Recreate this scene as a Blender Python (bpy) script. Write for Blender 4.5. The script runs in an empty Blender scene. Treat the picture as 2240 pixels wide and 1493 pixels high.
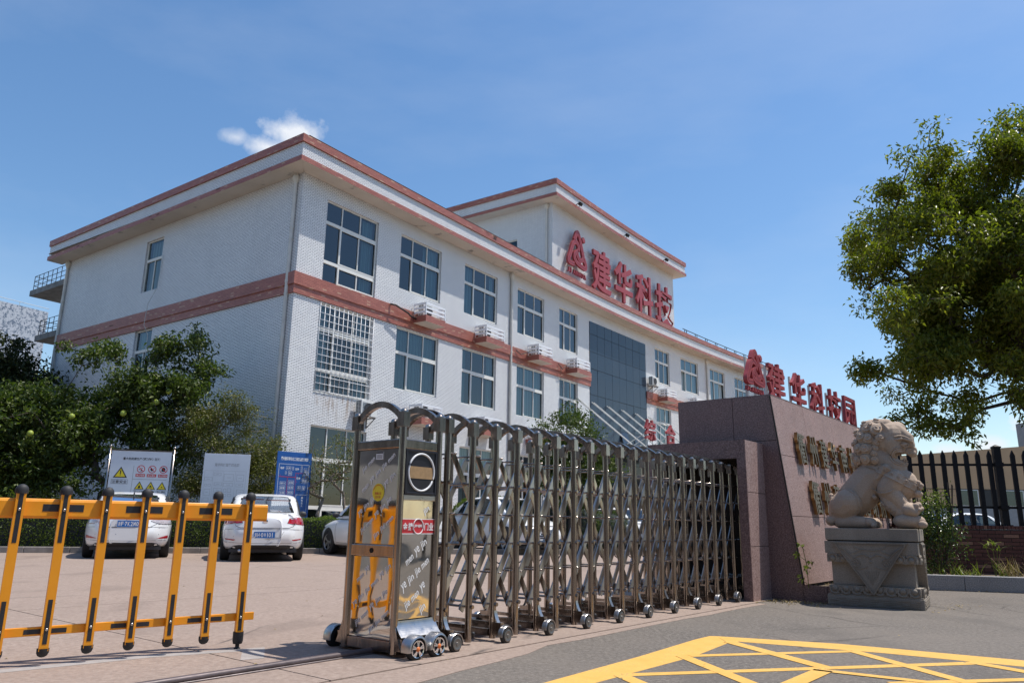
import bpy, bmesh, math, random
import numpy as np
from math import sin, cos, pi, radians, sqrt, atan2, tan
from mathutils import Vector, Matrix, noise
from mathutils.bvhtree import BVHTree

random.seed(7)
rng = np.random.default_rng(11)
SC = bpy.context.scene
COL = SC.collection

# ------------------------------------------------------------------ camera
EYE = 0.90
PITCH = radians(13.5)
ROLL = radians(0.9)
cam_d = bpy.data.cameras.new('camera')
cam_d.sensor_width = 36.0
cam_d.lens = 1650.0 / 2240.0 * 36.0
cam_d.clip_start = 0.05
cam_d.clip_end = 4000
cam = bpy.data.objects.new('camera', cam_d)
COL.objects.link(cam)
_f = Vector((0, cos(PITCH), sin(PITCH)))
_r0 = Vector((1, 0, 0))
_u0 = _r0.cross(_f)
_r = cos(ROLL) * _r0 + sin(ROLL) * _u0
_u = -sin(ROLL) * _r0 + cos(ROLL) * _u0
M = Matrix((( _r.x, _u.x, -_f.x, 0), (_r.y, _u.y, -_f.y, 0), (_r.z, _u.z, -_f.z, EYE), (0, 0, 0, 1)))
cam.matrix_world = M
SC.camera = cam

# ------------------------------------------------------------------ sun + sky
SUN_AZ, SUN_EL = radians(10.0), radians(66.7)       # azimuth measured from +X
S_DIR = Vector((cos(SUN_AZ) * cos(SUN_EL), sin(SUN_AZ) * cos(SUN_EL), sin(SUN_EL)))
sun_d = bpy.data.lights.new('sun', 'SUN')
sun_d.energy = 5.0
sun_d.angle = radians(0.53)
sun_d.color = (1.0, 0.955, 0.89)
sun = bpy.data.objects.new('sun', sun_d)
sun.rotation_euler = S_DIR.to_track_quat('Z', 'Y').to_euler()
sun.location = (20, 0, 40)
COL.objects.link(sun)

SC.view_settings.view_transform = 'Standard'
SC.view_settings.look = 'None'
SC.view_settings.exposure = 0.06
SC.view_settings.gamma = 1.0
SC.view_settings.use_curve_mapping = False
SC.cycles.max_bounces = 8
SC.cycles.transparent_max_bounces = 16
SC.cycles.sample_clamp_indirect = 8.0

world = bpy.data.worlds.new('World')
SC.world = world
world.use_nodes = True
wn, wl = world.node_tree.nodes, world.node_tree.links
wn.clear()


def nd(nodes, typ, **kw):
    n = nodes.new(typ)
    for k, v in kw.items():
        setattr(n, k, v)
    return n


def setin(n, **kw):
    for k, v in kw.items():
        n.inputs[k.replace('_', ' ')].default_value = v


def mth(nodes, links, op, a, b=None, c=None, clamp=False):
    n = nodes.new('ShaderNodeMath')
    n.operation = op
    n.use_clamp = clamp
    for i, x in enumerate((a, b, c)):
        if x is None:
            continue
        if hasattr(x, 'is_output') or isinstance(x, bpy.types.NodeSocket):
            links.new(x, n.inputs[i])
        else:
            n.inputs[i].default_value = x
    return n.outputs[0]


sky = nd(wn, 'ShaderNodeTexSky', sky_type='NISHITA')
sky.sun_disc = False
sky.sun_elevation = SUN_EL
sky.sun_rotation = radians(90) - SUN_AZ
sky.altitude = 60
sky.air_density = 1.15
sky.dust_density = 0.6
sky.ozone_density = 2.2
tc = nd(wn, 'ShaderNodeTexCoord')
nrm = nd(wn, 'ShaderNodeVectorMath', operation='NORMALIZE')
wl.new(tc.outputs['Generated'], nrm.inputs[0])


def pix_dir(x, y):
    return (_f * 1650 + _r * (x - 1120) - _u * (y - 746.5)).normalized()


def wdot(v):
    n = nd(wn, 'ShaderNodeVectorMath', operation='DOT_PRODUCT')
    wl.new(nrm.outputs[0], n.inputs[0])
    n.inputs[1].default_value = v
    return n.outputs['Value']


def wnoise(scale, detail=6.0, rough=0.6, vec=None):
    n = nd(wn, 'ShaderNodeTexNoise')
    setin(n, Scale=scale, Detail=detail, Roughness=rough)
    wl.new(vec if vec else nrm.outputs[0], n.inputs['Vector'])
    return n.outputs['Fac']


n_fine = wnoise(34.0, 9.0, 0.62)
n_mid = wnoise(11.0, 4.0, 0.55)


def cloud(px, py, rx, ry, amp=0.9, soft=0.35):
    """a cumulus fixed in the sky at the direction that passes (px, py)"""
    c = pix_dir(px, py)
    e1 = Vector((0, 0, 1)).cross(c).normalized() * -1
    e2 = c.cross(e1).normalized()
    if e2.z < 0:
        e2 = -e2
    den = mth(wn, wl, 'MAXIMUM', wdot(c), 0.01)
    a = mth(wn, wl, 'DIVIDE', mth(wn, wl, 'DIVIDE', wdot(e1), den), rx / 1650.0)
    b = mth(wn, wl, 'DIVIDE', mth(wn, wl, 'DIVIDE', wdot(e2), den), ry / 1650.0)
    rr = mth(wn, wl, 'SQRT', mth(wn, wl, 'ADD', mth(wn, wl, 'MULTIPLY', a, a), mth(wn, wl, 'MULTIPLY', b, b)))
    v = mth(wn, wl, 'SUBTRACT', 1.0, rr)
    v = mth(wn, wl, 'ADD', v, mth(wn, wl, 'MULTIPLY', mth(wn, wl, 'SUBTRACT', n_fine, 0.5), 2.0 * amp))
    v = mth(wn, wl, 'ADD', v, mth(wn, wl, 'MULTIPLY', mth(wn, wl, 'SUBTRACT', n_mid, 0.5), 1.3 * amp))
    v = mth(wn, wl, 'DIVIDE', v, soft, clamp=True)
    front = mth(wn, wl, 'GREATER_THAN', wdot(c), 0.5)
    return mth(wn, wl, 'MULTIPLY', v, front)


cl = None
for args in ((655, 300, 74, 46, 0.75, 0.8), (585, 322, 60, 26, 0.7, 0.9), (515, 300, 34, 20, 0.6, 1.3), (2066, 985, 36, 24, .8, 1.0), (2168, 972, 34, 24, .8, 1.0), (2320, 940, 90, 40),
             (-500, 500, 160, 70), (-900, 250, 220, 90), (3300, 700, 260, 90)):
    o = cloud(*args)
    cl = o if cl is None else mth(wn, wl, 'MAXIMUM', cl, o)
# thin high veil everywhere
mp = nd(wn, 'ShaderNodeMapping')
mp.inputs['Scale'].default_value = (1.0, 1.7, 3.2)
mp.inputs['Rotation'].default_value = (0.2, 0.5, 0.4)
wl.new(nrm.outputs[0], mp.inputs['Vector'])
veil = wnoise(2.1, 7.0, 0.55, mp.outputs[0])
veil = mth(wn, wl, 'MULTIPLY', mth(wn, wl, 'SUBTRACT', veil, 0.44, clamp=True), 0.40)
veil = mth(wn, wl, 'ADD', veil, 0.012)
cl = mth(wn, wl, 'MAXIMUM', mth(wn, wl, 'MULTIPLY', cl, 0.97), veil)
mixc = nd(wn, 'ShaderNodeMixRGB')
wl.new(cl, mixc.inputs[0])
hsv = nd(wn, 'ShaderNodeHueSaturation')
hsv.inputs['Saturation'].default_value = 1.20
hsv.inputs['Value'].default_value = 1.08
wl.new(sky.outputs[0], hsv.inputs['Color'])
wl.new(hsv.outputs[0], mixc.inputs[1])
mixc.inputs[2].default_value = (6.1, 6.35, 6.8, 1)
bg = nd(wn, 'ShaderNodeBackground')
bg.inputs['Strength'].default_value = 0.14
wl.new(mixc.outputs[0], bg.inputs['Color'])
wo = nd(wn, 'ShaderNodeOutputWorld')
wl.new(bg.outputs[0], wo.inputs[0])

# ------------------------------------------------------------------ materials
MAT = {}


class NT:
    def __init__(s, name):
        s.m = bpy.data.materials.new(name)
        s.m.use_nodes = True
        s.n, s.l = s.m.node_tree.nodes, s.m.node_tree.links
        s.bsdf = s.n['Principled BSDF']
        MAT[name] = s.m
        s.tc = None

    def coord(s, kind='Object', scale=None, rot=None):
        if s.tc is None:
            s.tc = s.n.new('ShaderNodeTexCoord')
        o = s.tc.outputs[kind]
        if scale is not None or rot is not None:
            mp = s.n.new('ShaderNodeMapping')
            s.l.new(o, mp.inputs['Vector'])
            if scale is not None:
                mp.inputs['Scale'].default_value = scale
            if rot is not None:
                mp.inputs['Rotation'].default_value = rot
            o = mp.outputs[0]
        return o

    def noise(s, scale, detail=4, rough=0.55, vec=None, out='Fac', dist=0.0):
        n = s.n.new('ShaderNodeTexNoise')
        setin(n, Scale=scale, Detail=detail, Roughness=rough, Distortion=dist)
        s.l.new(vec if vec is not None else s.coord(), n.inputs['Vector'])
        return n.outputs[out]

    def voro(s, scale, vec=None, out='Distance', feature='F1'):
        n = s.n.new('ShaderNodeTexVoronoi')
        n.feature = feature
        setin(n, Scale=scale)
        s.l.new(vec if vec is not None else s.coord(), n.inputs['Vector'])
        return n.outputs[out]

    def ramp(s, fac, stops, interp='LINEAR'):
        r = s.n.new('ShaderNodeValToRGB')
        r.color_ramp.interpolation = interp
        e = r.color_ramp.elements
        while len(e) < len(stops):
            e.new(0.5)
        for el, (p, c) in zip(e, stops):
            el.position = p
            el.color = (*c, 1) if len(c) == 3 else (c[0], c[0], c[0], 1)
        s.l.new(fac, r.inputs[0])
        return r.outputs[0]

    def mix(s, fac, a, b, mode='MIX'):
        n = s.n.new('ShaderNodeMixRGB')
        n.blend_type = mode
        for i, x in ((0, fac), (1, a), (2, b)):
            if isinstance(x, bpy.types.NodeSocket):
                s.l.new(x, n.inputs[i])
            elif i == 0:
                n.inputs[0].default_value = x
            else:
                n.inputs[i].default_value = (*x, 1)
        return n.outputs[0]

    def math(s, op, a, b=None, c=None, clamp=False):
        return mth(s.n, s.l, op, a, b, c, clamp)

    def set(s, **kw):
        for k, v in kw.items():
            inp = s.bsdf.inputs[{'base': 'Base Color', 'rough': 'Roughness', 'metal': 'Metallic', 'spec': 'Specular IOR Level',
                                 'trans': 'Transmission Weight', 'coat': 'Coat Weight', 'ior': 'IOR', 'alpha': 'Alpha',
                                 'sheen': 'Sheen Weight', 'coatr': 'Coat Roughness'}[k]]
            if isinstance(v, bpy.types.NodeSocket):
                s.l.new(v, inp)
            elif isinstance(v, tuple):
                inp.default_value = (*v, 1)
            else:
                inp.default_value = v
        return s

    def bump(s, h, strength=0.3, dist=0.01, prev=None):
        b = s.n.new('ShaderNodeBump')
        b.inputs['Strength'].default_value = strength
        b.inputs['Distance'].default_value = dist
        s.l.new(h, b.inputs['Height'])
        if prev is not None:
            s.l.new(prev, b.inputs['Normal'])
        s.l.new(b.outputs[0], s.bsdf.inputs['Normal'])
        return b.outputs[0]


def simple(name, col, rough=0.5, metal=0.0, var=0.12, vscale=6.0, bump=0.0, bscale=60.0, coat=0.0, spec=0.5):
    t = NT(name)
    n = t.noise(vscale, 6, 0.6)
    k1 = tuple(max(0, c * (1 - var)) for c in col)
    k2 = tuple(min(1, c * (1 + var)) for c in col)
    t.set(base=t.ramp(n, [(0.3, k1), (0.7, k2)]), metal=metal, coat=coat, spec=spec)
    r = t.ramp(t.noise(vscale * 3.1, 5), [(0.3, (max(0, rough - 0.07),) * 3), (0.75, (min(1, rough + 0.1),) * 3)])
    t.set(rough=r)
    if bump:
        t.bump(t.noise(bscale, 4), bump, 0.004)
    return t.m


def granite(name, c1, c2, c3, scale=95.0, rough=0.45, stain=0.25, bump=0.08):
    t = NT(name)
    f = t.noise(scale, 5, 0.75)
    g = t.noise(scale * 2.3, 3, 0.7)
    base = t.ramp(f, [(0.36, c1), (0.5, c2), (0.64, c3)])
    sp = t.ramp(g, [(0.56, (0, 0, 0)), (0.66, (1, 1, 1))])
    base = t.mix(t.math('MULTIPLY', sp, 0.45), base, c3)
    big = t.noise(1.3, 6, 0.65, vec=t.coord(scale=(1.6, 1.6, 0.35)))
    base = t.mix(t.ramp(big, [(0.42, (0,) * 3), (0.75, (stain * 2.2,) * 3)]), base, tuple(x * 0.45 for x in c2), 'MIX')
    t.set(base=base, rough=t.ramp(t.noise(3.0, 5), [(0.3, (rough - .08,) * 3), (0.8, (rough + .2,) * 3)]))
    t.bump(f, bump, 0.002)
    return t.m


def brickmat(name, w, h, mortar, c1, c2, mc, pale=None, rough=0.35, bumpd=0.004, dirt=0.25, thr=0.93):
    t = NT(name)
    uv = t.coord('UV')
    b = t.n.new('ShaderNodeTexBrick')
    b.offset = 0.5
    setin(b, Scale=1.0, Brick_Width=w, Row_Height=h, Mortar_Size=mortar, Mortar_Smooth=0.1, Bias=0.0)
    b.inputs['Color1'].default_value = (0, 0, 0, 1)
    b.inputs['Color2'].default_value = (1, 1, 1, 1)
    b.inputs['Mortar'].default_value = (0.5, 0.5, 0.5, 1)
    t.l.new(uv, b.inputs['Vector'])
    stops = [(0.0, c1), (0.9, c2)]
    if pale:
        stops = [(0.0, c1), (thr - 0.02, c2), (thr, pale), (1.0, pale)]
    tile = t.ramp(b.outputs['Color'], stops)
    nz = t.noise(0.35, 6, 0.62, vec=t.coord('UV', scale=(1.0, 0.22, 1.0)))
    tile = t.mix(t.ramp(nz, [(0.48, (0,) * 3), (0.78, (dirt * 1.6,) * 3)]), tile, tuple(x * 0.55 for x in c1))
    col = t.mix(b.outputs['Fac'], tile, mc)
    t.set(base=col, rough=t.math('ADD', t.math('MULTIPLY', b.outputs['Fac'], 0.4), rough))
    inv = t.math('SUBTRACT', 1.0, b.outputs['Fac'])
    t.bump(inv, 0.5, bumpd)
    return t.m


brickmat('white_tile', 0.200, 0.0555, 0.0068, (0.74, 0.74, 0.74), (0.83, 0.83, 0.82), (0.17, 0.17, 0.185), rough=0.30, dirt=0.16)
brickmat('red_tile', 0.200, 0.0555, 0.0035, (0.34, 0.105, 0.075), (0.43, 0.150, 0.105), (0.12, 0.06, 0.05), pale=(0.53, 0.30, 0.20), rough=0.4, dirt=0.3, thr=0.95)
simple('plaster', (0.62, 0.57, 0.50), 0.85, var=0.1, vscale=1.6, bump=0.2, bscale=30)
t = NT('soffit')
n = t.noise(1.1, 9, 0.72)
t.set(base=t.mix(t.ramp(n, [(0.60, (0,) * 3), (0.66, (0.9,) * 3)]), t.ramp(t.noise(0.7, 5), [(0.3, (0.66, 0.60, 0.52)), (0.7, (0.56, 0.50, 0.43))]), (0.22, 0.20, 0.19)), rough=0.9)
t.bump(n, 0.3, 0.01)
simple('frame_white', (0.72, 0.71, 0.66), 0.4, var=0.05, vscale=3)
simple('pvc_pipe', (0.60, 0.58, 0.53), 0.45, var=0.12, vscale=2.5)
simple('ac_white', (0.72, 0.72, 0.69), 0.45, var=0.06)
simple('rail_white', (0.78, 0.79, 0.81), 0.4, var=0.05)
simple('dark_grille', (0.05, 0.05, 0.055), 0.5)
simple('black_rubber', (0.018, 0.018, 0.02), 0.62, var=0.25, vscale=20, bump=0.1)
simple('black_metal', (0.006, 0.006, 0.008), 0.5, var=0.3, vscale=8, spec=0.3)
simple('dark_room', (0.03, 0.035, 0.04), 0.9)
simple('roof_grey', (0.35, 0.34, 0.33), 0.9)
simple('concrete_dark', (0.20, 0.20, 0.195), 0.9, var=0.35, vscale=2, bump=0.3, bscale=12)
simple('rust', (0.30, 0.13, 0.05), 0.9, var=0.4)
simple('cable', (0.02, 0.02, 0.02), 0.5)
simple('conduit', (0.55, 0.55, 0.52), 0.5)
# curtain, fold shading put into the colour by the wave
t = NT('curtain')
w = t.n.new('ShaderNodeTexWave')
setin(w, Scale=3.2, Distortion=2.2, Detail=3.0, Detail_Scale=0.8)
t.l.new(t.coord(scale=(1, 1, 0.12)), w.inputs['Vector'])
t.set(base=t.ramp(w.outputs['Fac'], [(0.1, (0.33, 0.43, 0.47)), (0.9, (0.58, 0.68, 0.70))]), rough=0.9)
t.bump(w.outputs['Fac'], 0.6, 0.03)
t = NT('curtain_warm')
w = t.n.new('ShaderNodeTexWave')
setin(w, Scale=3.0, Distortion=1.5, Detail=3.0)
t.l.new(t.coord(scale=(1, 1, 0.12)), w.inputs['Vector'])
t.set(base=t.ramp(w.outputs['Fac'], [(0.1, (0.50, 0.44, 0.38)), (0.9, (0.72, 0.66, 0.58))]), rough=0.9)  # dark and light of the folds put into this colour too


def glass(name, tint, refl=0.10, rough=0.02):
    t = NT(name)
    t.n.remove(t.bsdf)
    out = t.n['Material Output']
    tr = t.n.new('ShaderNodeBsdfTransparent')
    tr.inputs[0].default_value = (*tint, 1)
    gl = t.n.new('ShaderNodeBsdfGlossy')
    gl.inputs['Roughness'].default_value = rough
    gl.inputs['Color'].default_value = (0.9, 0.95, 1, 1)
    nz = t.noise(0.9, 2)
    b = t.n.new('ShaderNodeBump')
    b.inputs['Strength'].default_value = 0.05
    b.inputs['Distance'].default_value = 0.02
    t.l.new(nz, b.inputs['Height'])
    t.l.new(b.outputs[0], gl.inputs['Normal'])
    fr = t.n.new('ShaderNodeFresnel')
    fr.inputs['IOR'].default_value = 1.5
    f = t.math('ADD', t.math('MULTIPLY', fr.outputs[0], 1.25), refl, clamp=True)
    mx = t.n.new('ShaderNodeMixShader')
    t.l.new(f, mx.inputs[0])
    t.l.new(tr.outputs[0], mx.inputs[1])
    t.l.new(gl.outputs[0], mx.inputs[2])
    t.l.new(mx.outputs[0], out.inputs['Surface'])
    return t.m


glass('pane_glass', (0.40, 0.54, 0.57), 0.03)
glass('car_glass', (0.20, 0.23, 0.23), 0.0)
glass('canopy_glass', (0.35, 0.50, 0.45), 0.15)
t = NT('curtain_wall_glass')
t.set(base=t.ramp(t.noise(0.5, 7, 0.6, vec=t.coord(scale=(1, 1, 0.25))), [(0.3, (0.020, 0.032, 0.052)), (0.7, (0.040, 0.055, 0.078))]), rough=t.ramp(t.noise(1.3, 6), [(0.3, (0.06,) * 3), (0.7, (0.22,) * 3)]), spec=0.35)
t.bump(t.noise(0.5, 2), 0.04, 0.05)

# steel of the sliding gate
t = NT('steel')
sc = t.noise(6, 6, 0.6, vec=t.coord(scale=(5, 5, 0.6)))
t.set(base=t.ramp(sc, [(0.25, (0.25, 0.205, 0.175)), (0.75, (0.46, 0.40, 0.355))]), metal=1.0,
      rough=t.ramp(t.noise(14, 5, 0.6, vec=t.coord(scale=(1, 1, 0.25))), [(0.3, (0.12,) * 3), (0.75, (0.30,) * 3)]))
t.bump(t.noise(5, 2), 0.06, 0.01)
t = NT('steel_bar')
t.set(base=t.ramp(t.noise(5, 6), [(0.25, (0.42, 0.40, 0.385)), (0.75, (0.60, 0.575, 0.55))]), metal=1.0,
      rough=t.ramp(t.noise(9, 5), [(0.3, (0.25,) * 3), (0.75, (0.42,) * 3)]))
t = NT('mirror_steel')
t.set(base=(0.60, 0.57, 0.53), metal=1.0, rough=t.ramp(t.noise(8, 6, 0.7), [(0.35, (0.02,) * 3), (0.8, (0.10,) * 3)]))
t.bump(t.noise(2.2, 1.0, 0.4, dist=0.3), 0.10, 0.05)
simple('bright_steel', (0.50, 0.49, 0.48), 0.34, metal=1.0, var=0.1, vscale=10)
t = NT('chain_black')
t.set(base=(0.02, 0.02, 0.022), rough=0.6)

t = NT('yellow_paint_metal')
t.set(base=t.ramp(t.noise(7, 6), [(0.3, (0.80, 0.295, 0.010)), (0.7, (0.86, 0.345, 0.016))]), rough=t.ramp(t.noise(20, 5), [(0.3, (0.28,) * 3), (0.8, (0.5,) * 3)]), spec=0.5)
simple('black_tape', (0.02, 0.021, 0.026), 0.45, var=0.25, vscale=12)
simple('rail_brown', (0.11, 0.085, 0.085), 0.45, var=0.3, vscale=9, metal=0.3)

granite('granite_lit', (0.16, 0.095, 0.085), (0.34, 0.225, 0.20), (0.52, 0.38, 0.345), 62, 0.42, 0.13)  # lighter copy of the red stone, for its sunlit faces
granite('granite_shaded', (0.07, 0.038, 0.036), (0.165, 0.100, 0.092), (0.30, 0.20, 0.185), 62, 0.36, 0.12)  # same red stone with shade put into the colour, for unlit faces
granite('granite_grey', (0.14, 0.14, 0.145), (0.27, 0.265, 0.26), (0.42, 0.41, 0.40), 70, 0.7, 0.2)
granite('lion_stone', (0.36, 0.262, 0.185), (0.44, 0.328, 0.240), (0.53, 0.41, 0.31), 120, 0.75, 0.20, 0.06)
granite('lion_base_stone', (0.20, 0.165, 0.128), (0.285, 0.240, 0.190), (0.375, 0.322, 0.262), 110, 0.75, 0.30, 0.06)
simple('joint_dark', (0.03, 0.025, 0.022), 0.9)

t = NT('sign_red')
t.set(base=t.ramp(t.noise(1.5, 5), [(0.3, (0.27, 0.034, 0.042)), (0.7, (0.35, 0.052, 0.058))]), rough=0.5)
simple('sign_red_shade', (0.20, 0.02, 0.035), 0.45)
t = NT('brass')
t.set(base=t.ramp(t.noise(5, 5), [(0.3, (0.20, 0.115, 0.045)), (0.7, (0.36, 0.22, 0.09))]), metal=0.85, rough=0.42)
simple('brass_face', (0.17, 0.155, 0.115), 0.55, metal=0.4, var=0.2)

# asphalt, concrete yard, painted lines
t = NT('asphalt')
f1 = t.noise(120, 4, 0.8)
f2 = t.noise(1.1, 8, 0.6)
f3 = t.noise(9, 6, 0.6)
base = t.ramp(f1, [(0.30, (0.058, 0.050, 0.043)), (0.5, (0.129, 0.112, 0.096)), (0.70, (0.257, 0.228, 0.196))])
base = t.mix(0.62, base, t.ramp(t.noise(30, 5, 0.8), [(0.40, (0.047, 0.040, 0.033)), (0.5, (0.121, 0.103, 0.086)), (0.60, (0.257, 0.224, 0.189))]))
base = t.mix(t.ramp(f2, [(0.35, (0,) * 3), (0.7, (0.55,) * 3)]), base, (0.168, 0.141, 0.115))
base = t.mix(t.ramp(f3, [(0.52, (0,) * 3), (0.72, (0.38,) * 3)]), base, (0.078, 0.067, 0.057))
base = t.mix(t.ramp(t.noise(0.35, 6, 0.6), [(0.45, (0,) * 3), (0.65, (0.35,) * 3)]), base, (0.211, 0.179, 0.148))
sp = t.voro(42)
base = t.mix(t.ramp(sp, [(0.05, (0.85,) * 3), (0.10, (0,) * 3)]), base, (0.035, 0.032, 0.030))
cr = t.voro(0.42, vec=t.mix(0.12, t.coord(), t.noise(1.7, 5, out='Color')), feature='DISTANCE_TO_EDGE')
crm = t.math('MULTIPLY', t.ramp(cr, [(0.0, (1,) * 3), (0.006, (0,) * 3)]), t.ramp(t.noise(0.5, 3), [(0.50, (0,) * 3), (0.58, (0.85,) * 3)]))
base = t.mix(crm, base, (0.05, 0.042, 0.036))
stn = t.ramp(t.noise(0.9, 5, 0.5, vec=t.coord(scale=(1.3, .7, 1))), [(0.58, (0,) * 3), (0.66, (0.45,) * 3)])
base = t.mix(stn, base, (0.095, 0.082, 0.070))
t.set(base=base, rough=0.9)
t.bump(f1, 0.5, 0.006)
t = NT('yard_concrete')
f1 = t.noise(90, 5, 0.75)
f2 = t.noise(0.8, 8, 0.62)
f3 = t.noise(5, 7, 0.65)
base = t.ramp(f1, [(0.3, (0.216, 0.159, 0.127)), (0.5, (0.308, 0.234, 0.190)), (0.7, (0.405, 0.318, 0.262))])
base = t.mix(0.6, base, t.ramp(t.noise(26, 5, 0.8), [(0.38, (0.184, 0.129, 0.100)), (0.5, (0.290, 0.215, 0.172)), (0.62, (0.396, 0.305, 0.250))]))
base = t.mix(t.ramp(f2, [(0.35, (0,) * 3), (0.75, (0.6,) * 3)]), base, (0.262, 0.196, 0.157))
base = t.mix(t.ramp(f3, [(0.56, (0,) * 3), (0.8, (0.4,) * 3)]), base, (0.202, 0.150, 0.123))
sp = t.voro(16)
base = t.mix(t.ramp(sp, [(0.025, (0.8,) * 3), (0.05, (0,) * 3)]), base, (0.092, 0.069, 0.057))
cr = t.voro(0.22, vec=t.mix(0.12, t.coord(), t.noise(1.7, 5, out='Color')), feature='DISTANCE_TO_EDGE')
crm = t.math('MULTIPLY', t.ramp(cr, [(0.0, (1,) * 3), (0.004, (0,) * 3)]), t.ramp(t.noise(0.5, 3), [(0.50, (0,) * 3), (0.58, (0.85,) * 3)]))
base = t.mix(crm, base, (0.05, 0.042, 0.036))
stn = t.ramp(t.noise(0.9, 5, 0.5, vec=t.coord(scale=(1.3, .7, 1))), [(0.58, (0,) * 3), (0.66, (0.45,) * 3)])
base = t.mix(stn, base, (0.175, 0.130, 0.104))
t.set(base=base, rough=0.9)
t.bump(f1, 0.3, 0.003)
t = NT('yellow_marking')
wear = t.noise(70, 6, 0.75)
w2 = t.noise(6, 6, 0.6)
m_ = t.math('ADD', t.math('MULTIPLY', wear, 0.7), t.math('MULTIPLY', w2, 0.3))
base = t.mix(t.ramp(m_, [(0.565, (0,) * 3), (0.60, (0.9,) * 3)]), t.ramp(w2, [(0.3, (0.62, 0.34, 0.065)), (0.7, (0.74, 0.43, 0.095))]), (0.17, 0.15, 0.13))
t.set(base=base, rough=0.75)
t.bump(t.noise(120, 4), 0.3, 0.003)
simple('faded_paint', (0.33, 0.295, 0.27), 0.85, var=0.15, vscale=12)
simple('kerb_stone', (0.26, 0.235, 0.21), 0.9, var=0.3, vscale=4, bump=0.3, bscale=40)
simple('soil', (0.12, 0.09, 0.06), 0.95, var=0.4, vscale=8, bump=0.6, bscale=25)
t = NT('wall_brick')
oi = t.n.new('ShaderNodeObjectInfo')
t.set(base=t.mix(t.math('MULTIPLY', t.noise(30, 5), 0.6), t.ramp(oi.outputs['Random'], [(0.0, (0.085, 0.032, 0.024)), (0.5, (0.125, 0.046, 0.034)), (0.93, (0.155, 0.060, 0.042)), (0.96, (0.36, 0.19, 0.12))]), (0.10, 0.045, 0.035)), rough=0.85)
t.bump(t.noise(80, 4), 0.4, 0.004)
simple('mortar', (0.07, 0.055, 0.05), 0.95)
t = NT('speckled_render')
v = t.noise(4.5, 3, 0.9)
t.set(base=t.ramp(v, [(0.45, (0.13, 0.17, 0.23)), (0.49, (0.50, 0.52, 0.56))]), rough=0.8)
simple('tan_cladding', (0.56, 0.355, 0.19), 0.6, var=0.06, vscale=1)
simple('grey_render', (0.34, 0.33, 0.32), 0.85)
simple('teal_glass', (0.02, 0.07, 0.07), 0.12, spec=0.8)
simple('dark_panel', (0.015, 0.015, 0.022), 0.35)


# foliage with light passing through
def leafmat(name, c1, c2, c3, rough=0.42, transl=0.35):
    t = NT(name)
    n = t.noise(1.1, 4)
    n2 = t.noise(14, 3)
    g = t.n.new('ShaderNodeNewGeometry')
    rnd = g.outputs['Random Per Island']
    col = t.ramp(rnd, [(0.0, c1), (0.5, c2), (0.85, tuple((a + b) / 2 for a, b in zip(c2, c3))), (1.0, c3)])
    col = t.mix(t.math('MULTIPLY', n, 0.5), col, c1)
    t.set(base=col, rough=rough, spec=0.32)
    out = t.n['Material Output']
    tl = t.n.new('ShaderNodeBsdfTranslucent')
    tcol = t.mix(1.0, col, (0.95, 1.25, 0.35), 'MULTIPLY')
    t.l.new(tcol, tl.inputs[0])
    mx = t.n.new('ShaderNodeMixShader')
    mx.inputs[0].default_value = transl
    t.l.new(t.bsdf.outputs[0], mx.inputs[1])
    t.l.new(tl.outputs[0], mx.inputs[2])
    t.l.new(mx.outputs[0], out.inputs['Surface'])
    return t.m


leafmat('leaf_camphor', (0.095, 0.108, 0.014), (0.205, 0.215, 0.028), (0.42, 0.36, 0.055), 0.34, 0.45)
leafmat('leaf_pomelo', (0.040, 0.062, 0.014), (0.085, 0.120, 0.024), (0.19, 0.22, 0.045), 0.45, 0.32)
leafmat('leaf_osmanthus', (0.075, 0.085, 0.020), (0.16, 0.16, 0.040), (0.28, 0.25, 0.08), 0.4, 0.28)
leafmat('leaf_dark', (0.014, 0.024, 0.008), (0.030, 0.044, 0.012), (0.075, 0.085, 0.02), 0.6, 0.2)
leafmat('leaf_hedge', (0.050, 0.075, 0.012), (0.12, 0.17, 0.025), (0.25, 0.30, 0.05), 0.4, 0.35)
leafmat('leaf_gloss', (0.030, 0.055, 0.025), (0.055, 0.095, 0.035), (0.22, 0.26, 0.04), 0.22, 0.2)
leafmat('leaf_weed', (0.10, 0.12, 0.03), (0.20, 0.24, 0.05), (0.36, 0.36, 0.09), 0.5, 0.35)
leafmat('straw', (0.20, 0.14, 0.07), (0.34, 0.25, 0.13), (0.48, 0.38, 0.20), 0.8, 0.15)
simple('bark', (0.085, 0.065, 0.050), 0.9, var=0.35, vscale=8, bump=0.6, bscale=30)
simple('bark_pale', (0.24, 0.19, 0.145), 0.9, var=0.3, vscale=8, bump=0.5, bscale=30)
simple('fruit_green', (0.30, 0.36, 0.05), 0.5)

# cars
t = NT('car_white')
t.set(base=t.ramp(t.noise(2, 4), [(0.3, (0.78, 0.78, 0.77)), (0.7, (0.82, 0.82, 0.81))]), rough=0.25, coat=0.6, coatr=0.06)
t = NT('car_silver')
t.set(base=(0.58, 0.585, 0.59), rough=0.3, metal=0.3, coat=0.6)
simple('lamp_red', (0.42, 0.008, 0.018), 0.12, var=0.2, vscale=25, coat=1.0)
simple('lamp_clear', (0.55, 0.50, 0.52), 0.12, var=0.3, vscale=30, coat=1.0)
simple('lamp_dark', (0.06, 0.06, 0.07), 0.12, var=0.3, vscale=30, coat=1.0)
simple('car_plastic', (0.03, 0.03, 0.032), 0.6)
simple('tyre', (0.022, 0.021, 0.02), 0.8, var=0.3, vscale=10, bump=0.2)
simple('alloy', (0.50, 0.50, 0.51), 0.35, metal=0.8)
simple('chrome', (0.80, 0.80, 0.82), 0.12, metal=1.0, var=0.03)
simple('plate_blue', (0.015, 0.16, 0.50), 0.4, var=0.05)
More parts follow.
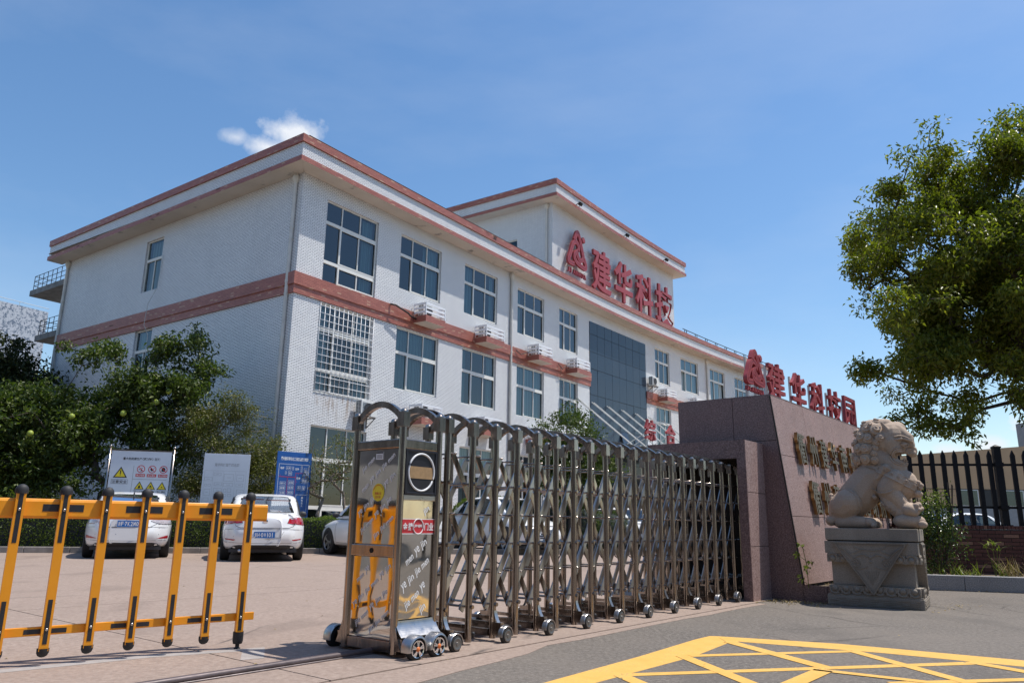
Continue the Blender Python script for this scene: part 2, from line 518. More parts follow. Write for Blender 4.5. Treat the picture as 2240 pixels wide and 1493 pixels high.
simple('print_white', (0.80, 0.80, 0.80), 0.5, var=0.03)
simple('print_pale', (0.85, 0.85, 0.85), 0.5)
simple('print_black', (0.02, 0.02, 0.022), 0.5)
simple('print_red', (0.55, 0.03, 0.04), 0.45, var=0.05)
simple('print_yellow', (0.80, 0.62, 0.03), 0.45, var=0.05)
simple('print_grey', (0.35, 0.37, 0.40), 0.5)
simple('sign_blue', (0.018, 0.10, 0.34), 0.35, var=0.12, vscale=2)
simple('sign_white', (0.66, 0.70, 0.76), 0.35, var=0.05, vscale=2)
simple('shelf_brown', (0.40, 0.20, 0.13), 0.8, var=0.3, vscale=16)
simple('cushion_pink', (0.42, 0.09, 0.17), 0.8, var=0.3, vscale=16)
simple('wheel_hub_grey', (0.20, 0.19, 0.18), 0.4, metal=0.8, var=0.2)
simple('orange_disc', (0.62, 0.16, 0.03), 0.5)
simple('fabric_orange', (0.75, 0.30, 0.05), 0.8)
simple('cardboard', (0.34, 0.22, 0.11), 0.85, var=0.15, vscale=30)
simple('banner_red', (0.52, 0.03, 0.02), 0.6)
# ------------------------------------------------------------------ builders
WM = {}          # world matrices of parents we made


def tag(o, label=None, cat=None, group=None, kind=None):
    if label:
        o['label'] = label
    if cat:
        o['category'] = cat
    if group:
        o['group'] = group
    if kind:
        o['kind'] = kind
    return o


def link(o, parent=None, mat=None):
    """mat = world matrix"""
    COL.objects.link(o)
    mat = mat.copy() if mat is not None else Matrix.Identity(4)
    WM[o.name] = mat
    if parent is not None:
        o.parent = parent
        o.matrix_parent_inverse = Matrix.Identity(4)
        loc = WM[parent.name].inverted() @ mat
    else:
        loc = mat
    o.matrix_basis = loc
    return o


def empty(name, mat, label=None, cat=None, group=None, parent=None):
    o = bpy.data.objects.new(name, None)
    o.empty_display_size = 0.2
    link(o, parent, mat)
    tag(o, label, cat, group)
    return o


def frame(o, x, y=None, z=(0, 0, 1)):
    """matrix with origin o, x axis x, z axis z"""
    x = Vector(x).normalized()
    z = Vector(z).normalized()
    y = z.cross(x).normalized()
    z = x.cross(y).normalized()
    o = Vector(o)
    return Matrix(((x.x, y.x, z.x, o.x), (x.y, y.y, z.y, o.y), (x.z, y.z, z.z, o.z), (0, 0, 0, 1)))


def T(x, y=0, z=0):
    return Matrix.Translation(Vector((x, y, z)) if not hasattr(x, '__len__') else Vector(x))


def RZ(a):
    return Matrix.Rotation(a, 4, 'Z')


class MB:
    def __init__(s):
        s.v, s.f, s.mi, s.uv = [], [], [], []

    def add(s, vs, fs, m=0, uvs=None):
        b = len(s.v)
        s.v += [tuple(v) for v in vs]
        for i, f in enumerate(fs):
            s.f.append([b + j for j in f])
            s.mi.append(m)
            s.uv.append(uvs[i] if uvs else None)
        return b

    def quad(s, a, b, c, d, m=0, uv=None):
        s.add([a, b, c, d], [(0, 1, 2, 3)], m, [uv] if uv else None)

    def box(s, lo, hi, m=0, mat=None):
        x0, y0, z0 = lo
        x1, y1, z1 = hi
        vs = [Vector(p) for p in ((x0, y0, z0), (x1, y0, z0), (x1, y1, z0), (x0, y1, z0), (x0, y0, z1), (x1, y0, z1), (x1, y1, z1), (x0, y1, z1))]
        if mat is not None:
            vs = [mat @ v for v in vs]
        s.add(vs, [(0, 3, 2, 1), (4, 5, 6, 7), (0, 1, 5, 4), (1, 2, 6, 5), (2, 3, 7, 6), (3, 0, 4, 7)], m)
        return s

    def bar(s, p0, p1, w, h, up=(0, 0, 1), m=0):
        p0, p1, up = Vector(p0), Vector(p1), Vector(up)
        d = (p1 - p0).normalized()
        if abs(d.dot(up)) > 0.99:
            up = Vector((1, 0, 0))
        sx = d.cross(up).normalized() * (w / 2)
        sy = sx.cross(d).normalized() * (h / 2)
        vs = [p0 - sx - sy, p0 + sx - sy, p0 + sx + sy, p0 - sx + sy, p1 - sx - sy, p1 + sx - sy, p1 + sx + sy, p1 - sx + sy]
        s.add(vs, [(0, 1, 2, 3), (7, 6, 5, 4), (0, 4, 5, 1), (1, 5, 6, 2), (2, 6, 7, 3), (3, 7, 4, 0)], m)
        return s

    def tube(s, pts, r, n=10, m=0, cap=True, flat=1.0, up=None):
        pts = [Vector(p) for p in pts]
        k = len(pts)
        rs = r if hasattr(r, '__len__') else [r] * k
        rings = []
        ref = Vector(up) if up else Vector((0, 0, 1))
        for i, p in enumerate(pts):
            d = (pts[min(i + 1, k - 1)] - pts[max(i - 1, 0)]).normalized()
            if abs(d.dot(ref)) > 0.95:
                rf = Vector((1, 0, 0)) if abs(d.x) < 0.9 else Vector((0, 1, 0))
            else:
                rf = ref
            a = d.cross(rf).normalized()
            b = a.cross(d).normalized()
            rings.append([p + (a * cos(2 * pi * j / n) + b * sin(2 * pi * j / n) * flat) * rs[i] for j in range(n)])
        vs = [v for rg in rings for v in rg]
        fs = [(i * n + j, i * n + (j + 1) % n, (i + 1) * n + (j + 1) % n, (i + 1) * n + j) for i in range(k - 1) for j in range(n)]
        if cap:
            fs += [tuple(range(n))[::-1], tuple((k - 1) * n + j for j in range(n))]
        s.add(vs, fs, m)
        return s

    def lathe(s, prof, n=20, mat=None, m=0, a0=0.0, a1=2 * pi):
        """profile of (r, z) about z"""
        full = abs(a1 - a0 - 2 * pi) < 1e-6
        nn = n if full else n + 1
        vs = []
        for (r, z) in prof:
            for j in range(nn):
                a = a0 + (a1 - a0) * j / n
                v = Vector((r * cos(a), r * sin(a), z))
                vs.append(mat @ v if mat is not None else v)
        k = len(prof)
        fs = []
        for i in range(k - 1):
            for j in range(n):
                j2 = (j + 1) % nn
                fs.append((i * nn + j, i * nn + j2, (i + 1) * nn + j2, (i + 1) * nn + j))
        s.add(vs, fs, m)
        return s

    def prism(s, poly, z0, z1, mat=None, m=0):
        n = len(poly)
        vs = [Vector((x, y, z0)) for x, y in poly] + [Vector((x, y, z1)) for x, y in poly]
        if mat is not None:
            vs = [mat @ v for v in vs]
        s.add(vs, [tuple(range(n))[::-1], tuple(range(n, 2 * n))] + [(i, (i + 1) % n, n + (i + 1) % n, n + i) for i in range(n)], m)
        return s

    def sphere(s, c, r, nu=12, nv=8, m=0, sc=(1, 1, 1), mat=None):
        c = Vector(c)
        vs = [Vector((0, 0, -r * sc[2]))]
        for i in range(1, nv):
            t = -pi / 2 + pi * i / nv
            for j in range(nu):
                a = 2 * pi * j / nu
                vs.append(Vector((r * cos(t) * cos(a) * sc[0], r * cos(t) * sin(a) * sc[1], r * sin(t) * sc[2])))
        vs.append(Vector((0, 0, r * sc[2])))
        if mat is not None:
            vs = [mat @ v for v in vs]
        vs = [v + c for v in vs]
        fs = [(0, 1 + (j + 1) % nu, 1 + j) for j in range(nu)]
        for i in range(nv - 2):
            for j in range(nu):
                a, b = 1 + i * nu + j, 1 + i * nu + (j + 1) % nu
                fs.append((a, b, b + nu, a + nu))
        L = len(vs) - 1
        fs += [(L, L - nu + j, L - nu + (j + 1) % nu) for j in range(nu)]
        s.add(vs, fs, m)
        return s

    def mesh(s, name, mats, smooth=False, xf=None):
        me = bpy.data.meshes.new(name)
        vs = s.v if xf is None else [tuple(xf @ Vector(v)) for v in s.v]
        me.from_pydata([tuple(v) for v in vs], [], s.f)
        for mt in (mats if isinstance(mats, (list, tuple)) else [mats]):
            me.materials.append(MAT[mt])
        if any(m for m in s.mi):
            me.polygons.foreach_set('material_index', s.mi)
        if any(u is not None for u in s.uv):
            ul = me.uv_layers.new(name='UVMap')
            flat = []
            for f, u in zip(s.f, s.uv):
                if u is None:
                    flat += [0.0, 0.0] * len(f)
                else:
                    for a in u:
                        flat += [a[0], a[1]]
            ul.data.foreach_set('uv', flat)
        if smooth:
            me.polygons.foreach_set('use_smooth', [True] * len(me.polygons))
        me.update()
        return me

    def build(s, name, mats, parent=None, mat=None, smooth=False, world=False, bevel=0.0, auto=None):
        """mat: world matrix of the object. world=True: verts are already world coordinates, origin kept at parent's"""
        if world:
            mat = WM[parent.name] if parent is not None else Matrix.Identity(4)
            xf = mat.inverted()
        else:
            xf = None
            if mat is None:
                mat = WM[parent.name] if parent is not None else Matrix.Identity(4)
        me = s.mesh(name, mats, smooth, xf)
        o = bpy.data.objects.new(name, me)
        link(o, parent, mat)
        if bevel:
            b = o.modifiers.new('bevel', 'BEVEL')
            b.width = bevel
            b.segments = 2
            b.limit_method = 'ANGLE'
            b.harden_normals = False
        return o


def clone(src, parent, mat, name=None):
    o = src.copy()
    if name:
        o.name = name
    for k in ('label', 'category', 'group', 'kind'):
        if parent is not None and k in o and k != 'kind':
            del o[k]
    link(o, parent, mat)
    return o


def smart_smooth(o, ang=35):
    me = o.data
    me.polygons.foreach_set('use_smooth', [True] * len(me.polygons))
    try:
        me.set_sharp_from_angle(angle=radians(ang))
    except Exception:
        pass
    return o


_txt = {}


def text_mesh(body, depth=0.0, bold=0.0, res=3, bevel=0.0):
    key = (body, depth, bold, res, bevel)
    if key in _txt:
        return _txt[key]
    c = bpy.data.curves.new('txt', 'FONT')
    c.body = body
    c.size = 1.0
    c.extrude = 0.5 if depth else 0.0
    c.offset = bold
    c.resolution_u = res
    o = bpy.data.objects.new('txt', c)
    COL.objects.link(o)
    dg = bpy.context.evaluated_depsgraph_get()
    me = bpy.data.meshes.new_from_object(o.evaluated_get(dg))
    bpy.data.objects.remove(o)
    co = np.empty(len(me.vertices) * 3, 'f')
    me.vertices.foreach_get('co', co)
    co = co.reshape(-1, 3)
    lo, hi = co.min(0), co.max(0)
    co[:, 0] = (co[:, 0] - lo[0]) / max(1e-6, hi[0] - lo[0])
    co[:, 1] = (co[:, 1] - lo[1]) / max(1e-6, hi[1] - lo[1])
    if depth:
        co[:, 2] = (co[:, 2] + 0.5)      # 0..1
    fs = [tuple(p.vertices) for p in me.polygons]
    bpy.data.meshes.remove(me)
    _txt[key] = (co, fs, (hi[0] - lo[0]) / max(1e-6, hi[1] - lo[1]))
    return _txt[key]


def add_text(mb, body, mat, w, h, depth=0.0, bold=0.0, m=0, side_m=None, res=3, shear=0.0):
    """text fitted into w x h; mat: origin lower left, X along, Y up, Z toward the reader"""
    co, fs, asp = text_mesh(body, depth, bold, res)
    if w is None:
        w = h * asp
    vs = [mat @ Vector((c[0] * w + c[1] * h * shear, c[1] * h, c[2] * depth)) for c in co]
    if side_m is None or not depth:
        mb.add(vs, fs, m)
    else:
        front = [f for f in fs if min(co[i][2] for i in f) > 0.9]
        rest = [f for f in fs if min(co[i][2] for i in f) <= 0.9]
        mb.add(vs, front, m)
        mb.add(vs, rest, side_m)
    return w


def xz(mat_o, x, n):
    """writing frame: X along x, Y up (world z), Z along outward normal n"""
    x = Vector(x).normalized()
    n = Vector(n).normalized()
    y = n.cross(x).normalized()
    o = Vector(mat_o)
    return Matrix(((x.x, y.x, n.x, o.x), (x.y, y.y, n.y, o.y), (x.z, y.z, n.z, o.z), (0, 0, 0, 1)))


def leaves(name, centers, sizes, mat, parent=None, seed=0, droop=0.3, aspect=0.45, normals=None, world=True, spread=1.0, fold=0.18, kind=None, per=None):
    """one mesh of folded leaves at centers (numpy n x 3)"""
    r = np.random.default_rng(seed)
    n = len(centers)
    if parent is not None and world:
        inv = np.array(WM[parent.name].inverted())
        centers = centers @ inv[:3, :3].T + inv[:3, 3]
    d = r.normal(size=(n, 3))
    d[:, 2] -= droop
    if normals is not None:
        d = d * spread + normals
    d /= np.linalg.norm(d, axis=1)[:, None] + 1e-9
    u = r.normal(size=(n, 3))
    u[:, 2] += 0.6
    sdir = np.cross(d, u)
    sdir /= np.linalg.norm(sdir, axis=1)[:, None] + 1e-9
    nn = np.cross(sdir, d)
    L = sizes[:, None]
    W = L * aspect * 0.5
    base = centers
    tip = centers + d * L + np.array([0, 0, -0.12]) * L
    mid = centers + d * L * 0.48 - nn * L * fold * 0.5
    a = centers + d * L * 0.45 + sdir * W + nn * L * fold * 0.3
    b = centers + d * L * 0.45 - sdir * W + nn * L * fold * 0.3
    v = np.stack([base, a, tip, b, mid], 1).reshape(-1, 3)
    i = np.arange(n)[:, None] * 5
    tri = np.concatenate([i + np.array([0, 4, 1]), i + np.array([4, 2, 1]), i + np.array([0, 3, 4]), i + np.array([3, 2, 4])], 1).reshape(-1, 3)
    me = bpy.data.meshes.new(name)
    me.vertices.add(len(v))
    me.vertices.foreach_set('co', v.astype('f').ravel())
    me.loops.add(len(tri) * 3)
    me.loops.foreach_set('vertex_index', tri.astype('i').ravel())
    me.polygons.add(len(tri))
    me.polygons.foreach_set('loop_start', (np.arange(len(tri)) * 3).astype('i'))
    me.polygons.foreach_set('loop_total', np.full(len(tri), 3, 'i'))
    me.update(calc_edges=True)
    me.materials.append(MAT[mat])
    o = bpy.data.objects.new(name, me)
    link(o, parent, WM[parent.name] if parent is not None else None)
    if kind:
        o['kind'] = kind
    return o


def grow_tree(name, base, trunk_top, clusters, trunk_r, leafm, barkm, label, cat, group=None, n_leaf=24, leaf=(0.07, 0.11), crad=0.32, seed=1,
              aspect=0.45, droop=0.4, tw=0.006, extra_trunks=(), sides=6, power=2.3, step=0.5, flat=0.75):
    """branches reach every leaf cluster; crown is one mesh of leaves"""
    r = np.random.default_rng(seed)
    root = empty(name, T(base), label, cat, group)
    base = np.array(base, float)
    nodes = [base]
    par = [-1]

    def chain(p, q, start, wig=0.12):
        d = np.linalg.norm(q - p)
        k = max(1, int(d / step))
        prev = start
        for i in range(1, k + 1):
            t = i / k
            pt = p * (1 - t) + q * t + (r.normal(size=3) * wig * d * 0.12 if i < k else 0)
            pt = pt + np.array([0, 0, 1]) * sin(pi * t) * d * 0.06
            nodes.append(pt)
            par.append(prev)
            prev = len(nodes) - 1
        return prev
    tops = [chain(base, np.array(trunk_top, float), 0, 0.25)]
    for et in extra_trunks:
        tops.append(chain(base, np.array(et, float), 0, 0.4))
    order = np.argsort(np.linalg.norm(clusters - np.array(trunk_top), axis=1))
    low = 2
    tips = []
    for ci in order:
        c = clusters[ci]
        N = np.array(nodes[low:])
        dist = np.linalg.norm(N - c, axis=1)
        # favour nodes lower / closer to the trunk so limbs radiate
        cost = dist + 0.15 * np.linalg.norm(N - np.array(trunk_top), axis=1)
        j = int(np.argmin(cost)) + low
        tips.append(chain(nodes[j], c, j))
    cnt = np.zeros(len(nodes))
    for t_ in tips:
        cnt[t_] += 1
    for i in range(len(nodes) - 1, 0, -1):
        cnt[par[i]] += cnt[i]
    tot = max(1.0, cnt[0])
    rad = np.maximum(tw, trunk_r * (cnt / tot) ** (1 / power))
    mbT, mbB = MB(), MB()
    for i in range(1, len(nodes)):
        p, q = nodes[par[i]], nodes[i]
        big = rad[i] > trunk_r * 0.45
        (mbT if big else mbB).tube([p, q], [max(rad[i], rad[par[i]] * (1 if big else 0.72)), rad[i]], sides + 2 if big else (sides if rad[i] > 0.03 else 4), cap=False)
    if mbT.v:
        mbT.build('trunk', barkm, root, world=True, smooth=True)
    if mbB.v:
        mbB.build('branches', barkm, root, world=True, smooth=True)
    k = len(clusters)
    dv = r.normal(size=(k * n_leaf, 3))
    dv /= np.linalg.norm(dv, axis=1)[:, None]
    dv *= r.random((k * n_leaf, 1)) ** .55 * 1.75
    cc = np.repeat(clusters, n_leaf, 0) + dv * crad * np.array([1, 1, flat]) * np.repeat(r.uniform(0.65, 1.25, k), n_leaf)[:, None]
    sz = r.uniform(leaf[0], leaf[1], len(cc))
    leaves('crown', cc, sz, leafm, root, seed + 5, droop, aspect)
    return root


def clumps(n_clump, per, ellipsoids, seed=0, rad=(.45, .95), shell=.75, cut=None):
    """leafy clumps with gaps between them"""
    c = blob_points(n_clump, ellipsoids, seed, shell, cut, .35)
    r = np.random.default_rng(seed + 99)
    out = []
    for p in c:
        R_ = r.uniform(*rad)
        d = r.normal(size=(per, 3))
        d /= np.linalg.norm(d, axis=1)[:, None]
        out.append(p + d * (R_ * r.random((per, 1)) ** .5) * np.array([1.1, 1.1, .75]))
    return np.concatenate(out)


def blob_points(n, ellipsoids, seed=0, shell=0.55, cut=None, lump=0.25):
    """points spread through a union of ellipsoids (cx,cy,cz,rx,ry,rz), denser near the skin"""
    r = np.random.default_rng(seed)
    vol = np.array([e[3] * e[4] * e[5] for e in ellipsoids])
    pr = vol ** 0.8 / (vol ** 0.8).sum()
    out = []
    while len(out) < n:
        e = ellipsoids[r.choice(len(ellipsoids), p=pr)]
        d = r.normal(size=3)
        d /= np.linalg.norm(d)
        rr = (shell + (1 - shell) * r.random()) if r.random() < 0.75 else r.random() ** 0.5
        rr *= 1 + lump * noise.noise(Vector(d * 2.3) + Vector((seed, e[0], e[2])))
        p = np.array(e[:3]) + d * rr * np.array(e[3:])
        if cut and not cut(p):
            continue
        out.append(p)
    return np.array(out)
# ------------------------------------------------------------------ plan of the curved office building
_n = 1100
_s = np.linspace(-0.5, 54, _n)
_th = np.radians(55.49 + (48.86 - 55.49) * np.clip((_s - 16.6) / (41.7 - 16.6), 0, 1))
_ds = _s[1] - _s[0]
_x = np.concatenate([[0], np.cumsum(np.cos((_th[1:] + _th[:-1]) / 2)) * _ds])
_y = np.concatenate([[0], np.cumsum(np.sin((_th[1:] + _th[:-1]) / 2)) * _ds])
_x += -7.37 - np.interp(0, _s, _x)
_y += 23.90 - np.interp(0, _s, _y)


def FP(s, d=0.0, z=0.0):
    """point at s metres along the front eave line, d metres into the building"""
    th = float(np.interp(s, _s, _th))
    return Vector((float(np.interp(s, _s, _x)) - sin(th) * d, float(np.interp(s, _s, _y)) + cos(th) * d, z))


def Ftan(s):
    th = float(np.interp(s, _s, _th))
    return Vector((cos(th), sin(th), 0))


def Fout(s):
    t = Ftan(s)
    return Vector((t.y, -t.x, 0))


C0 = FP(0)
DL = Vector((-0.8115, 0.5843, 0)).normalized()
NIN = Vector((0.5843, 0.8115, 0)).normalized()


def EP(t, d=0.0, z=0.0):
    return C0 + DL * t + NIN * d + Vector((0, 0, z))


def side_path(s, sign):
    o, t, i = FP(s), Ftan(s), -Fout(s)
    return lambda a, d=0.0, z=0.0: o + i * a + t * sign * d + Vector((0, 0, z))


def srange(a, b, step):
    k = max(1, int(math.ceil((b - a) / step - 1e-6)))
    return [a + (b - a) * i / k for i in range(k + 1)]


def strip(mb, P, s0, s1, da, db, z0, z1, faces='otb', m0=0, m1=0, step=1.2, m=0, cap0=False, cap1=False, off=0.0):
    ss = srange(s0, s1, step)

    def sd(s, d):
        f = (s - s0) / (s1 - s0)
        return s + (1 - f) * m0 * d - f * m1 * d
    for a, b in zip(ss[:-1], ss[1:]):
        if 'o' in faces:
            mb.quad(P(sd(a, da), da, z0), P(sd(b, da), da, z0), P(sd(b, da), da, z1), P(sd(a, da), da, z1), m, [(a, z0 + off), (b, z0 + off), (b, z1 + off), (a, z1 + off)])
        if 't' in faces:
            mb.quad(P(sd(a, da), da, z1), P(sd(b, da), da, z1), P(sd(b, db), db, z1), P(sd(a, db), db, z1), m, [(a, da), (b, da), (b, db), (a, db)])
        if 'b' in faces:
            mb.quad(P(sd(a, db), db, z0), P(sd(b, db), db, z0), P(sd(b, da), da, z0), P(sd(a, da), da, z0), m, [(a, db), (b, db), (b, da), (a, da)])
        if 'i' in faces:
            mb.quad(P(sd(b, db), db, z0), P(sd(a, db), db, z0), P(sd(a, db), db, z1), P(sd(b, db), db, z1), m, [(b, z0), (a, z0), (a, z1), (b, z1)])
    if cap0:
        mb.quad(P(s0, db, z0), P(s0, da, z0), P(s0, da, z1), P(s0, db, z1), m, [(db, z0), (da, z0), (da, z1), (db, z1)])
    if cap1:
        mb.quad(P(s1, da, z0), P(s1, db, z0), P(s1, db, z1), P(s1, da, z1), m, [(da, z0), (db, z0), (db, z1), (da, z1)])


def wall(mb, P, s0, s1, z0, z1, openings, d=0.72, step=1.2, rev=0.16, m=0):
    sb = set(srange(s0, s1, step))
    zb = {z0, z1}
    for (a, b, c, e) in openings:
        sb |= {a, b}
        if c > z0:
            zb.add(c)
        zb.add(e)
    sb = sorted(x for x in sb if s0 - 1e-6 <= x <= s1 + 1e-6)
    zb = sorted(zb)
    for a, b in zip(sb[:-1], sb[1:]):
        if b - a < 1e-4:
            continue
        for c, e in zip(zb[:-1], zb[1:]):
            mx, mz = (a + b) / 2, (c + e) / 2
            if any(o[0] < mx < o[1] and o[2] < mz < o[3] for o in openings):
                continue
            mb.quad(P(a, d, c), P(b, d, c), P(b, d, e), P(a, d, e), m, [(a, c), (b, c), (b, e), (a, e)])
    for (a, b, c, e) in openings:
        r = d + rev
        mb.quad(P(a, d, c), P(a, r, c), P(a, r, e), P(a, d, e), m, [(0, c), (rev, c), (rev, e), (0, e)])
        mb.quad(P(b, r, c), P(b, d, c), P(b, d, e), P(b, r, e), m, [(0, c), (rev, c), (rev, e), (0, e)])
        mb.quad(P(a, r, e), P(b, r, e), P(b, d, e), P(a, d, e), m, [(a, 0), (b, 0), (b, rev), (a, rev)])
        mb.quad(P(a, d, c), P(b, d, c), P(b, r, c), P(a, r, c), m, [(a, 0), (b, 0), (b, rev), (a, rev)])


W0 = FP(0.72, 0.72)
BLD = empty('office_building', T(W0), 'long white tiled three-storey office building with red tile bands and a raised middle block', 'building')

TOPW = [(1.93, 4.60), (5.92, 8.52), (10.18, 12.76), (14.50, 17.02), (18.55, 20.49), (30.20, 32.28), (34.00, 36.70), (38.65, 41.15), (42.92, 45.45), (47.08, 49.5)]
open_top = [(a, b, 9.27 if i == 0 else 10.05, 12.40) for i, (a, b) in enumerate(TOPW)]
open_mid = [(a, b, 5.22 if i == 0 else 5.94, 8.46) for i, (a, b) in enumerate(TOPW)]
open_low = [(a, b, 0.35 if i in (0, 2) else 0.95, 4.08) for i, (a, b) in enumerate(TOPW)]
GW = (21.80, 28.83, 0.05, 12.35)

mb = MB()
wall(mb, FP, 0.72, 50.70, 0.0, 12.99, open_top + open_mid + open_low + [GW])
mb.build('front_wall', 'white_tile', BLD, world=True)
mb = MB()
open_end = [(9.70, 11.05, 10.18, 12.50), (9.70, 11.05, 6.2, 8.49)]
wall(mb, EP, 0.72, 18.28, 0.0, 12.99, open_end, step=20)
mb.build('end_wall', 'white_tile', BLD, world=True)
# hidden sides
mb = MB()
b1, b2 = EP(18.28, 0.72), EP(18.28, 0.72)
back = [EP(18.28, 0.72)] + [FP(s, 18.28) for s in srange(4, 50.7, 4)] + [FP(50.70, 0.72)]
for a, b in zip(back[:-1], back[1:]):
    L_ = (b - a).length
    mb.quad(a, b, b + Vector((0, 0, 12.99)), a + Vector((0, 0, 12.99)), 0, [(0, 0), (L_, 0), (L_, 13), (0, 13)])
mb.build('back_wall', 'white_tile', BLD, world=True)
mb = MB()
ss = srange(0.3, 51.1, 3)
for a, b in zip(ss[:-1], ss[1:]):
    mb.quad(FP(a, 0.3, 13.25), FP(b, 0.3, 13.25), FP(b, 18.7, 13.25), FP(a, 18.7, 13.25))
mb.build('roof', 'roof_grey', BLD, world=True)


def eaves(P, s0, s1, z, m0, m1, cap0, cap1, step=1.2):
    """z = underside. returns parts"""
    a = MB()
    strip(a, P, s0, s1, 0.0, 0.72, z, z + 0.004, 'b', m0, m1, step)
    a.build('soffit', 'soffit', BLD, world=True)
    a = MB()
    strip(a, P, s0, s1, 0.0, 0.30, z + 0.003, z + 0.19, 'ot', m0, m1, step, cap0=cap0, cap1=cap1)
    a.build('lower_red_band', 'red_tile', BLD, world=True)
    a = MB()
    strip(a, P, s0, s1, 0.07, 0.30, z + 0.19, z + 0.72, 'oi', m0, m1, step, cap0=cap0, cap1=cap1)
    a.build('parapet', 'white_tile', BLD, world=True)
    a = MB()
    strip(a, P, s0, s1, 0.0, 0.33, z + 0.72, z + 1.01, 'otbi', m0, m1, step, cap0=cap0, cap1=cap1)
    a.build('upper_red_band', 'red_tile', BLD, world=True)


eaves(FP, 0.0, 51.42, 12.99, 1, 0, False, True)
eaves(EP, 0.0, 19.0, 12.99, 1, 0, False, True, 20)
mb = MB()
strip(mb, FP, 50.70, 51.42, 0.72, 18, 12.99, 13.0, 'b')
mb.build('soffit', 'soffit', BLD, world=True)

# floor band
for (P, a, b, m0, st) in ((FP, 0.72, 21.86, -1, 1.2), (FP, 28.80, 50.72, 0, 1.2), (EP, 0.72, 18.30, -1, 20)):
    mb = MB()
    strip(mb, P, a - 0.72 * m0 * -0 if m0 == 0 else a, b, 0.62, 0.72, 8.80, 9.25, 'otb', 0, 0, st, cap0=True, cap1=True)
    strip(mb, P, a, b, 0.665, 0.72, 8.50, 8.80, 'ob', 0, 0, st, cap0=True, cap1=True)
    mb.build('floor_band', 'red_tile', BLD, world=True)
# little corner return so both bands meet
mb = MB()
for (o, za, zb) in ((0.10, 8.80, 9.25), (0.055, 8.50, 8.80)):
    p = FP(0.72, 0.72)
    q = [FP(0.72 - o, 0.72), FP(0.72 - o, 0.72 - o), FP(0.72, 0.72 - o), p]
    vs = [v + Vector((0, 0, za)) for v in q] + [v + Vector((0, 0, zb)) for v in q]
    mb.add(vs, [(0, 1, 5, 4), (1, 2, 6, 5), (4, 5, 6, 7), (3, 2, 1, 0)], 0, [[(0, za), (o, za), (o, zb), (0, zb)]] * 4)
mb.build('band_corner', 'red_tile', BLD, world=True)

# ---- raised middle block
TS0, TS1, TZ = 17.80, 33.25, 18.24
TL, TR = side_path(TS0 - 0.72, 1), side_path(TS1 + 0.72, -1)
mb = MB()
wall(mb, FP, TS0, TS1, 13.2, TZ, [], d=0.72)
mb.build('upper_front_wall', 'white_tile', BLD, world=True)
mb = MB()
wall(mb, TL, 0.72, 15.0, 13.2, TZ, [(3.05, 4.75, 14.2, 16.55)], d=0.72, step=20)
mb.build('upper_side_wall', 'white_tile', BLD, world=True)
mb = MB()
wall(mb, TR, 0.72, 15.0, 13.2, TZ, [], d=0.72, step=20)
a, b = TL(15, 0.72), TR(15, 0.72)
mb.quad(b + Vector((0, 0, 13.2)), a + Vector((0, 0, 13.2)), a + Vector((0, 0, TZ)), b + Vector((0, 0, TZ)), 0, [(0, 0), (15, 0), (15, 5), (0, 5)])
mb.build('upper_back_wall', 'white_tile', BLD, world=True)
eaves(FP, TS0 - 0.72, TS1 + 0.72, TZ, 1, 1, False, False, 0.8)
eaves(TL, 0.0, 15.7, TZ, 1, 0, False, True, 20)
eaves(TR, 0.0, 15.7, TZ, 1, 0, False, True, 20)
mb = MB()
ss = srange(TS0 - 0.4, TS1 + 0.4, 3)
for a, b in zip(ss[:-1], ss[1:]):
    mb.quad(FP(a, 0.3, TZ + 0.35), FP(b, 0.3, TZ + 0.35), FP(b, 15.6, TZ + 0.35), FP(a, 15.6, TZ + 0.35))
mb.build('roof', 'roof_grey', BLD, world=True)


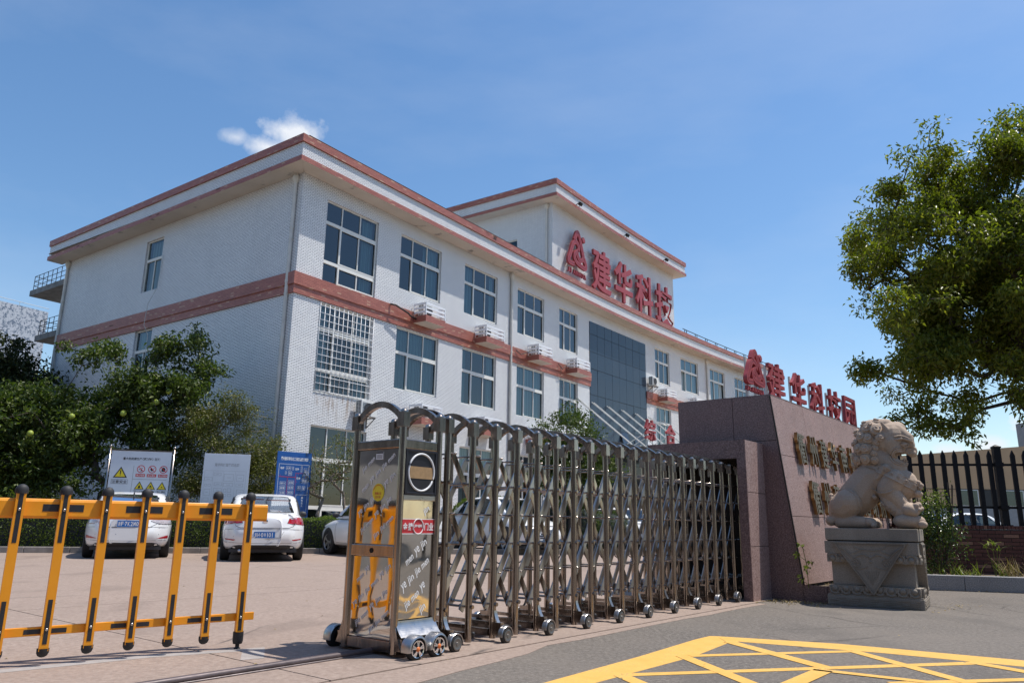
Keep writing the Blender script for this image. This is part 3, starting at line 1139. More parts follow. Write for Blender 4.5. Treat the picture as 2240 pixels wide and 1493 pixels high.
# ---- windows
def window(P, s0, s1, z0, z1, rows, colsU, colsL, d=0.80, curtains='cool', seed=0, open_pane=None, thick=()):
    r = random.Random(seed * 13 + 5)
    p0, p1 = P(s0, d, z0), P(s1, d, z0)
    if Vector((0, 0, 1)).cross(p1 - p0).dot(P(s0, d + 1, z0) - p0) < 0:
        p0, p1 = p1, p0
    t = (p1 - p0)
    w = t.length
    t.normalize()
    M_ = frame(p0, t)       # y points inward
    h = z1 - z0
    zr = [0] + [x - z0 for x in rows] + [h]
    mb = MB()
    fw = 0.055
    for (lo, hi) in (((0, 0, 0), (fw, .07, h)), ((w - fw, 0, 0), (w, .07, h)), ((fw, 0, 0), (w - fw, .07, fw)), ((fw, 0, h - fw), (w - fw, .07, h))):
        mb.box(lo, hi)
    for k, z in enumerate(zr[1:-1]):
        tk = 0.075
        mb.box((fw, -0.012, z - tk), (w - fw, .075, z + tk * 0.6))
    cells = []
    for k in range(len(zr) - 1):
        top = k == len(zr) - 2
        cs = [0] + list(colsU if top else colsL) + [1]
        za, zb = zr[k] + (fw if k == 0 else 0.045), zr[k + 1] - (fw if top else 0.075)
        for j in range(len(cs) - 1):
            xa, xb = cs[j] * w + (fw if j == 0 else .022), cs[j + 1] * w - (fw if j == len(cs) - 2 else .022)
            cells.append((xa, xb, za, zb, k, j))
            if j < len(cs) - 2:
                mb.box((cs[j + 1] * w - .022, 0.004, za), (cs[j + 1] * w + .022, .066, zb))
        if not top and len(cs) == 4:       # sliding sash proud of the frame
            j = 1
            xa, xb = cs[1] * w, cs[3] * w
            for lo, hi in (((xa - .03, -.02, za), (xa + .045, .003, zb)), ((xb - .075, -.02, za), (xb - .03, .003, zb)),
                           ((xa + .045, -.02, za), (xb - .075, .003, za + .045)), ((xa + .045, -.02, zb - .045), (xb - .075, .003, zb))):
                mb.box(lo, hi)
    win = mb.build('window', 'frame_white', BLD, mat=M_)
    for (xa, xb, za, zb, k, j) in cells:
        if open_pane == (k, j):
            continue
        g = MB()
        tx, tz = r.uniform(-.004, .004), r.uniform(-.003, .003)
        g.quad((xa, .035 - tx, za), (xb, .035 + tx, za), (xb, .035 + tx + tz, zb), (xa, .035 - tx + tz, zb))
        g.build('pane', 'pane_glass', win)
    # dim room behind, with its curtains
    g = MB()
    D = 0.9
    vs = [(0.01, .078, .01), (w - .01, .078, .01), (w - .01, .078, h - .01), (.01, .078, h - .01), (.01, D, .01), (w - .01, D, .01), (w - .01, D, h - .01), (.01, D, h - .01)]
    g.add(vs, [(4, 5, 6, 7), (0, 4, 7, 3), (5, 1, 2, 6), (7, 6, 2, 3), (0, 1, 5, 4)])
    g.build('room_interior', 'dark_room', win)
    if curtains:
        spans = []
        if curtains == 'full':
            spans = [(0.02, 0.98)]
        elif curtains == 'cool':
            a = r.uniform(0.15, 0.45)
            spans = [(0.02, a)] if r.random() < .5 else [(1 - a, 0.98)]
            if r.random() < .5:
                spans = [(0.02, r.uniform(.1, .35)), (1 - r.uniform(.1, .4), 0.98)]
        else:
            spans = [(0.02, 0.98)]
        g = MB()
        for (a, b) in spans:
            n = max(4, int((b - a) * w / 0.05))
            pts = [(a * w + (b - a) * w * i / n, .20 + .025 * sin(i * 1.7 + r.random())) for i in range(n + 1)]
            for (x0, y0), (x1, y1) in zip(pts[:-1], pts[1:]):
                g.quad((x0, y0, .05), (x1, y1, .05), (x1, y1, h - .05), (x0, y0, h - .05))
        g.build('curtain', 'curtain_warm' if curtains == 'warm' else 'curtain', win, smooth=True)
    return win


U3, L3 = (0.31, 0.66), (0.29, 0.65)
styles = ['cool', 'cool', 'cool', 'cool', 'cool', 'cool', 'full', 'full', 'cool', 'cool']
for i, (a, b, c, e) in enumerate(open_top):
    rows = [10.05, 11.56] if i == 0 else [11.55]
    window(FP, a, b, c, e, rows, U3, L3, curtains=styles[i], seed=i, open_pane=(0, 0) if i == 6 else ((0, 2) if i == 7 else None))
for i, (a, b, c, e) in enumerate(open_mid):
    rows = [6.05, 7.52] if i == 0 else [7.46]
    window(FP, a, b, c, e, rows, U3, L3, curtains='full' if i in (1, 3, 5) else 'cool', seed=20 + i)
for i, (a, b, c, e) in enumerate(open_low):
    window(FP, a, b, c, e, [1.32, 2.95] if i in (0, 2) else [2.95], U3, L3, curtains='cool' if i else None, seed=40 + i)
window(EP, 9.70, 11.05, 10.18, 12.50, [11.62], (), (0.52,), curtains='warm', seed=60)
window(EP, 9.70, 11.05, 6.2, 8.49, [7.6], (), (0.52,), curtains='cool', seed=61)
wl_ = window(TL, 3.05, 4.75, 14.2, 16.55, [15.8], (0.5,), (0.5,), curtains=None, seed=62)

# security bars over the second-floor corner window
s0, s1, z0, z1 = 1.95, 4.62, 5.20, 8.50
for k in range(13):
    mb = MB()
    s = s0 + (s1 - s0) * k / 12
    mb.tube([FP(s, 0.70, z0), FP(s, 0.70, z1)], 0.012, 5)
    mb.build('security_bar', 'rail_white', BLD, world=True, smooth=True)
    mb = MB()
    z = z0 + (z1 - z0) * (k + .35) / 13
    mb.tube([FP(s, 0.685, z) for s in srange(s0, s1, 0.7)], 0.011, 5)
    mb.build('security_bar', 'rail_white', BLD, world=True, smooth=True)

# ---- dark glass curtain wall of single panels
gc = MB()
cx_ = [21.80 + 7.03 * k / 8 for k in range(9)]
cz_ = [12.35, 11.60, 10.55, 9.55, 8.05, 6.30, 5.35, 4.35, 3.2]
rp = random.Random(3)
pane_parts = {}
for i in range(8):
    for j in range(8):
        a, b, zb, za = cx_[i] + .012, cx_[i + 1] - .012, cz_[j] - .012, cz_[j + 1] + .012
        p, q = FP(a, 0.70, za), FP(b, 0.70, za)
        t_ = (q - p)
        w_ = t_.length
        tilt = Matrix.Rotation(rp.uniform(-.006, .006), 4, 'X') @ Matrix.Rotation(rp.uniform(-.006, .006), 4, 'Z')
        if (i, j) == (4, 5):
            tilt = T(0, 0, zb - za) @ Matrix.Rotation(radians(-16), 4, 'X') @ T(0, 0, -(zb - za))
        if (i, j) == (6, 5):
            tilt = T(0, 0, zb - za) @ Matrix.Rotation(radians(-5), 4, 'X') @ T(0, 0, -(zb - za))
        g = MB()
        g.box((0, -.008, 0), (w_, .012, zb - za))
        g.build('glass_panel', 'curtain_wall_glass', BLD, mat=frame(p, t_) @ tilt)
mb = MB()
strip(mb, FP, 21.80, 28.83, 0.735, 0.8, 3.2, 12.36, 'o')
mb.build('mullion_backing', 'dark_grille', BLD, world=True)
mb = MB()
strip(mb, FP, 21.80, 28.83, 0.9, 1.0, 0.05, 3.2, 'o')
strip(mb, FP, 21.80, 28.83, 0.66, 0.9, 3.08, 3.2, 'otb', cap0=True, cap1=True)
mb.build('entrance_recess', 'teal_glass', BLD, world=True)


# ---- down pipes
def downpipe(pts_top, out, zt, zb):
    g = MB()
    p = pts_top + out * 0.075
    g.tube([p + Vector((0, 0, zt - .30)), p + Vector((0, 0, zb))], 0.066, 12)
    z = zt - 2.0
    while z > zb + 1:
        g.tube([p + Vector((0, 0, z)), p + Vector((0, 0, z - .10))], 0.078, 12)
        g.bar(p + Vector((0, 0, z - .5)) - out * .08, p + Vector((0, 0, z - .5)) + out * .055, .16, .02)
        z -= 2.0
    o = g.build('drainpipe', 'pvc_pipe', BLD, world=True)
    smart_smooth(o)
    g = MB()
    g.lathe([(0.066, -.38), (.11, -.27), (.135, -.22), (.135, -.10), (.10, -.06), (.10, 0)], 8, T(p + Vector((0, 0, zt))))
    g.build('rain_hopper', 'pvc_pipe', BLD, world=True)


downpipe(EP(1.06, 0.72), -NIN, 12.99, 0.2)
downpipe(EP(18.15, 0.72), -NIN, 12.99, 0.2)
downpipe(FP(13.87, 0.72), Fout(13.87), 12.99, 0.2)
downpipe(FP(38.05, 0.72), Fout(38), 12.99, 0.2)
downpipe(TL(1.05, 0.72), -Ftan(TS0), TZ, 13.4)

# thin conduits: cord on the end wall
g = MB()
g.tube([EP(9.55, .69, 11.6), EP(9.62, .66, 10.2), EP(9.9, .5, 9.5), EP(10.0, .50, 8.6), EP(9.9, .66, 8.2), EP(9.85, .68, 5.0)], 0.013, 5)
g.build('hanging_cord', 'conduit', BLD, world=True)
g = MB()
g.tube([FP(5.35, .60, 9.22), FP(5.5, .45, 9.2), FP(6.2, .40, 9.02), FP(6.45, .5, 8.98), FP(6.9, .5, 8.9)], 0.035, 6)
g.tube([FP(14.2, .58, 9.1), FP(14.6, .55, 8.95), FP(15.1, .5, 9.15), FP(15.4, .5, 9.3)], 0.02, 5)
g.tube([FP(18.2, .58, 9.15), FP(18.5, .5, 8.9), FP(18.9, .45, 9.2), FP(19.2, .5, 9.35)], 0.02, 5)
g.tube([FP(18.55, .6, 9.1), FP(18.5, .6, 8.4), FP(18.6, .62, 7.9)], 0.012, 5)
g.build('insulated_hose', 'cable', BLD, world=True, smooth=True)

# roof rail on the parapet and lightning wires
g = MB()
g.tube([FP(s, .12, 14.09) for s in srange(0.35, 17.0, 0.8)], 0.022, 6)
k = 0.6
while k < 17:
    g.box((-.02, -.02, 0), (.02, .02, .09), mat=T(FP(k, .12, 14.0)))
    g.box((-.02, -.02, 0), (.02, .02, .09), mat=T(FP(k + .25, .12, 14.0)))
    k += 1.25
g.build('parapet_rail', 'black_metal', BLD, world=True)
g = MB()
g.tube([FP(s, .12, 14.27) for s in srange(33.3, 50.5, 0.8)], 0.026, 6)
k = 33.6
while k < 50.5:
    for q in (0, .28):
        g.box((-.02, -.02, 0), (.02, .02, .26), mat=T(FP(k + q, .12, 14.0)))
    k += 1.65
g.tube([FP(s, .16, 14.08) for s in srange(33.3, 50.5, 0.8)], 0.012, 5)
g.build('parapet_rail', 'black_metal', BLD, world=True)
g = MB()
g.tube([TL(t_, .15, TZ + 1.11) for t_ in srange(0.2, 15, 1)], 0.008, 4)
for t_ in srange(0.2, 15, 1):
    g.tube([TL(t_, .15, TZ + 1.0), TL(t_, .15, TZ + 1.11)], 0.006, 4)
g.tube([EP(t_, .15, 14.12) for t_ in srange(13, 18.8, 1)], 0.008, 4)
for t_ in srange(13, 18.8, 1):
    g.tube([EP(t_, .15, 14.0), EP(t_, .15, 14.12)], 0.006, 4)
g.tube([FP(s, .45, 14.03) for s in srange(18, 33, 1)], 0.008, 4)
g.build('lightning_wire', 'black_metal', BLD, world=True)

# missing tiles in the parapet band (patches of bare render)
g = MB()
for (s, z, w_, h_) in ((10.75, 13.93, .16, .03), (10.95, 13.87, .05, .05), (11.32, 13.93, .30, .035), (11.36, 13.85, .2, .05), (11.30, 13.80, .28, .035)):
    g.box((0, -.004, 0), (w_, .002, h_), mat=frame(FP(s, -0.002, z), Ftan(s)))
for (t_, z, w_) in ((4.8, 13.13, .22), (9.6, 13.12, .2), (9.0, 13.07, .2), (14.2, 13.12, .3), (15.8, 13.08, .2), (17.2, 8.92, .5), (12.8, 8.98, .35)):
    g.box((0, -.004, 0), (w_, .002, .035), mat=frame(EP(t_ + w_, (-.002 if z > 10 else .618), z), -DL))
g.build('missing_tile_patch', 'joint_dark', BLD, world=True)

# ---- air-conditioner ledges with slatted guards, and the units themselves
def ledge(s0, s1, ztop, dn=-0.03, dw=0.72, mat='red_tile'):
    g = MB()
    c = (s0 + s1) / 2
    Mx = frame(FP(s0, dw, 0), FP(s1, dw) - FP(s0, dw))
    w_ = (FP(s1, dw) - FP(s0, dw)).length
    d_ = dw - dn
    lo, hi = ztop - .27, ztop
    P = lambda x, y, z: Mx @ Vector((x, -y, z))
    g.quad(P(0, d_, lo), P(w_, d_, lo), P(w_, d_, hi), P(0, d_, hi), 0, [(s0, lo), (s1, lo), (s1, hi), (s0, hi)])
    g.quad(P(0, 0.0, lo), P(0, d_, lo), P(0, d_, hi), P(0, 0.0, hi), 0, [(0, lo), (d_, lo), (d_, hi), (0, hi)])
    g.quad(P(w_, d_, lo), P(w_, 0, lo), P(w_, 0, hi), P(w_, d_, hi), 0, [(0, lo), (d_, lo), (d_, hi), (0, hi)])
    g.quad(P(0, d_, hi), P(w_, d_, hi), P(w_, 0, hi), P(0, 0, hi), 0, [(0, 0), (w_, 0), (w_, d_), (0, d_)])
    g.quad(P(0, 0, lo), P(w_, 0, lo), P(w_, d_, lo), P(0, d_, lo), 1, [(0, 0), (w_, 0), (w_, d_), (0, d_)])
    o = g.build('equipment_ledge', [mat, 'plaster'], BLD, world=True)
    # guard: corner posts + three slats, on the front and both sides
    zt = ztop + .54

    def piece(name, lo, hi):
        q = MB()
        q.box(lo, hi, mat=Mx)
        q.build(name, 'rail_white', BLD, world=True)
    for x in (0.02, w_ - .02):
        piece('guard_post', (x - .02, -(d_ - .03) - .02, ztop), (x + .02, -(d_ - .03) + .02, zt))
        piece('guard_post', (x - .02, -.10, ztop), (x + .02, -.06, zt))
    for k in range(3):
        z = ztop + .10 + k * .175
        piece('slat', (.04, -(d_ - .03) - .012, z), (w_ - .04, -(d_ - .03) + .012, z + .085))
        for x in (0.02, w_ - .02):
            piece('slat', (x - .012, -(d_ - .05), z), (x + .012, -.10, z + .085))
    return Mx, w_


def ac_unit(Mx, label, w_=0.82, h_=0.60, d_=0.30, group='air conditioner units on the facade'):
    root = empty('air_conditioner', Mx, label, 'air conditioner', group)
    g = MB()
    g.box((0, -d_, .03), (w_, 0, h_))
    g.box((.06, -d_ + .03, 0), (.14, -.03, .03))
    g.box((w_ - .14, -d_ + .03, 0), (w_ - .06, -.03, .03))
    g.build('casing', 'ac_white', root, world=False, bevel=0.012)
    g = MB()
    for k in range(9):
        a = .06 + k * .055
        g.box((.06, -d_ - .012, a), (w_ * .62, -d_, a + .012))
    g.lathe([(0.0, 0), (.19, 0), (.205, .012), (.19, .02)], 20, Matrix.Translation((.34, -d_ - .004, .31)) @ Matrix.Rotation(radians(90), 4, 'X'))
    for k in range(10):
        z = .08 + k * .05
        g.box((-.006, -d_ + .04, z), (-.0005, -d_ + .13, z + .028))
        g.box((-.006, -d_ + .16, z), (-.0005, -.04, z + .028))
    g.build('fan_grille', 'dark_grille', root, world=False)
    return root


names = ['under the second top-floor window from the left corner', 'under the third top-floor window from the left corner',
         'just right of the downpipe on the left wing', 'left of the dark glass curtain wall']
for k, (a, b) in enumerate(((6.79, 8.03), (10.95, 12.35), (15.35, 16.68), (19.17, 20.6))):
    Mx, w_ = ledge(a, b, 9.05)
    ac_unit(frame(FP(a + .22, .60, 9.055), Ftan(a)), 'air conditioner on the upper ledge ' + names[k])
names = ['under the second window of the middle row', 'under the third window of the middle row', 'left of the bushy tree beside the entrance']
for k, (a, b) in enumerate(((6.79, 8.03), (10.95, 12.25), (15.35, 16.55))):
    Mx, w_ = ledge(a, b, 4.88)
    ac_unit(frame(FP(a + .22, .60, 4.885), Ftan(a)), 'air conditioner on the lower ledge ' + names[k], h_=.52)
for k, (a, b) in enumerate(((30.35, 31.7), (34.75, 36.1))):
    Mx, w_ = ledge(a, b, 9.05)
    ac_unit(frame(FP(a + .22, .60, 9.055), Ftan(a)), ('air conditioner behind a slatted guard just right of the dark glass wall', 'air conditioner in a slatted guard just above the dark granite wall')[k])
for k, (s, z, lab) in enumerate(((3.85, 4.58, 'grey air conditioner on a bracket below the barred corner window'), (28.98, 9.62, 'bare air conditioner on a black bracket at the right edge of the dark glass wall'))):
    Mx = frame(FP(s, .60, z), Ftan(s))
    o = ac_unit(Mx, lab)
    g = MB()
    for x in (.1, .7):
        g.bar(Mx @ Vector((x, .10, -.012)), Mx @ Vector((x, -.34, -.012)), .03, .024)
        g.bar(Mx @ Vector((x, .10, -.34)), Mx @ Vector((x, -.3, -.03)), .03, .02)
        g.bar(Mx @ Vector((x, .105, -.36)), Mx @ Vector((x, .105, .2)), .03, .02, up=(1, 0, 0))
    g.build('bracket', 'black_metal', o, world=True)

# floodlights on the middle eave
for k, s in enumerate((19.35, 25.1, 30.6)):
    r_ = empty('floodlight', frame(FP(s, -0.06, TZ + .22), Ftan(s)), 'small black floodlight on the raised eave, ' + ('above the triangle emblem', 'the middle one of three', 'nearest the right end')[k], 'floodlight', 'floodlights on the raised eave')
    g = MB()
    g.box((-.13, -.16, 0), (.13, -.02, .17), mat=Matrix.Rotation(radians(25), 4, 'X'))
    g.build('lamp_housing', 'black_metal', r_, world=False)
    g = MB()
    g.bar((-.15, -.05, .06), (-.15, .12, -.08), .02, .03).bar((.15, -.05, .06), (.15, .12, -.08), .02, .03)
    g.build('bracket', 'black_metal', r_, world=False)


# ---- emblem: interlocked rounded triangle, its dot and the latin word
def emblem(parent, Mo, w, h, depth, name='emblem', mat='sign_red', groove_shade='sign_red_shade'):
    """unit design in 0..1 x 0..1 then fitted to w x h"""
    def tube2(pts, r):
        g_.tube([Mo @ Vector((x * w, y * h, depth * .5)) for x, y in pts], r, 4, flat=1.0)

    def rib(pts, wd, z0, z1, m):
        # flat-faced ribbon following pts
        L = [Vector((x * w, y * h, 0)) for x, y in pts]
        vs = []
        for i, p in enumerate(L):
            d = (L[min(i + 1, len(L) - 1)] - L[max(i - 1, 0)]).normalized()
            nrm_ = Vector((-d.y, d.x, 0)) * wd / 2
            for q in (p + nrm_, p - nrm_):
                for z in (z0, z1):
                    vs.append(Mo @ Vector((q.x, q.y, z)))
        fs = []
        for i in range(len(L) - 1):
            a, b = i * 4, i * 4 + 4
            fs += [(a + 1, a + 3, b + 3, b + 1), (a, b, b + 2, a + 2), (a + 1, b + 1, b, a), (a + 2, b + 2, b + 3, a + 3)]
        e = (len(L) - 1) * 4
        fs += [(0, 2, 3, 1), (e, e + 1, e + 3, e + 2)]
        g_.add(vs, fs, m)

    def smooth(pts, n=5):
        out = []
        for i in range(len(pts) - 1):
            p0 = pts[max(i - 1, 0)]
            p1, p2 = pts[i], pts[i + 1]
            p3 = pts[min(i + 2, len(pts) - 1)]
            for k in range(n):
                t_ = k / n
                out.append(tuple(0.5 * ((2 * b) + (-a + c) * t_ + (2 * a - 5 * b + 4 * c - d) * t_ ** 2 + (-a + 3 * b - 3 * c + d) * t_ ** 3)
                                 for a, b, c, d in zip(p0, p1, p2, p3)))
        out.append(pts[-1])
        return out
    g_ = MB()
    W_ = 0.128 * w
    A = smooth([(.345, .785), (.448, .955), (.51, .995), (.58, .955), (.69, .764), (.793, .562), (.82, .49), (.76, .41), (.638, .375), (.54, .42), (.47, .50)])
    B = smooth([(.545, .582), (.569, .67), (.483, .745), (.362, .745), (.259, .673), (.12, .434), (.035, .291), (.062, .228), (.172, .222), (.328, .232)])
    B2 = smooth([(.517, .565), (.385, .50), (.338, .395), (.43, .308), (.62, .268), (.862, .248), (.95, .262), (.955, .341), (.855, .472)])
    for pl in (A, B, B2):
        rib(pl, W_, 0, depth, 0)
        rib(pl, W_ * .13, depth, depth + .003 * h, 1)  # raised dark ribbon, its colour stands for the shade in a groove
    g_.lathe([(0, depth), (.052 * w * 1.2, depth), (.075 * w * 1.2, depth * .8), (.075 * w * 1.2, 0)], 20, Mo @ T(.85 * w, .90 * h, 0))
    for i, ch in enumerate('JIANHUA'):
        add_text(g_, ch, Mo @ T((.0 + i * .146) * w, 0, 0), (.105 if ch != 'I' else .04) * w, .11 * h, depth * .8, 0.03, 0)
    return g_.build(name, [mat, groove_shade], parent, world=True)


def smooth_all(o):
    return o


SIGN = empty('facade_sign', T(FP(18.9, .70, 14.2)), 'large red metal lettering and triangle emblem across the raised middle block', 'sign')
Mo = xz(FP(18.95, .72 - .22, 14.52), FP(21.0, .72) - FP(18.95, .72), Fout(19.9))
emblem(SIGN, Mo, 2.05, 2.60, .13)
for (s0, s1, z0, z1, ch) in ((21.70, 23.95, 14.22, 16.86, '建'), (24.42, 26.68, 14.30, 16.90, '华'), (27.20, 29.50, 14.25, 16.90, '科'), (29.95, 32.40, 14.22, 16.86, '技')):
    a, b = FP(s0, .50), FP(s1, .50)
    g = MB()
    add_text(g, ch, xz(a + Vector((0, 0, z0)), b - a, Fout((s0 + s1) / 2)), (b - a).length, z1 - z0, .14, .020)
    o = g.build('letter', 'sign_red', SIGN, world=True)
    o['label'] = 'red character ' + ch
g = MB()
for s in srange(19.2, 32.2, 0.9):
    for z in (14.9, 16.2):
        g.bar(FP(s, .715, z), FP(s, .44, z), .03, .03)
g.build('standoff', 'conduit', SIGN, world=True)

# ---- entrance canopy with its lettering
CAN = empty('entrance_canopy', T(FP(25, .72, 0)), 'greenish glass entrance canopy hung on tie rods in front of the dark glass wall', 'canopy')
g = MB()
for k in range(6):
    a, b = 20.3 + k * 1.75, 20.3 + k * 1.75 + 1.72
    pts = [FP(a, .60, 5.05), FP(b, .60, 5.05), FP(b, -3.1, 4.86), FP(a, -3.1, 4.86)]
    g = MB()
    g.add(pts + [p - Vector((0, 0, .02)) for p in pts], [(0, 1, 2, 3), (7, 6, 5, 4), (0, 4, 5, 1), (1, 5, 6, 2), (2, 6, 7, 3), (3, 7, 4, 0)])
    g.build('glass_sheet', 'canopy_glass', CAN, world=True)
g = MB()
for k in range(7):
    s = 20.29 + k * 1.75
    g.bar(FP(s, .66, 4.97), FP(s, -3.1, 4.80), .08, .10)
g.tube([FP(s, -3.05, 4.78) for s in srange(20.25, 30.85, 1)], .05, 8)
g.build('beam', 'conduit', CAN, world=True)
g = MB()
for k in range(7):
    s = 20.29 + k * 1.75
    for q in (-.12, .12):
        g.tube([FP(s + q, .66, 7.6), FP(s + q * .3, -2.6, 4.93)], .03, 6)
g.build('tie_rod', 'conduit', CAN, world=True)
CS = empty('canopy_sign', T(FP(20.9, -3, 4.85)), 'red characters standing on the front edge of the entrance canopy', 'sign')
for (s0, s1, ch) in ((20.95, 22.2, '综'), (23.55, 24.75, '合'), (26.2, 27.4, '楼')):
    a, b = FP(s0, -3.0), FP(s1, -3.0)
    g = MB()
    add_text(g, ch, xz(a + Vector((0, 0, 5.20)), b - a, Fout(s0)), (b - a).length, 1.12, .12, .018)
    o = g.build('letter', 'sign_red', CS, world=True)
    o['label'] = 'red character ' + ch
g = MB()
for s in (21.2, 21.95, 23.8, 24.5, 26.4, 27.2):
    g.tube([FP(s, -2.99, 4.86), FP(s, -2.99, 5.7)], .022, 6)
    g.tube([FP(s, -2.99, 5.6), FP(s, -1.6, 4.92)], .02, 6)
g.build('support_strut', 'conduit', CS, world=True)

# rust streaks under the corner window bars
t = NT('rust_stain')
t.n.remove(t.bsdf)
_o = t.n['Material Output']
_a = t.n.new('ShaderNodeBsdfTransparent')
_b = t.n.new('ShaderNodeBsdfDiffuse')
_b.inputs[0].default_value = (0.36, 0.20, 0.08, 1)
_m = t.n.new('ShaderNodeMixShader')
_uv = t.coord('UV')
_nz = t.noise(2.2, 6, 0.6, vec=t.coord('UV', scale=(9, .5, 1)))
_sx = t.n.new('ShaderNodeSeparateXYZ')
t.l.new(_uv, _sx.inputs[0])
_fd = t.math('MULTIPLY', t.ramp(_nz, [(0.50, (0,) * 3), (0.68, (0.75,) * 3)]), _sx.outputs['Y'])
t.l.new(_fd, _m.inputs[0])
t.l.new(_a.outputs[0], _m.inputs[1])
t.l.new(_b.outputs[0], _m.inputs[2])
t.l.new(_m.outputs[0], _o.inputs[0])
g = MB()
g.quad(FP(2.0, .716, 4.15), FP(4.5, .716, 4.15), FP(4.5, .716, 5.2), FP(2.0, .716, 5.2), 0, [(0, 0), (1, 0), (1, 1), (0, 1)])
g.build('rust_stain', 'rust_stain', BLD, world=True)

# ---- stair tower and its landings behind the left end
pb = Vector((-27.72, 41.6, 0))
ST = empty('stair_tower', T(EP(17.2, 26)), 'grey stair tower with railed concrete landings behind the left end of the office building', 'building')
q0 = Vector((-24.75, 39.43, 0))      # where the fascia meets the pipe seen from the gate
g = MB()
a = q0 + NIN * 1.0 - DL * 0.6
g.add([a - DL * 5 + NIN * 6, a - DL * 5, a, a + NIN * 6] + [v + Vector((0, 0, 13.9)) for v in (a - DL * 5 + NIN * 6, a - DL * 5, a, a + NIN * 6)],
      [(0, 1, 5, 4), (1, 2, 6, 5), (2, 3, 7, 6), (3, 0, 4, 7), (4, 5, 6, 7)])
g.build('wall', 'concrete_dark', ST, world=True)
for k, z in enumerate((13.42, 10.55)):
    base_ = q0 - DL * .4
    L_ = 4.1 if k == 0 else 2.45
    g = MB()
    c = [base_, base_ + DL * L_, base_ + DL * L_ + NIN * 1.8, base_ + NIN * 1.8]
    g.add([v + Vector((0, 0, z - .32)) for v in c] + [v + Vector((0, 0, z)) for v in c], [(0, 3, 2, 1), (4, 5, 6, 7), (0, 1, 5, 4), (1, 2, 6, 5), (2, 3, 7, 6), (3, 0, 4, 7)])
    g.build('landing', 'concrete_dark', ST, world=True)
    g = MB()
    pts = srange(.1, L_ - .15, .62)
    for zz in (.28, .56, .86):
        g.tube([base_ + DL * .1 + NIN * .1 + Vector((0, 0, z + zz)), base_ + DL * (L_ - .15) + NIN * .1 + Vector((0, 0, z + zz)), base_ + DL * (L_ - .15) + NIN * 1.7 + Vector((0, 0, z + zz))], .018, 5)
    for x in pts:
        g.tube([base_ + DL * x + NIN * .1 + Vector((0, 0, z)), base_ + DL * x + NIN * .1 + Vector((0, 0, z + .86))], .018, 5)
    g.build('railing', 'black_metal', ST, world=True)

# ---- speckled block far left
SB = empty('speckled_building', T((-40, 52, 0)), 'plain pale blue-grey speckled block behind the trees at the far left', 'building')
g = MB()
d1 = Vector((1.6, 2.9, 0)).normalized()
n1 = Vector((-2.9, 1.6, 0)).normalized()
p = Vector((-33.05, 51.9, 0))
c = [p - d1 * 16, p, p + n1 * 20, p - d1 * 16 + n1 * 20]
g.add(c + [v + Vector((0, 0, 14.95)) for v in c], [(0, 1, 5, 4), (1, 2, 6, 5), (2, 3, 7, 6), (3, 0, 4, 7), (4, 5, 6, 7)])
g.build('wall', 'speckled_render', SB, world=True)
g = MB()
for a, b in zip(srange(-16, 0, 2)[:-1], srange(-16, 0, 2)[1:]):
    g.tube([p + d1 * a + Vector((0, 0, 15.2)), p + d1 * b + Vector((0, 0, 15.2))], .02, 4)
    g.tube([p + d1 * a + Vector((0, 0, 14.95)), p + d1 * a + Vector((0, 0, 15.2))], .02, 4)
g.build('roof_wire', 'conduit', SB, world=True)
# ------------------------------------------------------------------ ground
def sheet(name, pts, z, mat, kind='structure', thick=0.0, parent=None):
    g = MB()
    n = len(pts)
    if thick:
        g.add([(x, y, z) for x, y in pts] + [(x, y, z - thick) for x, y in pts], [tuple(range(n)), tuple(range(n, 2 * n))[::-1]] + [(i, i + n, (i + 1) % n + n, (i + 1) % n) for i in range(n)])
    else:
        g.add([(x, y, z) for x, y in pts], [tuple(range(n))])
    o = g.build(name, mat, parent, world=True)
    if kind and parent is None:
        o['kind'] = kind
    return o


sheet('ground', [(-900, -900), (900, -900), (900, 1500), (-900, 1500)], 0.0, 'asphalt')

GA = radians(51.0)
GX = Vector((cos(GA), sin(GA), 0))
GY = Vector((-sin(GA), cos(GA), 0))
G0 = Vector((-0.77, 5.42, 0))
GM = frame(G0, GX)


def GP(x, y, z=0.0):
    return G0 + GX * x + GY * y + Vector((0, 0, z))


# yard of large concrete slabs, joints left open
YARD = bpy.data.objects.new('pavement', None)
link(YARD, None, T(GP(0, 3)))
YARD['kind'] = 'structure'
g = MB()
g.quad(GP(-30, -.30, .002), GP(60, -.30, .002), GP(60, 32, .002), GP(-30, 32, .002))
g.build('slab_bedding', 'joint_dark', YARD, world=True)
ys = [-.30, 4.47, 8.7, 12.9, 17.1, 21.3, 25.5, 31]
xs_ = [-25.2, -18.9, -12.6, -6.9, -0.75, 5.3, 11.2, 17.2, 23.2, 29.2, 35]
for i in range(len(xs_) - 1):
    for j in range(len(ys) - 1):
        sheet('concrete_slab', [tuple(GP(a, b)[:2]) for a, b in ((xs_[i] + .006, ys[j] + (.007 if j else 0)), (xs_[i + 1] - .006, ys[j] + (.007 if j else 0)), (xs_[i + 1] - .006, ys[j + 1] - .007), (xs_[i] + .006, ys[j + 1] - .007))],
              0.010, 'yard_concrete', None, 0.007, YARD)
# ragged concrete lip in front of the gate line
r = random.Random(4)
pts = [(-6, -.302)] + [(x, -.42 - .22 * max(0, (1.2 - x)) ** .5 * (1 if x < 1.2 else 0) * .9 + r.uniform(-.02, .02)) for x in srange(-6, 5.6, .4)] + [(5.6, -.302)]
sheet('pavement_edge', [tuple(GP(a, b)[:2]) for a, b in pts][::-1][::-1], 0.0035, 'yard_concrete', 'structure', thick=.0035)
pts = [(x, -.46 - .22 * max(0, (1.2 - x)) ** .5 * .9 + r.uniform(-.02, .02)) for x in srange(-2.5, 1.0, .3)]
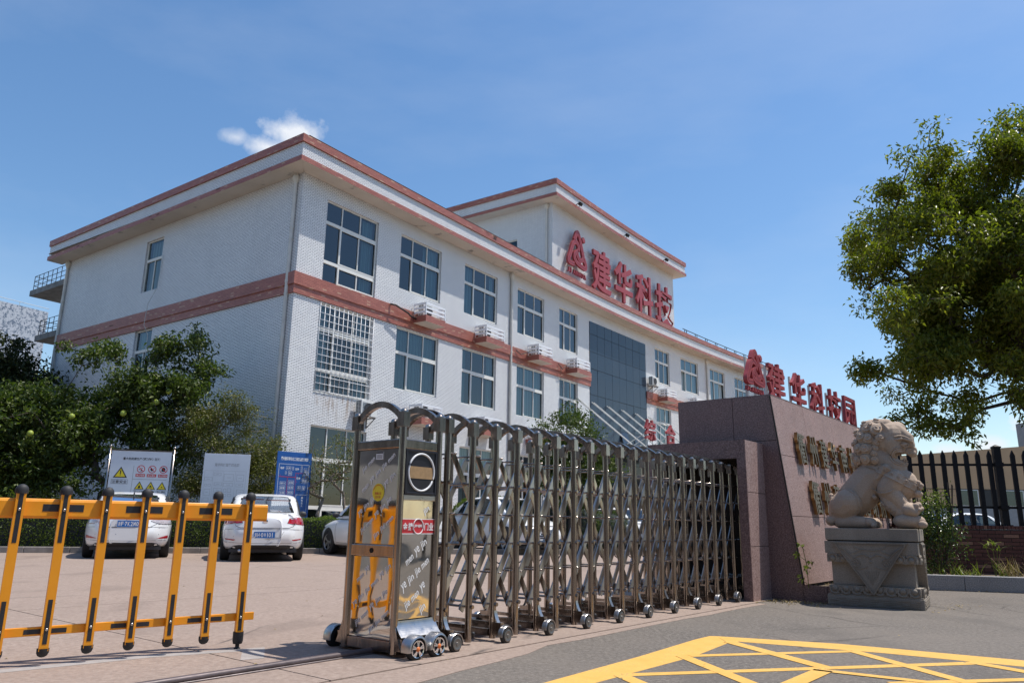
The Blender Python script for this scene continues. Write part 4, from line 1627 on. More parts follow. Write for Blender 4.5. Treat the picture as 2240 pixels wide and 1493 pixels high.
# faded direction arrow worn into the slabs
arrow = [(-.95, .33), (-.2, .95), (-.22, .80), (-2.4, 1.35), (-2.4, 1.22), (-.3, .66), (-.55, .52)]
sheet('road_marking', [tuple(GP(a, b)[:2]) for a, b in ((-3.6, 1.55), (-2.4, 1.30), (-1.1, 1.12), (-.55, .92), (-.75, .62), (-.60, .58), (-.35, .95), (-1.05, 1.22), (-2.4, 1.42), (-3.6, 1.68))], 0.0112, 'faded_paint', 'structure')

# yellow box junction, each stripe its own sheet, crossings 4 mm apart
def stripe(a, b, w0, w1=None, z=0.004):
    a, b = Vector((*a, 0)), Vector((*b, 0))
    w1 = w0 if w1 is None else w1
    d = (b - a).normalized()
    n_ = Vector((-d.y, d.x, 0))
    sheet('road_marking', [tuple((a - n_ * w0 / 2)[:2]), tuple((b - n_ * w1 / 2)[:2]), tuple((b + n_ * w1 / 2)[:2]), tuple((a + n_ * w0 / 2)[:2])], z * .3, 'yellow_marking', thick=.001)


A_ = (1.735, 6.62)
# outer border
sheet('road_marking', [(0.02, 4.46), (0.50, 4.72), (1.33, 5.72), (1.745, 6.36), (1.76, 6.74), (1.70, 6.74), (1.52, 6.52), (0.92, 5.66), (0.20, 4.70)], 0.0012, 'yellow_marking', thick=.0011)
sheet('road_marking', [(1.752, 6.37), (1.86, 6.45), (2.80, 5.99), (3.53, 5.50), (4.9, 4.55), (5.05, 4.75), (3.70, 5.76), (2.65, 6.42), (1.76, 6.74)], 0.0014, 'yellow_marking', thick=.0012)
stripe((1.30, 5.73), (2.60, 6.05), 0.085, 0.085, 0.008)
stripe((0.72, 4.99), (3.30, 5.625), 0.085, 0.10, 0.008)
stripe((1.78, 6.42), (2.12, 5.30), 0.115, 0.12, 0.012)
stripe((2.60, 6.06), (2.80, 4.90), 0.10, 0.10, 0.012)
stripe((1.24, 5.72), (1.50, 4.50), 0.10, 0.10, 0.012)
stripe((0.70, 4.98), (0.95, 4.2), 0.10, 0.10, 0.012)
stripe((2.05, 5.24), (1.45, 4.50), 0.12, 0.12, 0.016)
stripe((2.00, 5.27), (3.0, 4.60), 0.085, 0.085, 0.016)
stripe((3.24, 5.66), (3.6, 4.9), 0.11, 0.11, 0.012)
stripe((2.3, 4.86), (4.1, 5.22), 0.085, 0.085, 0.008)

# gate rail bar lying on the concrete
g = MB()
g.tube([GP(x, .22, .030) for x in srange(-6, 6.2, 1)], .021, 8)
g.bar(GP(-6, .22, .013), GP(6.2, .22, .013), .05, .012)
o = g.build('gate_rail', 'rail_brown', None, world=True, smooth=True)
tag(o, 'thin dark steel track bar running along the ground under the sliding gate', 'gate track')

# ------------------------------------------------------------------ retractable gate
GATE = empty('retractable_gate', GM, 'long stainless steel folding gate with arched posts, crossed bars and small wheels', 'gate')
W = 0.504
PX = [0.0, 0.368, 0.468] + [0.753 + 0.2835 * k * (1 - 0.0012 * k) for k in range(21)]
ZT = 1.58


def gm(x, y=0.0, z=0.0):
    return GM @ T(x, y, z)


pm = MB()
prof = [(.024 * cos(a), .024 * sin(a)) for a in np.linspace(0, 2 * pi, 17)[:-1]]
pm.prism([(x * 1.0, y * 1.15) for x, y in prof], 0.03, ZT)
post_me = pm.mesh('post', 'steel')
post_me.polygons.foreach_set('use_smooth', [True] * len(post_me.polygons))
post_me.set_sharp_from_angle(angle=radians(40))
cm = MB()
cm.box((-.031, -.033, ZT - .02), (.031, .033, 1.665))
cm.lathe([(.030, 1.665), (.029, 1.675), (.022, 1.687), (.010, 1.693), (0, 1.694)], 14)
cap_me = cm.mesh('post_cap', 'steel')
am = MB()
arc = [(0.0, y, 1.605 + .135 * sin(pi * (y / W)) ** 0.75) for y in srange(0.0, W, .03)]
for k in range(len(arc) - 1):
    am.bar(arc[k], arc[k + 1], .036, .044, up=(0, 0, 1))
arch_me = am.mesh('arch', 'steel')
arch_me.polygons.foreach_set('use_smooth', [True] * len(arch_me.polygons))
arch_me.set_sharp_from_angle(angle=radians(40))
bm_ = MB()
bm_.box((-.02, .03, .045), (.02, W - .03, .095)).box((-.012, .03, .125), (.012, W - .03, .15))
beam_me = bm_.mesh('base_beam', 'steel')
rm = MB()
rm.tube([(0, -.035, 0), (0, W + .035, 0)], .009, 8)
rod_me = rm.mesh('pivot_rod', 'steel', True)
rm = MB()
for y in (-.028, .075, .43, W + .028):
    rm.tube([(0, y - .016, 0), (0, y + .016, 0)], .0155, 8)
nut_me = rm.mesh('pivot_collar', 'steel', True)
nut_me.set_sharp_from_angle(angle=radians(40))
rod_me.set_sharp_from_angle(angle=radians(40))


def put(name, me, mat, parent=GATE):
    o = bpy.data.objects.new(name, me)
    return link(o, parent, mat)


for k, x in enumerate(PX):
    put('post', post_me, gm(x))
    put('post', post_me, gm(x, W))
    put('post_cap', cap_me, gm(x))
    put('post_cap', cap_me, gm(x, W))
    put('arch', arch_me, gm(x))
    if k > 1:
        put('base_beam', beam_me, gm(x))
        for z in (1.19, .735, .28):
            q_ = put('pivot_rod', rod_me, gm(x, 0, z))
            put('pivot_collar', nut_me, gm(x, 0, z), q_)
# crossed bars: each runs through three pivots
sp = 0.2835
for k in range(2, len(PX) - 1):
    x0 = PX[k]
    for (ya, yb, sg) in ((.062, .088, 1), (.442, .416, 1)):
        g = MB()
        dz = .455
        g.bar((-.02, 0, .28 - .032), (sp * 2.5 * .985, 0, .28 + dz * 2.5), .011, .052, up=(0, 0, 1))
        if x0 + sp * 2.5 < PX[-1] + .1:
            g.build('scissor_bar', 'steel_bar', GATE, mat=gm(x0, ya))
        g = MB()
        g.bar((.02, 0, .28 - .032), (-sp * 2.5 * .985, 0, .28 + dz * 2.5), .011, .046, up=(0, 0, 1))
        if x0 - sp * 2.5 > PX[2] - .35 and ya < .2:
            g.build('scissor_bar', 'steel', GATE, mat=gm(x0, yb))
rm = MB()
rm.tube([(0, .045, 0), (0, W - .045, 0)], .008, 6)
xr_me = rm.mesh('cross_rod', 'steel', True)
rm = MB()
rm.tube([((i / 8) * sp, .30, -.16 * sin(pi * i / 8)) for i in range(9)], .006, 5)
cb_me = rm.mesh('cable_loop', 'cable', True)
rm = MB()
rm.sphere((.045, -.012, .085), .016, 8, 6)
st_me = rm.mesh('rubber_stop', 'black_rubber', True)
for k in range(3, len(PX)):
    x = PX[k] - sp / 2
    for z in (1.418, .962, .507):
        put('cross_rod', xr_me, gm(x, 0, z))
    put('cable_loop', cb_me, gm(PX[k], 0, .72))
    put('rubber_stop', st_me, gm(PX[k], 0, 0))

# small wheels
wm = MB()
wm.lathe([(0, -.02), (.040, -.02), (.052, -.018), (.060, -.010), (.062, 0), (.060, .010), (.052, .018), (.04, .02), (0, .02)], 22, Matrix.Rotation(radians(90), 4, 'X'))
tyre_me = wm.mesh('wheel', 'tyre', True)
tyre_me.set_sharp_from_angle(angle=radians(50))
hm = MB()
hm.lathe([(.042, .0205), (.044, .024), (.036, .026), (.030, .023), (.014, .023), (.012, .027), (0, .028)], 18, Matrix.Rotation(radians(90), 4, 'X'))
hub_me = hm.mesh('hub', 'wheel_hub_grey', True)
hub_me.set_sharp_from_angle(angle=radians(40))
fm = MB()
fm.lathe([(.066, -.026), (.070, -.022), (.070, .016), (.066, .021), (.062, .018), (.064, -.026)], 12, Matrix.Rotation(radians(90), 4, 'X'), a0=radians(-8), a1=radians(188))
fend_me = fm.mesh('fender', 'bright_steel', True)
fend_me.set_sharp_from_angle(angle=radians(30))
dm = MB()
for i in range(6):
    a, b = i / 6, (i + 1) / 6
    f_ = lambda q: (-.028 - .048 * (q ** 1.8), .235 - .105 * q)
    dm.quad((-.018, f_(a)[0], f_(a)[1]), (.018, f_(a)[0], f_(a)[1]), (.018, f_(b)[0], f_(b)[1]), (-.018, f_(b)[0], f_(b)[1]))
    dm.quad((.018, f_(a)[0] - .002, f_(a)[1]), (-.018, f_(a)[0] - .002, f_(a)[1]), (-.018, f_(b)[0] - .002, f_(b)[1]), (.018, f_(b)[0] - .002, f_(b)[1]))
defl_me = dm.mesh('deflector', 'bright_steel', True)
km = MB()
km.box((-.02, -.10, .055), (.02, -.0, .15))
brk_me = km.mesh('wheel_bracket', 'steel')
for k in [2] + list(range(4, len(PX) - 1, 2)):
    x = PX[k]
    for sgn, yy in ((1, 0.0), (-1, W)):
        Mx = gm(x, yy) if sgn == 1 else gm(x, yy) @ RZ(pi)
        w_ = put('wheel', tyre_me, Mx @ T(.0, -.135, .062))
        put('hub', hub_me, Mx @ T(0, -.135, .062), w_)
        put('fender', fend_me, Mx @ T(0, -.135, .064))
        put('deflector', defl_me, Mx)
        put('wheel_bracket', brk_me, Mx)

# drive head

HW = 0.368
g = MB()
g.box((.02, .02, .075), (HW - .02, W - .02, 1.44))
head = g.build('drive_head', 'steel', GATE, mat=GM.copy())


def hbox(name, lo, hi, mat, bevel=0.0, parent=head):
    q = MB()
    q.box(lo, hi)
    return q.build(name, mat, parent, mat=GM.copy(), bevel=bevel)


# left face (x = 0), facing the road end
hbox('cross_bar', (-.012, .024, 1.41), (.02, W - .024, 1.475), 'steel', .006)
hbox('cross_bar', (-.016, .024, .655), (.02, W - .024, .735), 'steel', .006)
hbox('cross_bar', (-.004, .0, .035), (.02, W, .105), 'steel', .004)
g = MB()
def grid_panel(mbx, o, ux, uy, w, h, amp, seed, n=10):
    """gently buckled sheet"""
    vs = []
    nn_ = ux.cross(uy)
    for j in range(n + 1):
        for i in range(n + 1):
            e = sin(pi * i / n) * sin(pi * j / n)
            b = noise.noise(Vector((i * .35 + seed, j * .28, seed))) * amp * e
            vs.append(o + ux * (w * i / n) + uy * (h * j / n) + nn_ * b)
    fs = [(j * (n + 1) + i, j * (n + 1) + i + 1, (j + 1) * (n + 1) + i + 1, (j + 1) * (n + 1) + i) for j in range(n) for i in range(n)]
    mbx.add(vs, fs)
X3, Y3, Z3 = Vector((1, 0, 0)), Vector((0, 1, 0)), Vector((0, 0, 1))
for (za, zb, sd) in ((.740, 1.405, 3.1), (.11, .650, 7.7)):
    g = MB()
    grid_panel(g, Vector((.004, W - .026, za)), -Y3, Z3, W - .052, zb - za, .004, sd)
    g.build('mirror_panel', 'mirror_steel', head, mat=GM.copy(), smooth=True)
g = MB()
g.lathe([(0, 0), (.016, 0), (.018, .003), (.0165, .0035)], 14, T(-.017, W / 2, .695) @ Matrix.Rotation(radians(-90), 4, 'Y'))
g.build('lock_hole', 'black_metal', head, mat=GM.copy())
# right face (y = 0)
hbox('cross_bar', (.024, -.012, 1.405), (HW - .024, .02, 1.475), 'steel', .006)
hbox('display_box', (.028, -.010, 1.095), (HW - .028, .02, 1.403), 'dark_panel', .004)
for lo, hi in (((.026, -.018, 1.085), (.044, .02, 1.404)), ((HW - .044, -.018, 1.085), (HW - .026, .02, 1.404)), ((.044, -.018, 1.085), (HW - .044, .02, 1.103)), ((.044, -.018, 1.388), (HW - .044, .02, 1.404))):
    hbox('display_rim', lo, hi, 'dark_panel', .003)
g = MB()
ring = [(HW / 2 + .128 * cos(a), -.0145, 1.246 + .132 * sin(a)) for a in np.linspace(0, 2 * pi, 41)]
g.tube(ring, .0075, 6, cap=False)
g.build('oval_ring', 'rail_white', head, mat=GM.copy(), smooth=True)
g = MB()
g.box((HW / 2 - .112, -.0135, 1.20), (HW / 2 + .118, -.0115, 1.285))
g.build('display_strip', 'cardboard', head, mat=GM.copy())
hbox('cross_bar', (.024, -.010, 1.045), (HW - .024, .02, 1.083), 'steel_bar', .004)
g = MB()
grid_panel(g, Vector((.026, .004, .235)), X3, Z3, HW - .052, .81, .004, 1.3)
g.build('mirror_panel', 'mirror_steel', head, mat=GM.copy(), smooth=True)
# red maker's band with a round badge
hbox('red_band', (.027, -.003, .818), (HW - .027, -.0005, .912), 'print_red')
g = MB()
for z in (.812, .914):
    g.box((.027, -.0035, z), (HW - .027, -.001, z + .004))
F_ = lambda x, z, d=.0045: Matrix(((1, 0, 0, x), (0, 0, -1, -d), (0, 1, 0, z), (0, 0, 0, 1)))
add_text(g, '金', F_(.036, .838), .045, .052, .001, .02)
add_text(g, '捷', F_(.086, .838), .045, .052, .001, .02)
add_text(g, '门', F_(.246, .838), .040, .052, .001, .02)
add_text(g, '业', F_(.292, .838), .045, .052, .001, .02)
add_text(g, 'JINJIE', F_(.144, .856), .080, .022, .001, .02)
g.tube([(.184 + .050 * cos(a), -.006, .865 + .052 * sin(a)) for a in np.linspace(0, 2 * pi, 33)], .0035, 5, cap=False)
g.build('maker_lettering', 'print_white', head, mat=GM.copy())
# repeated diagonal wording on the mirror panels
def wording(name, fr, w, h, th, seed, ang=radians(38), mat='print_white'):
    g = MB()
    words = ['jin', 'jie', 'men', 'ye']
    pitch = .118
    r = random.Random(seed)
    for li in range(-9, 12):
        off = li * pitch
        pos = -1.0 + (li % 3) * .13
        wi = li * 3
        while pos < 1.6:
            wd = words[wi % 4]
            wi += 1
            ww = {'jin': .062, 'jie': .056, 'men': .082, 'ye': .05}[wd]
            cx = pos * cos(ang) - off * sin(ang)
            cz = pos * sin(ang) + off * cos(ang)
            ex = [(cx, cz), (cx + ww * cos(ang), cz + ww * sin(ang)), (cx - th * sin(ang), cz + th * cos(ang)), (cx + ww * cos(ang) - th * sin(ang), cz + ww * sin(ang) + th * cos(ang))]
            if all(.006 < a < w - .006 and .006 < b < h - .006 for a, b in ex):
                has_desc = wd in ('jin', 'jie', 'ye')
                add_text(g, wd, fr @ T(cx, cz, .0) @ RZ(ang) @ T(0, -.25 * th if has_desc else 0, 0), ww, th * (1.25 if wd != 'men' else .68), 0.0, .012, shear=.22)
            pos += ww + .022
    return g.build(name, mat, head, mat=GM.copy())
fr_r = Matrix(((1, 0, 0, .026), (0, 0, -1, .0015), (0, 1, 0, .24), (0, 0, 0, 1)))
wording('printed_wording', fr_r, HW - .052, .565, .050, 1)
fr_r2 = Matrix(((1, 0, 0, .026), (0, 0, -1, .0015), (0, 1, 0, .918), (0, 0, 0, 1)))
wording('printed_wording', fr_r2, HW - .052, .125, .040, 2)
fr_l = Matrix(((0, 0, -1, .0015), (-1, 0, 0, W - .03), (0, 1, 0, .742), (0, 0, 0, 1)))
wording('printed_wording', fr_l, W - .06, .66, .036, 3, mat='print_pale')
fr_l = Matrix(((0, 0, -1, .0015), (-1, 0, 0, W - .03), (0, 1, 0, .112), (0, 0, 0, 1)))
wording('printed_wording', fr_l, W - .06, .535, .036, 4, mat='print_pale')
# round yellow sticker and small data plate
g = MB()
g.lathe([(0, .0015), (.061, .0015), (.063, 0)], 36, T(.0015, W / 2 - .018, 1.10) @ Matrix.Rotation(radians(-90), 4, 'Y'))
g.build('round_sticker', 'print_yellow', head, mat=GM.copy())
g = MB()
LF = lambda y, z, d=.0008: Matrix(((0, 0, -1, -d), (-1, 0, 0, y), (0, 1, 0, z), (0, 0, 0, 1)))
yc = W / 2 - .018
add_text(g, '质量认证', LF(yc + .034, 1.082), .068, .020, 0, .012)
add_text(g, '2018', LF(yc + .030, 1.058), .058, .017, 0, .01)
for k in range(22):
    a = radians(20 + 140 * k / 21)
    g.box((-.0012, -.0022, -.0022), (-.0002, .0022, .0022), mat=T(0, yc + .052 * cos(a), 1.10 + .052 * sin(a)))
g.build('sticker_print', 'print_red', head, mat=GM.copy())
g = MB()
g.box((-.0012, .20, 1.335), (.002, .275, 1.39))
g.build('data_plate', 'rail_white', head, mat=GM.copy())
g = MB()
g.box((-.0020, .201, 1.378), (-.0013, .274, 1.389))
for k in range(4):
    g.box((-.0020, .207, 1.342 + k * .008), (-.0013, .268, 1.345 + k * .008))
g.build('data_plate_print', 'print_black', head, mat=GM.copy())
# skirt, curved bright plate and the two large wheels
g = MB()
for (ya, yb, sy) in ((0.0, -.085, 1), (W, W + .085, -1)):
    n = 6
    pr = [(ya + (yb - ya) * (i / n) ** 1.6, .34 - .285 * i / n) for i in range(n + 1)]
    vs = [(-.012, y, z) for y, z in pr] + [(.012, y, z) for y, z in pr]
    vs += [(-.012, ya, .05), (.012, ya, .05)]
    fs = [(i, i + 1, n + 2 + i, n + 1 + i) for i in range(n)] + [tuple(range(n + 1)) + (2 * n + 2,), tuple(range(n + 1, 2 * n + 2))[::-1] + (2 * n + 3,)]
    g.add(vs, fs)
g.build('flared_skirt', 'steel', head, mat=GM.copy())
for sy, y0 in ((1, 0.0), (-1, W)):
    g = MB()
    n = 8
    pr = [(y0 - sy * (.018 + .060 * (i / n) ** 1.7), .240 - .100 * i / n) for i in range(n + 1)]
    for i in range(n):
        (ya, za), (yb, zb) = pr[i], pr[i + 1]
        g.quad((.0, ya, za), (HW + .01, ya, za), (HW + .01, yb, zb), (.0, yb, zb))
    g.build('curved_plate', 'bright_steel', head, mat=GM.copy(), smooth=True)
    g = MB()
    g.box((.0, min(y0, y0 - sy * .085), .06), (HW + .01, max(y0, y0 - sy * .085), .13))
    g.build('wheel_housing', 'steel', head, mat=GM.copy())
wb = MB()
wb.lathe([(0.03, -.028), (.055, -.028), (.068, -.024), (.075, -.014), (.077, 0), (.075, .014), (.068, .024), (.057, .028), (.054, .020), (.03, .016)], 26, Matrix.Rotation(radians(90), 4, 'X'))
big_me = wb.mesh('wheel', 'tyre', True)
big_me.set_sharp_from_angle(angle=radians(40))
sp_ = MB()
R90 = Matrix.Rotation(radians(90), 4, 'X')
sp_.lathe([(.057, .0285), (.055, .033), (.049, .031), (.048, .022)], 26, R90)
for k in range(5):
    a = 2 * pi * k / 5 + .3
    for da in (-.16, .16):
        p = R90 @ Vector((.012 * cos(a), .012 * sin(a), .030))
        q = R90 @ Vector((.051 * cos(a + da), .051 * sin(a + da), .029))
        sp_.bar(p, q, .010, .006, up=(0, -1, 0))
sp_.lathe([(0, .018), (.05, .018)], 20, R90, m=1)
rim_me = sp_.mesh('rim', ['chrome', 'dark_grille'])
od = MB()
od.lathe([(0.017, .028), (.017, .033), (.010, .038), (0, .039)], 16, R90)
disc_me = od.mesh('hub_cap', 'orange_disc', True)
bf = MB()
bf.lathe([(.080, -.05), (.086, -.045), (.088, .020), (.080, .036), (.070, .040), (.068, .034), (.080, .02), (.080, -.05)], 14, R90, a0=radians(-14), a1=radians(194))
bigf_me = bf.mesh('fender', 'bright_steel', True)
bigf_me.set_sharp_from_angle(angle=radians(30))
for x in (.045, .245):
    for sgn, yy in ((1, 0.0), (-1, W)):
        Mx = gm(x, yy) if sgn == 1 else gm(x, yy) @ RZ(pi)
        w_ = put('wheel', big_me, Mx @ T(0, -.165, .077))
        put('rim', rim_me, Mx @ T(0, -.165, .077), w_)
        put('hub_cap', disc_me, Mx @ T(0, -.165, .077), w_)
        put('fender', bigf_me, Mx @ T(0, -.165, .079))

# ------------------------------------------------------------------ yellow boom barrier with hanging pickets
BA = radians(38)
BX = Vector((cos(BA), sin(BA), 0))
BM = frame((-1.896, 5.675, 0), BX)      # y axis points away from the camera
BAR = empty('boom_barrier', BM, 'yellow boom barrier with hanging pickets, black rubber caps and black reflective strips', 'barrier')
g = MB()
sec = [(0.018, .895), (.018, .905), (.018, .985), (.026, 1.003), (.062, 1.003), (.070, .985), (.070, .905), (.060, .882), (.030, .882)]
g.prism([(a, b) for a, b in [(s_[0], s_[1]) for s_ in sec]], -3.3, .135, mat=Matrix(((0, 0, 1, 0), (1, 0, 0, 0), (0, 1, 0, 0), (0, 0, 0, 1))))
g.build('boom', 'yellow_paint_metal', BAR, world=False, bevel=0.003)
g = MB()
g.bar((-3.2, .030, .190), (.10, .030, .222), .024, .052)
g.build('lower_rail', 'yellow_paint_metal', BAR, world=False, bevel=0.003)
pkm = MB()
pkm.box((-.026, -.020, .095), (.026, .014, 1.045))
pk_me = pkm.mesh('picket', 'yellow_paint_metal')
tpm = MB()
tpm.box((-.012, -.0215, .735), (.012, -.0196, 1.035)).box((-.012, -.0215, .135), (.012, -.0196, .395))
tp_me = tpm.mesh('reflective_strip', 'black_tape')
cpm = MB()
cpm.lathe([(.036, 1.03), (.037, 1.05), (.034, 1.068), (.022, 1.082), (.008, 1.088), (0, 1.089)], 16, Matrix.Scale(.78, 4, (0, 1, 0)))
cpm.lathe([(0, .058), (.012, .060), (.026, .068), (.034, .084), (.035, .11)], 16, Matrix.Scale(.78, 4, (0, 1, 0)))
cp_me = cpm.mesh('rubber_cap', 'black_rubber', True)
cp_me.set_sharp_from_angle(angle=radians(60))
blm = MB()
blm.sphere((0, -.023, .935), .009, 8, 6, sc=(1, .6, 1)).sphere((0, -.023, .220), .009, 8, 6, sc=(1, .6, 1))
bl_me = blm.mesh('bolt', 'bright_steel', True)
for k in range(14):
    x = -.008 - .2335 * k - .0009 * k * k
    Mx = BM @ T(x, 0, 0)
    p = put('picket', pk_me, Mx, BAR)
    put('reflective_strip', tp_me, Mx, p)
    c = put('rubber_cap', cp_me, Mx, p)
    put('bolt', bl_me, Mx @ T(0, 0, -.0022 * k if False else 0), p)
g = MB()
g.lathe([(.036, .125), (.036, .065), (.030, .045), (.014, .043), (.014, .02), (.022, .018), (.022, 0.011)], 14, T(-.008, -.003, 0))
g.build('support_foot', 'black_rubber', BAR, world=False, smooth=True)
for k in (1, 3, 5, 7, 9, 11):
    x = -.008 - .2335 * k - .0009 * k * k
    zc = .2215 + x * (.032 / 3.3)
    for lo, hi in (((x - .115, .0165, .925), (x + .115, .0185, .970)), ((x - .115, .0165, zc - .016), (x + .115, .0188, zc + .012))):
        g = MB()
        g.box(lo, hi)
        g.build('reflective_strip', 'black_tape', BAR, world=False)
g = MB()
g.box((-3.75, -.12, 0.01), (-3.3, .22, 1.05))
g.build('motor_cabinet', 'yellow_paint_metal', BAR, world=False, bevel=.02)

# ------------------------------------------------------------------ granite gate wall (in the gate's frame)
WALLG = empty('granite_wall', gm(6.29, 0), 'polished reddish granite entrance wall with a sloping front and a recess the gate slides into', 'wall')
WX0, WX1, WT = 6.29, 12.70, 2.62
yb_ = 0.965


def fy(z):
    return -.68 + (z - .20) * (.28 / 2.42)


# core just inside the slabs
g = MB()
i_ = .03
c = [(WX0 + i_, fy(0) + i_, 0), (WX1 - i_, fy(0) + i_, 0), (WX1 - i_, yb_ - i_, 0), (WX0 + i_, yb_ - i_, 0),
     (WX0 + i_, fy(WT) + i_, WT - i_), (WX1 - i_, fy(WT) + i_, WT - i_), (WX1 - i_, yb_ - i_, WT - i_), (WX0 + i_, yb_ - i_, WT - i_)]
g.add([GM @ Vector(v) for v in c], [(0, 3, 2, 1), (4, 5, 6, 7), (0, 1, 5, 4), (1, 2, 6, 5), (2, 3, 7, 6)])
g.build('core', 'joint_dark', WALLG, world=True)
gap = .0035
zr = [.20, 1.04, 1.83, WT]
xr = [WX0, 7.55, 8.85, 10.15, 11.45, WX1]
for i in range(len(xr) - 1):
    for j in range(3):
        a, b, z0, z1 = xr[i] + (0 if i == 0 else gap), xr[i + 1] - gap, zr[j] + gap, zr[j + 1] - (gap if j < 2 else 0)
        g = MB()
        th_ = .03
        vs = [(a, fy(z0), z0), (b, fy(z0), z0), (b, fy(z1), z1), (a, fy(z1), z1), (a, fy(z0) + th_, z0), (b, fy(z0) + th_, z0), (b, fy(z1) + th_, z1), (a, fy(z1) + th_, z1)]
        g.add([GM @ Vector(v) for v in vs], [(0, 1, 2, 3), (7, 6, 5, 4), (0, 4, 5, 1), (1, 5, 6, 2), (2, 6, 7, 3), (3, 7, 4, 0)])
        g.build('granite_panel', 'granite_lit', WALLG, world=True)
# end face toward the gate
for (z0, z1) in ((0, 2.02), (2.02, WT)):
    for (ya, yb) in ((None, .1425), (.1425, yb_)):
        g = MB()
        za, zb = z0 + (gap if z0 else 0), z1 - (gap if z1 < WT else 0)
        L0 = (fy(za) + .031) if ya is None else ya + gap
        L1 = (fy(zb) + .031) if ya is None else ya + gap
        R_ = yb - gap
        x0, x1 = WX0 - .002, WX0 + .028
        vs = [(x0, L0, za), (x0, R_, za), (x0, R_, zb), (x0, L1, zb), (x1, L0, za), (x1, R_, za), (x1, R_, zb), (x1, L1, zb)]
        g.add([GM @ Vector(v) for v in vs], [(0, 1, 2, 3)[::-1], (7, 6, 5, 4)[::-1], (0, 4, 5, 1)[::-1], (1, 5, 6, 2)[::-1], (2, 6, 7, 3)[::-1], (3, 7, 4, 0)[::-1]])
        g.build('granite_panel', 'granite_shaded', WALLG, world=True)
# black edge strip down the sloping corner
g = MB()
g.bar(GM @ Vector((WX0 - .006, fy(.2) + .012, .2)), GM @ Vector((WX0 - .006, fy(WT) + .012, WT)), .016, .012, up=GX)
g.build('corner_strip', 'joint_dark', WALLG, world=True)
for i in range(5):
    g = MB()
    g.box((xr[i] + gap, fy(WT) + .0, WT - .0), (xr[i + 1] - gap, yb_, WT + .022), mat=GM)
    g.build('coping_slab', 'granite_shaded', WALLG, world=True)
g = MB()
g.box((WX0, yb_ - .028, 0), (WX1, yb_, WT - .001), mat=GM)
g.box((WX1 - .03, -.25, 0), (WX1, yb_ - .03, WT - .001), mat=GM)
g.build('back_facing', 'granite_shaded', WALLG, world=True)
# portal the gate slides into
px0, px1 = 5.67, 6.287
pyA, pyB, pz = -.25, 1.14, 1.98
oyA, oyB, oz = -.135, 1.02, 1.745
def pbox(name, lo, hi, mat='granite_shaded'):
    q = MB()
    q.box(lo, hi, mat=GM)
    return q.build(name, mat, WALLG, world=True)
for (za, zb) in ((0, .655), (.662, 1.32), (1.327, pz)):
    pbox('portal_panel', (px0 + .02, pyA, za), (px1, pyA + .03, zb), 'granite_lit')
g = MB()       # mitred face frame
d_ = .022
for pts in ([(pyA, 0), (oyA, 0), (oyA, oz), (pyA, pz)], [(oyA, oz + .003), (oyB, oz + .003), (pyB, pz), (pyA + .004, pz)], [(oyB, 0), (pyB, 0), (pyB, pz - .004), (oyB, oz)]):
    q = MB()
    n = len(pts)
    vs = [(px0, a, b) for a, b in pts] + [(px0 + .02, a, b) for a, b in pts]
    q.add([GM @ Vector(v) for v in vs], [tuple(range(n))[::-1], tuple(range(n, 2 * n))] + [(i, (i + 1) % n, n + (i + 1) % n, n + i) for i in range(n)])
    q.build('portal_panel', 'granite_shaded', WALLG, world=True)
pbox('portal_top', (px0 + .02, pyA + .03, oz + .03), (px1, pyB, pz - .001))
pbox('portal_inner', (px0 + .02, pyA + .031, 0), (px1, oyA, oz + .029), 'joint_dark')
pbox('portal_inner', (px0 + .02, oyB, 0), (px1, pyB - .001, oz + .029), 'joint_dark')
pbox('portal_inner', (px0 + .02, oyA, oz), (px1, oyB, oz + .029), 'joint_dark')
pbox('recess_lining', (WX0 - .003, oyA, 0.01), (WX0 + .03 - .032 - .0005, oyB, oz), 'joint_dark')
# planter kerb along the foot of the sloping face
for i in range(5):
    g = MB()
    g.box((xr[i] + gap, -.985, 0), (xr[i + 1] - gap, -.945, .20), mat=GM)
    g.build('planter_kerb', 'granite_shaded', WALLG, world=True)
g = MB()
g.box((WX0 - .002, -.943, 0), (WX0 + .028, fy(.2) + .03, .198), mat=GM)
g.build('planter_kerb', 'granite_shaded', WALLG, world=True)
g = MB()
g.box((WX0 + .03, -.943, 0), (WX1, fy(.2) - .003, .165), mat=GM)
g.build('planter_soil', 'soil', WALLG, world=True)

# red letters on top of the wall
TS = empty('wall_top_sign', gm(6.5, .05, 2.64), 'row of red standing characters with the triangle emblem on top of the granite wall', 'sign')
yl = .05
def gfr(x, y, z):
    return GM @ Matrix(((1, 0, 0, x), (0, 0, -1, y), (0, 1, 0, z), (0, 0, 0, 1)))
emblem(TS, gfr(6.52, yl, 2.78), .66, .60, .06)
for (s0, s1, ch) in ((1.09, 1.81, '建'), (2.12, 2.79, '华'), (3.07, 3.77, '科'), (4.02, 4.82, '技'), (5.02, 5.76, '园')):
    g = MB()
    add_text(g, ch, gfr(6.29 + s0, yl, 2.74), s1 - s0, .62, .05, .012)
    o = g.build('letter', 'sign_red', TS, world=True)
    o['label'] = 'red character ' + ch
for s in (.38, .70, 1.13, 1.7, 2.2, 2.68, 3.15, 3.7, 4.1, 4.7, 5.08, 5.7):
    g = MB()
    g.box((6.29 + s - .02, yl + .004, WT + .022), (6.29 + s + .02, yl + .035, 3.28), mat=GM)
    g.build('support_post', 'pvc_pipe', TS, world=True)

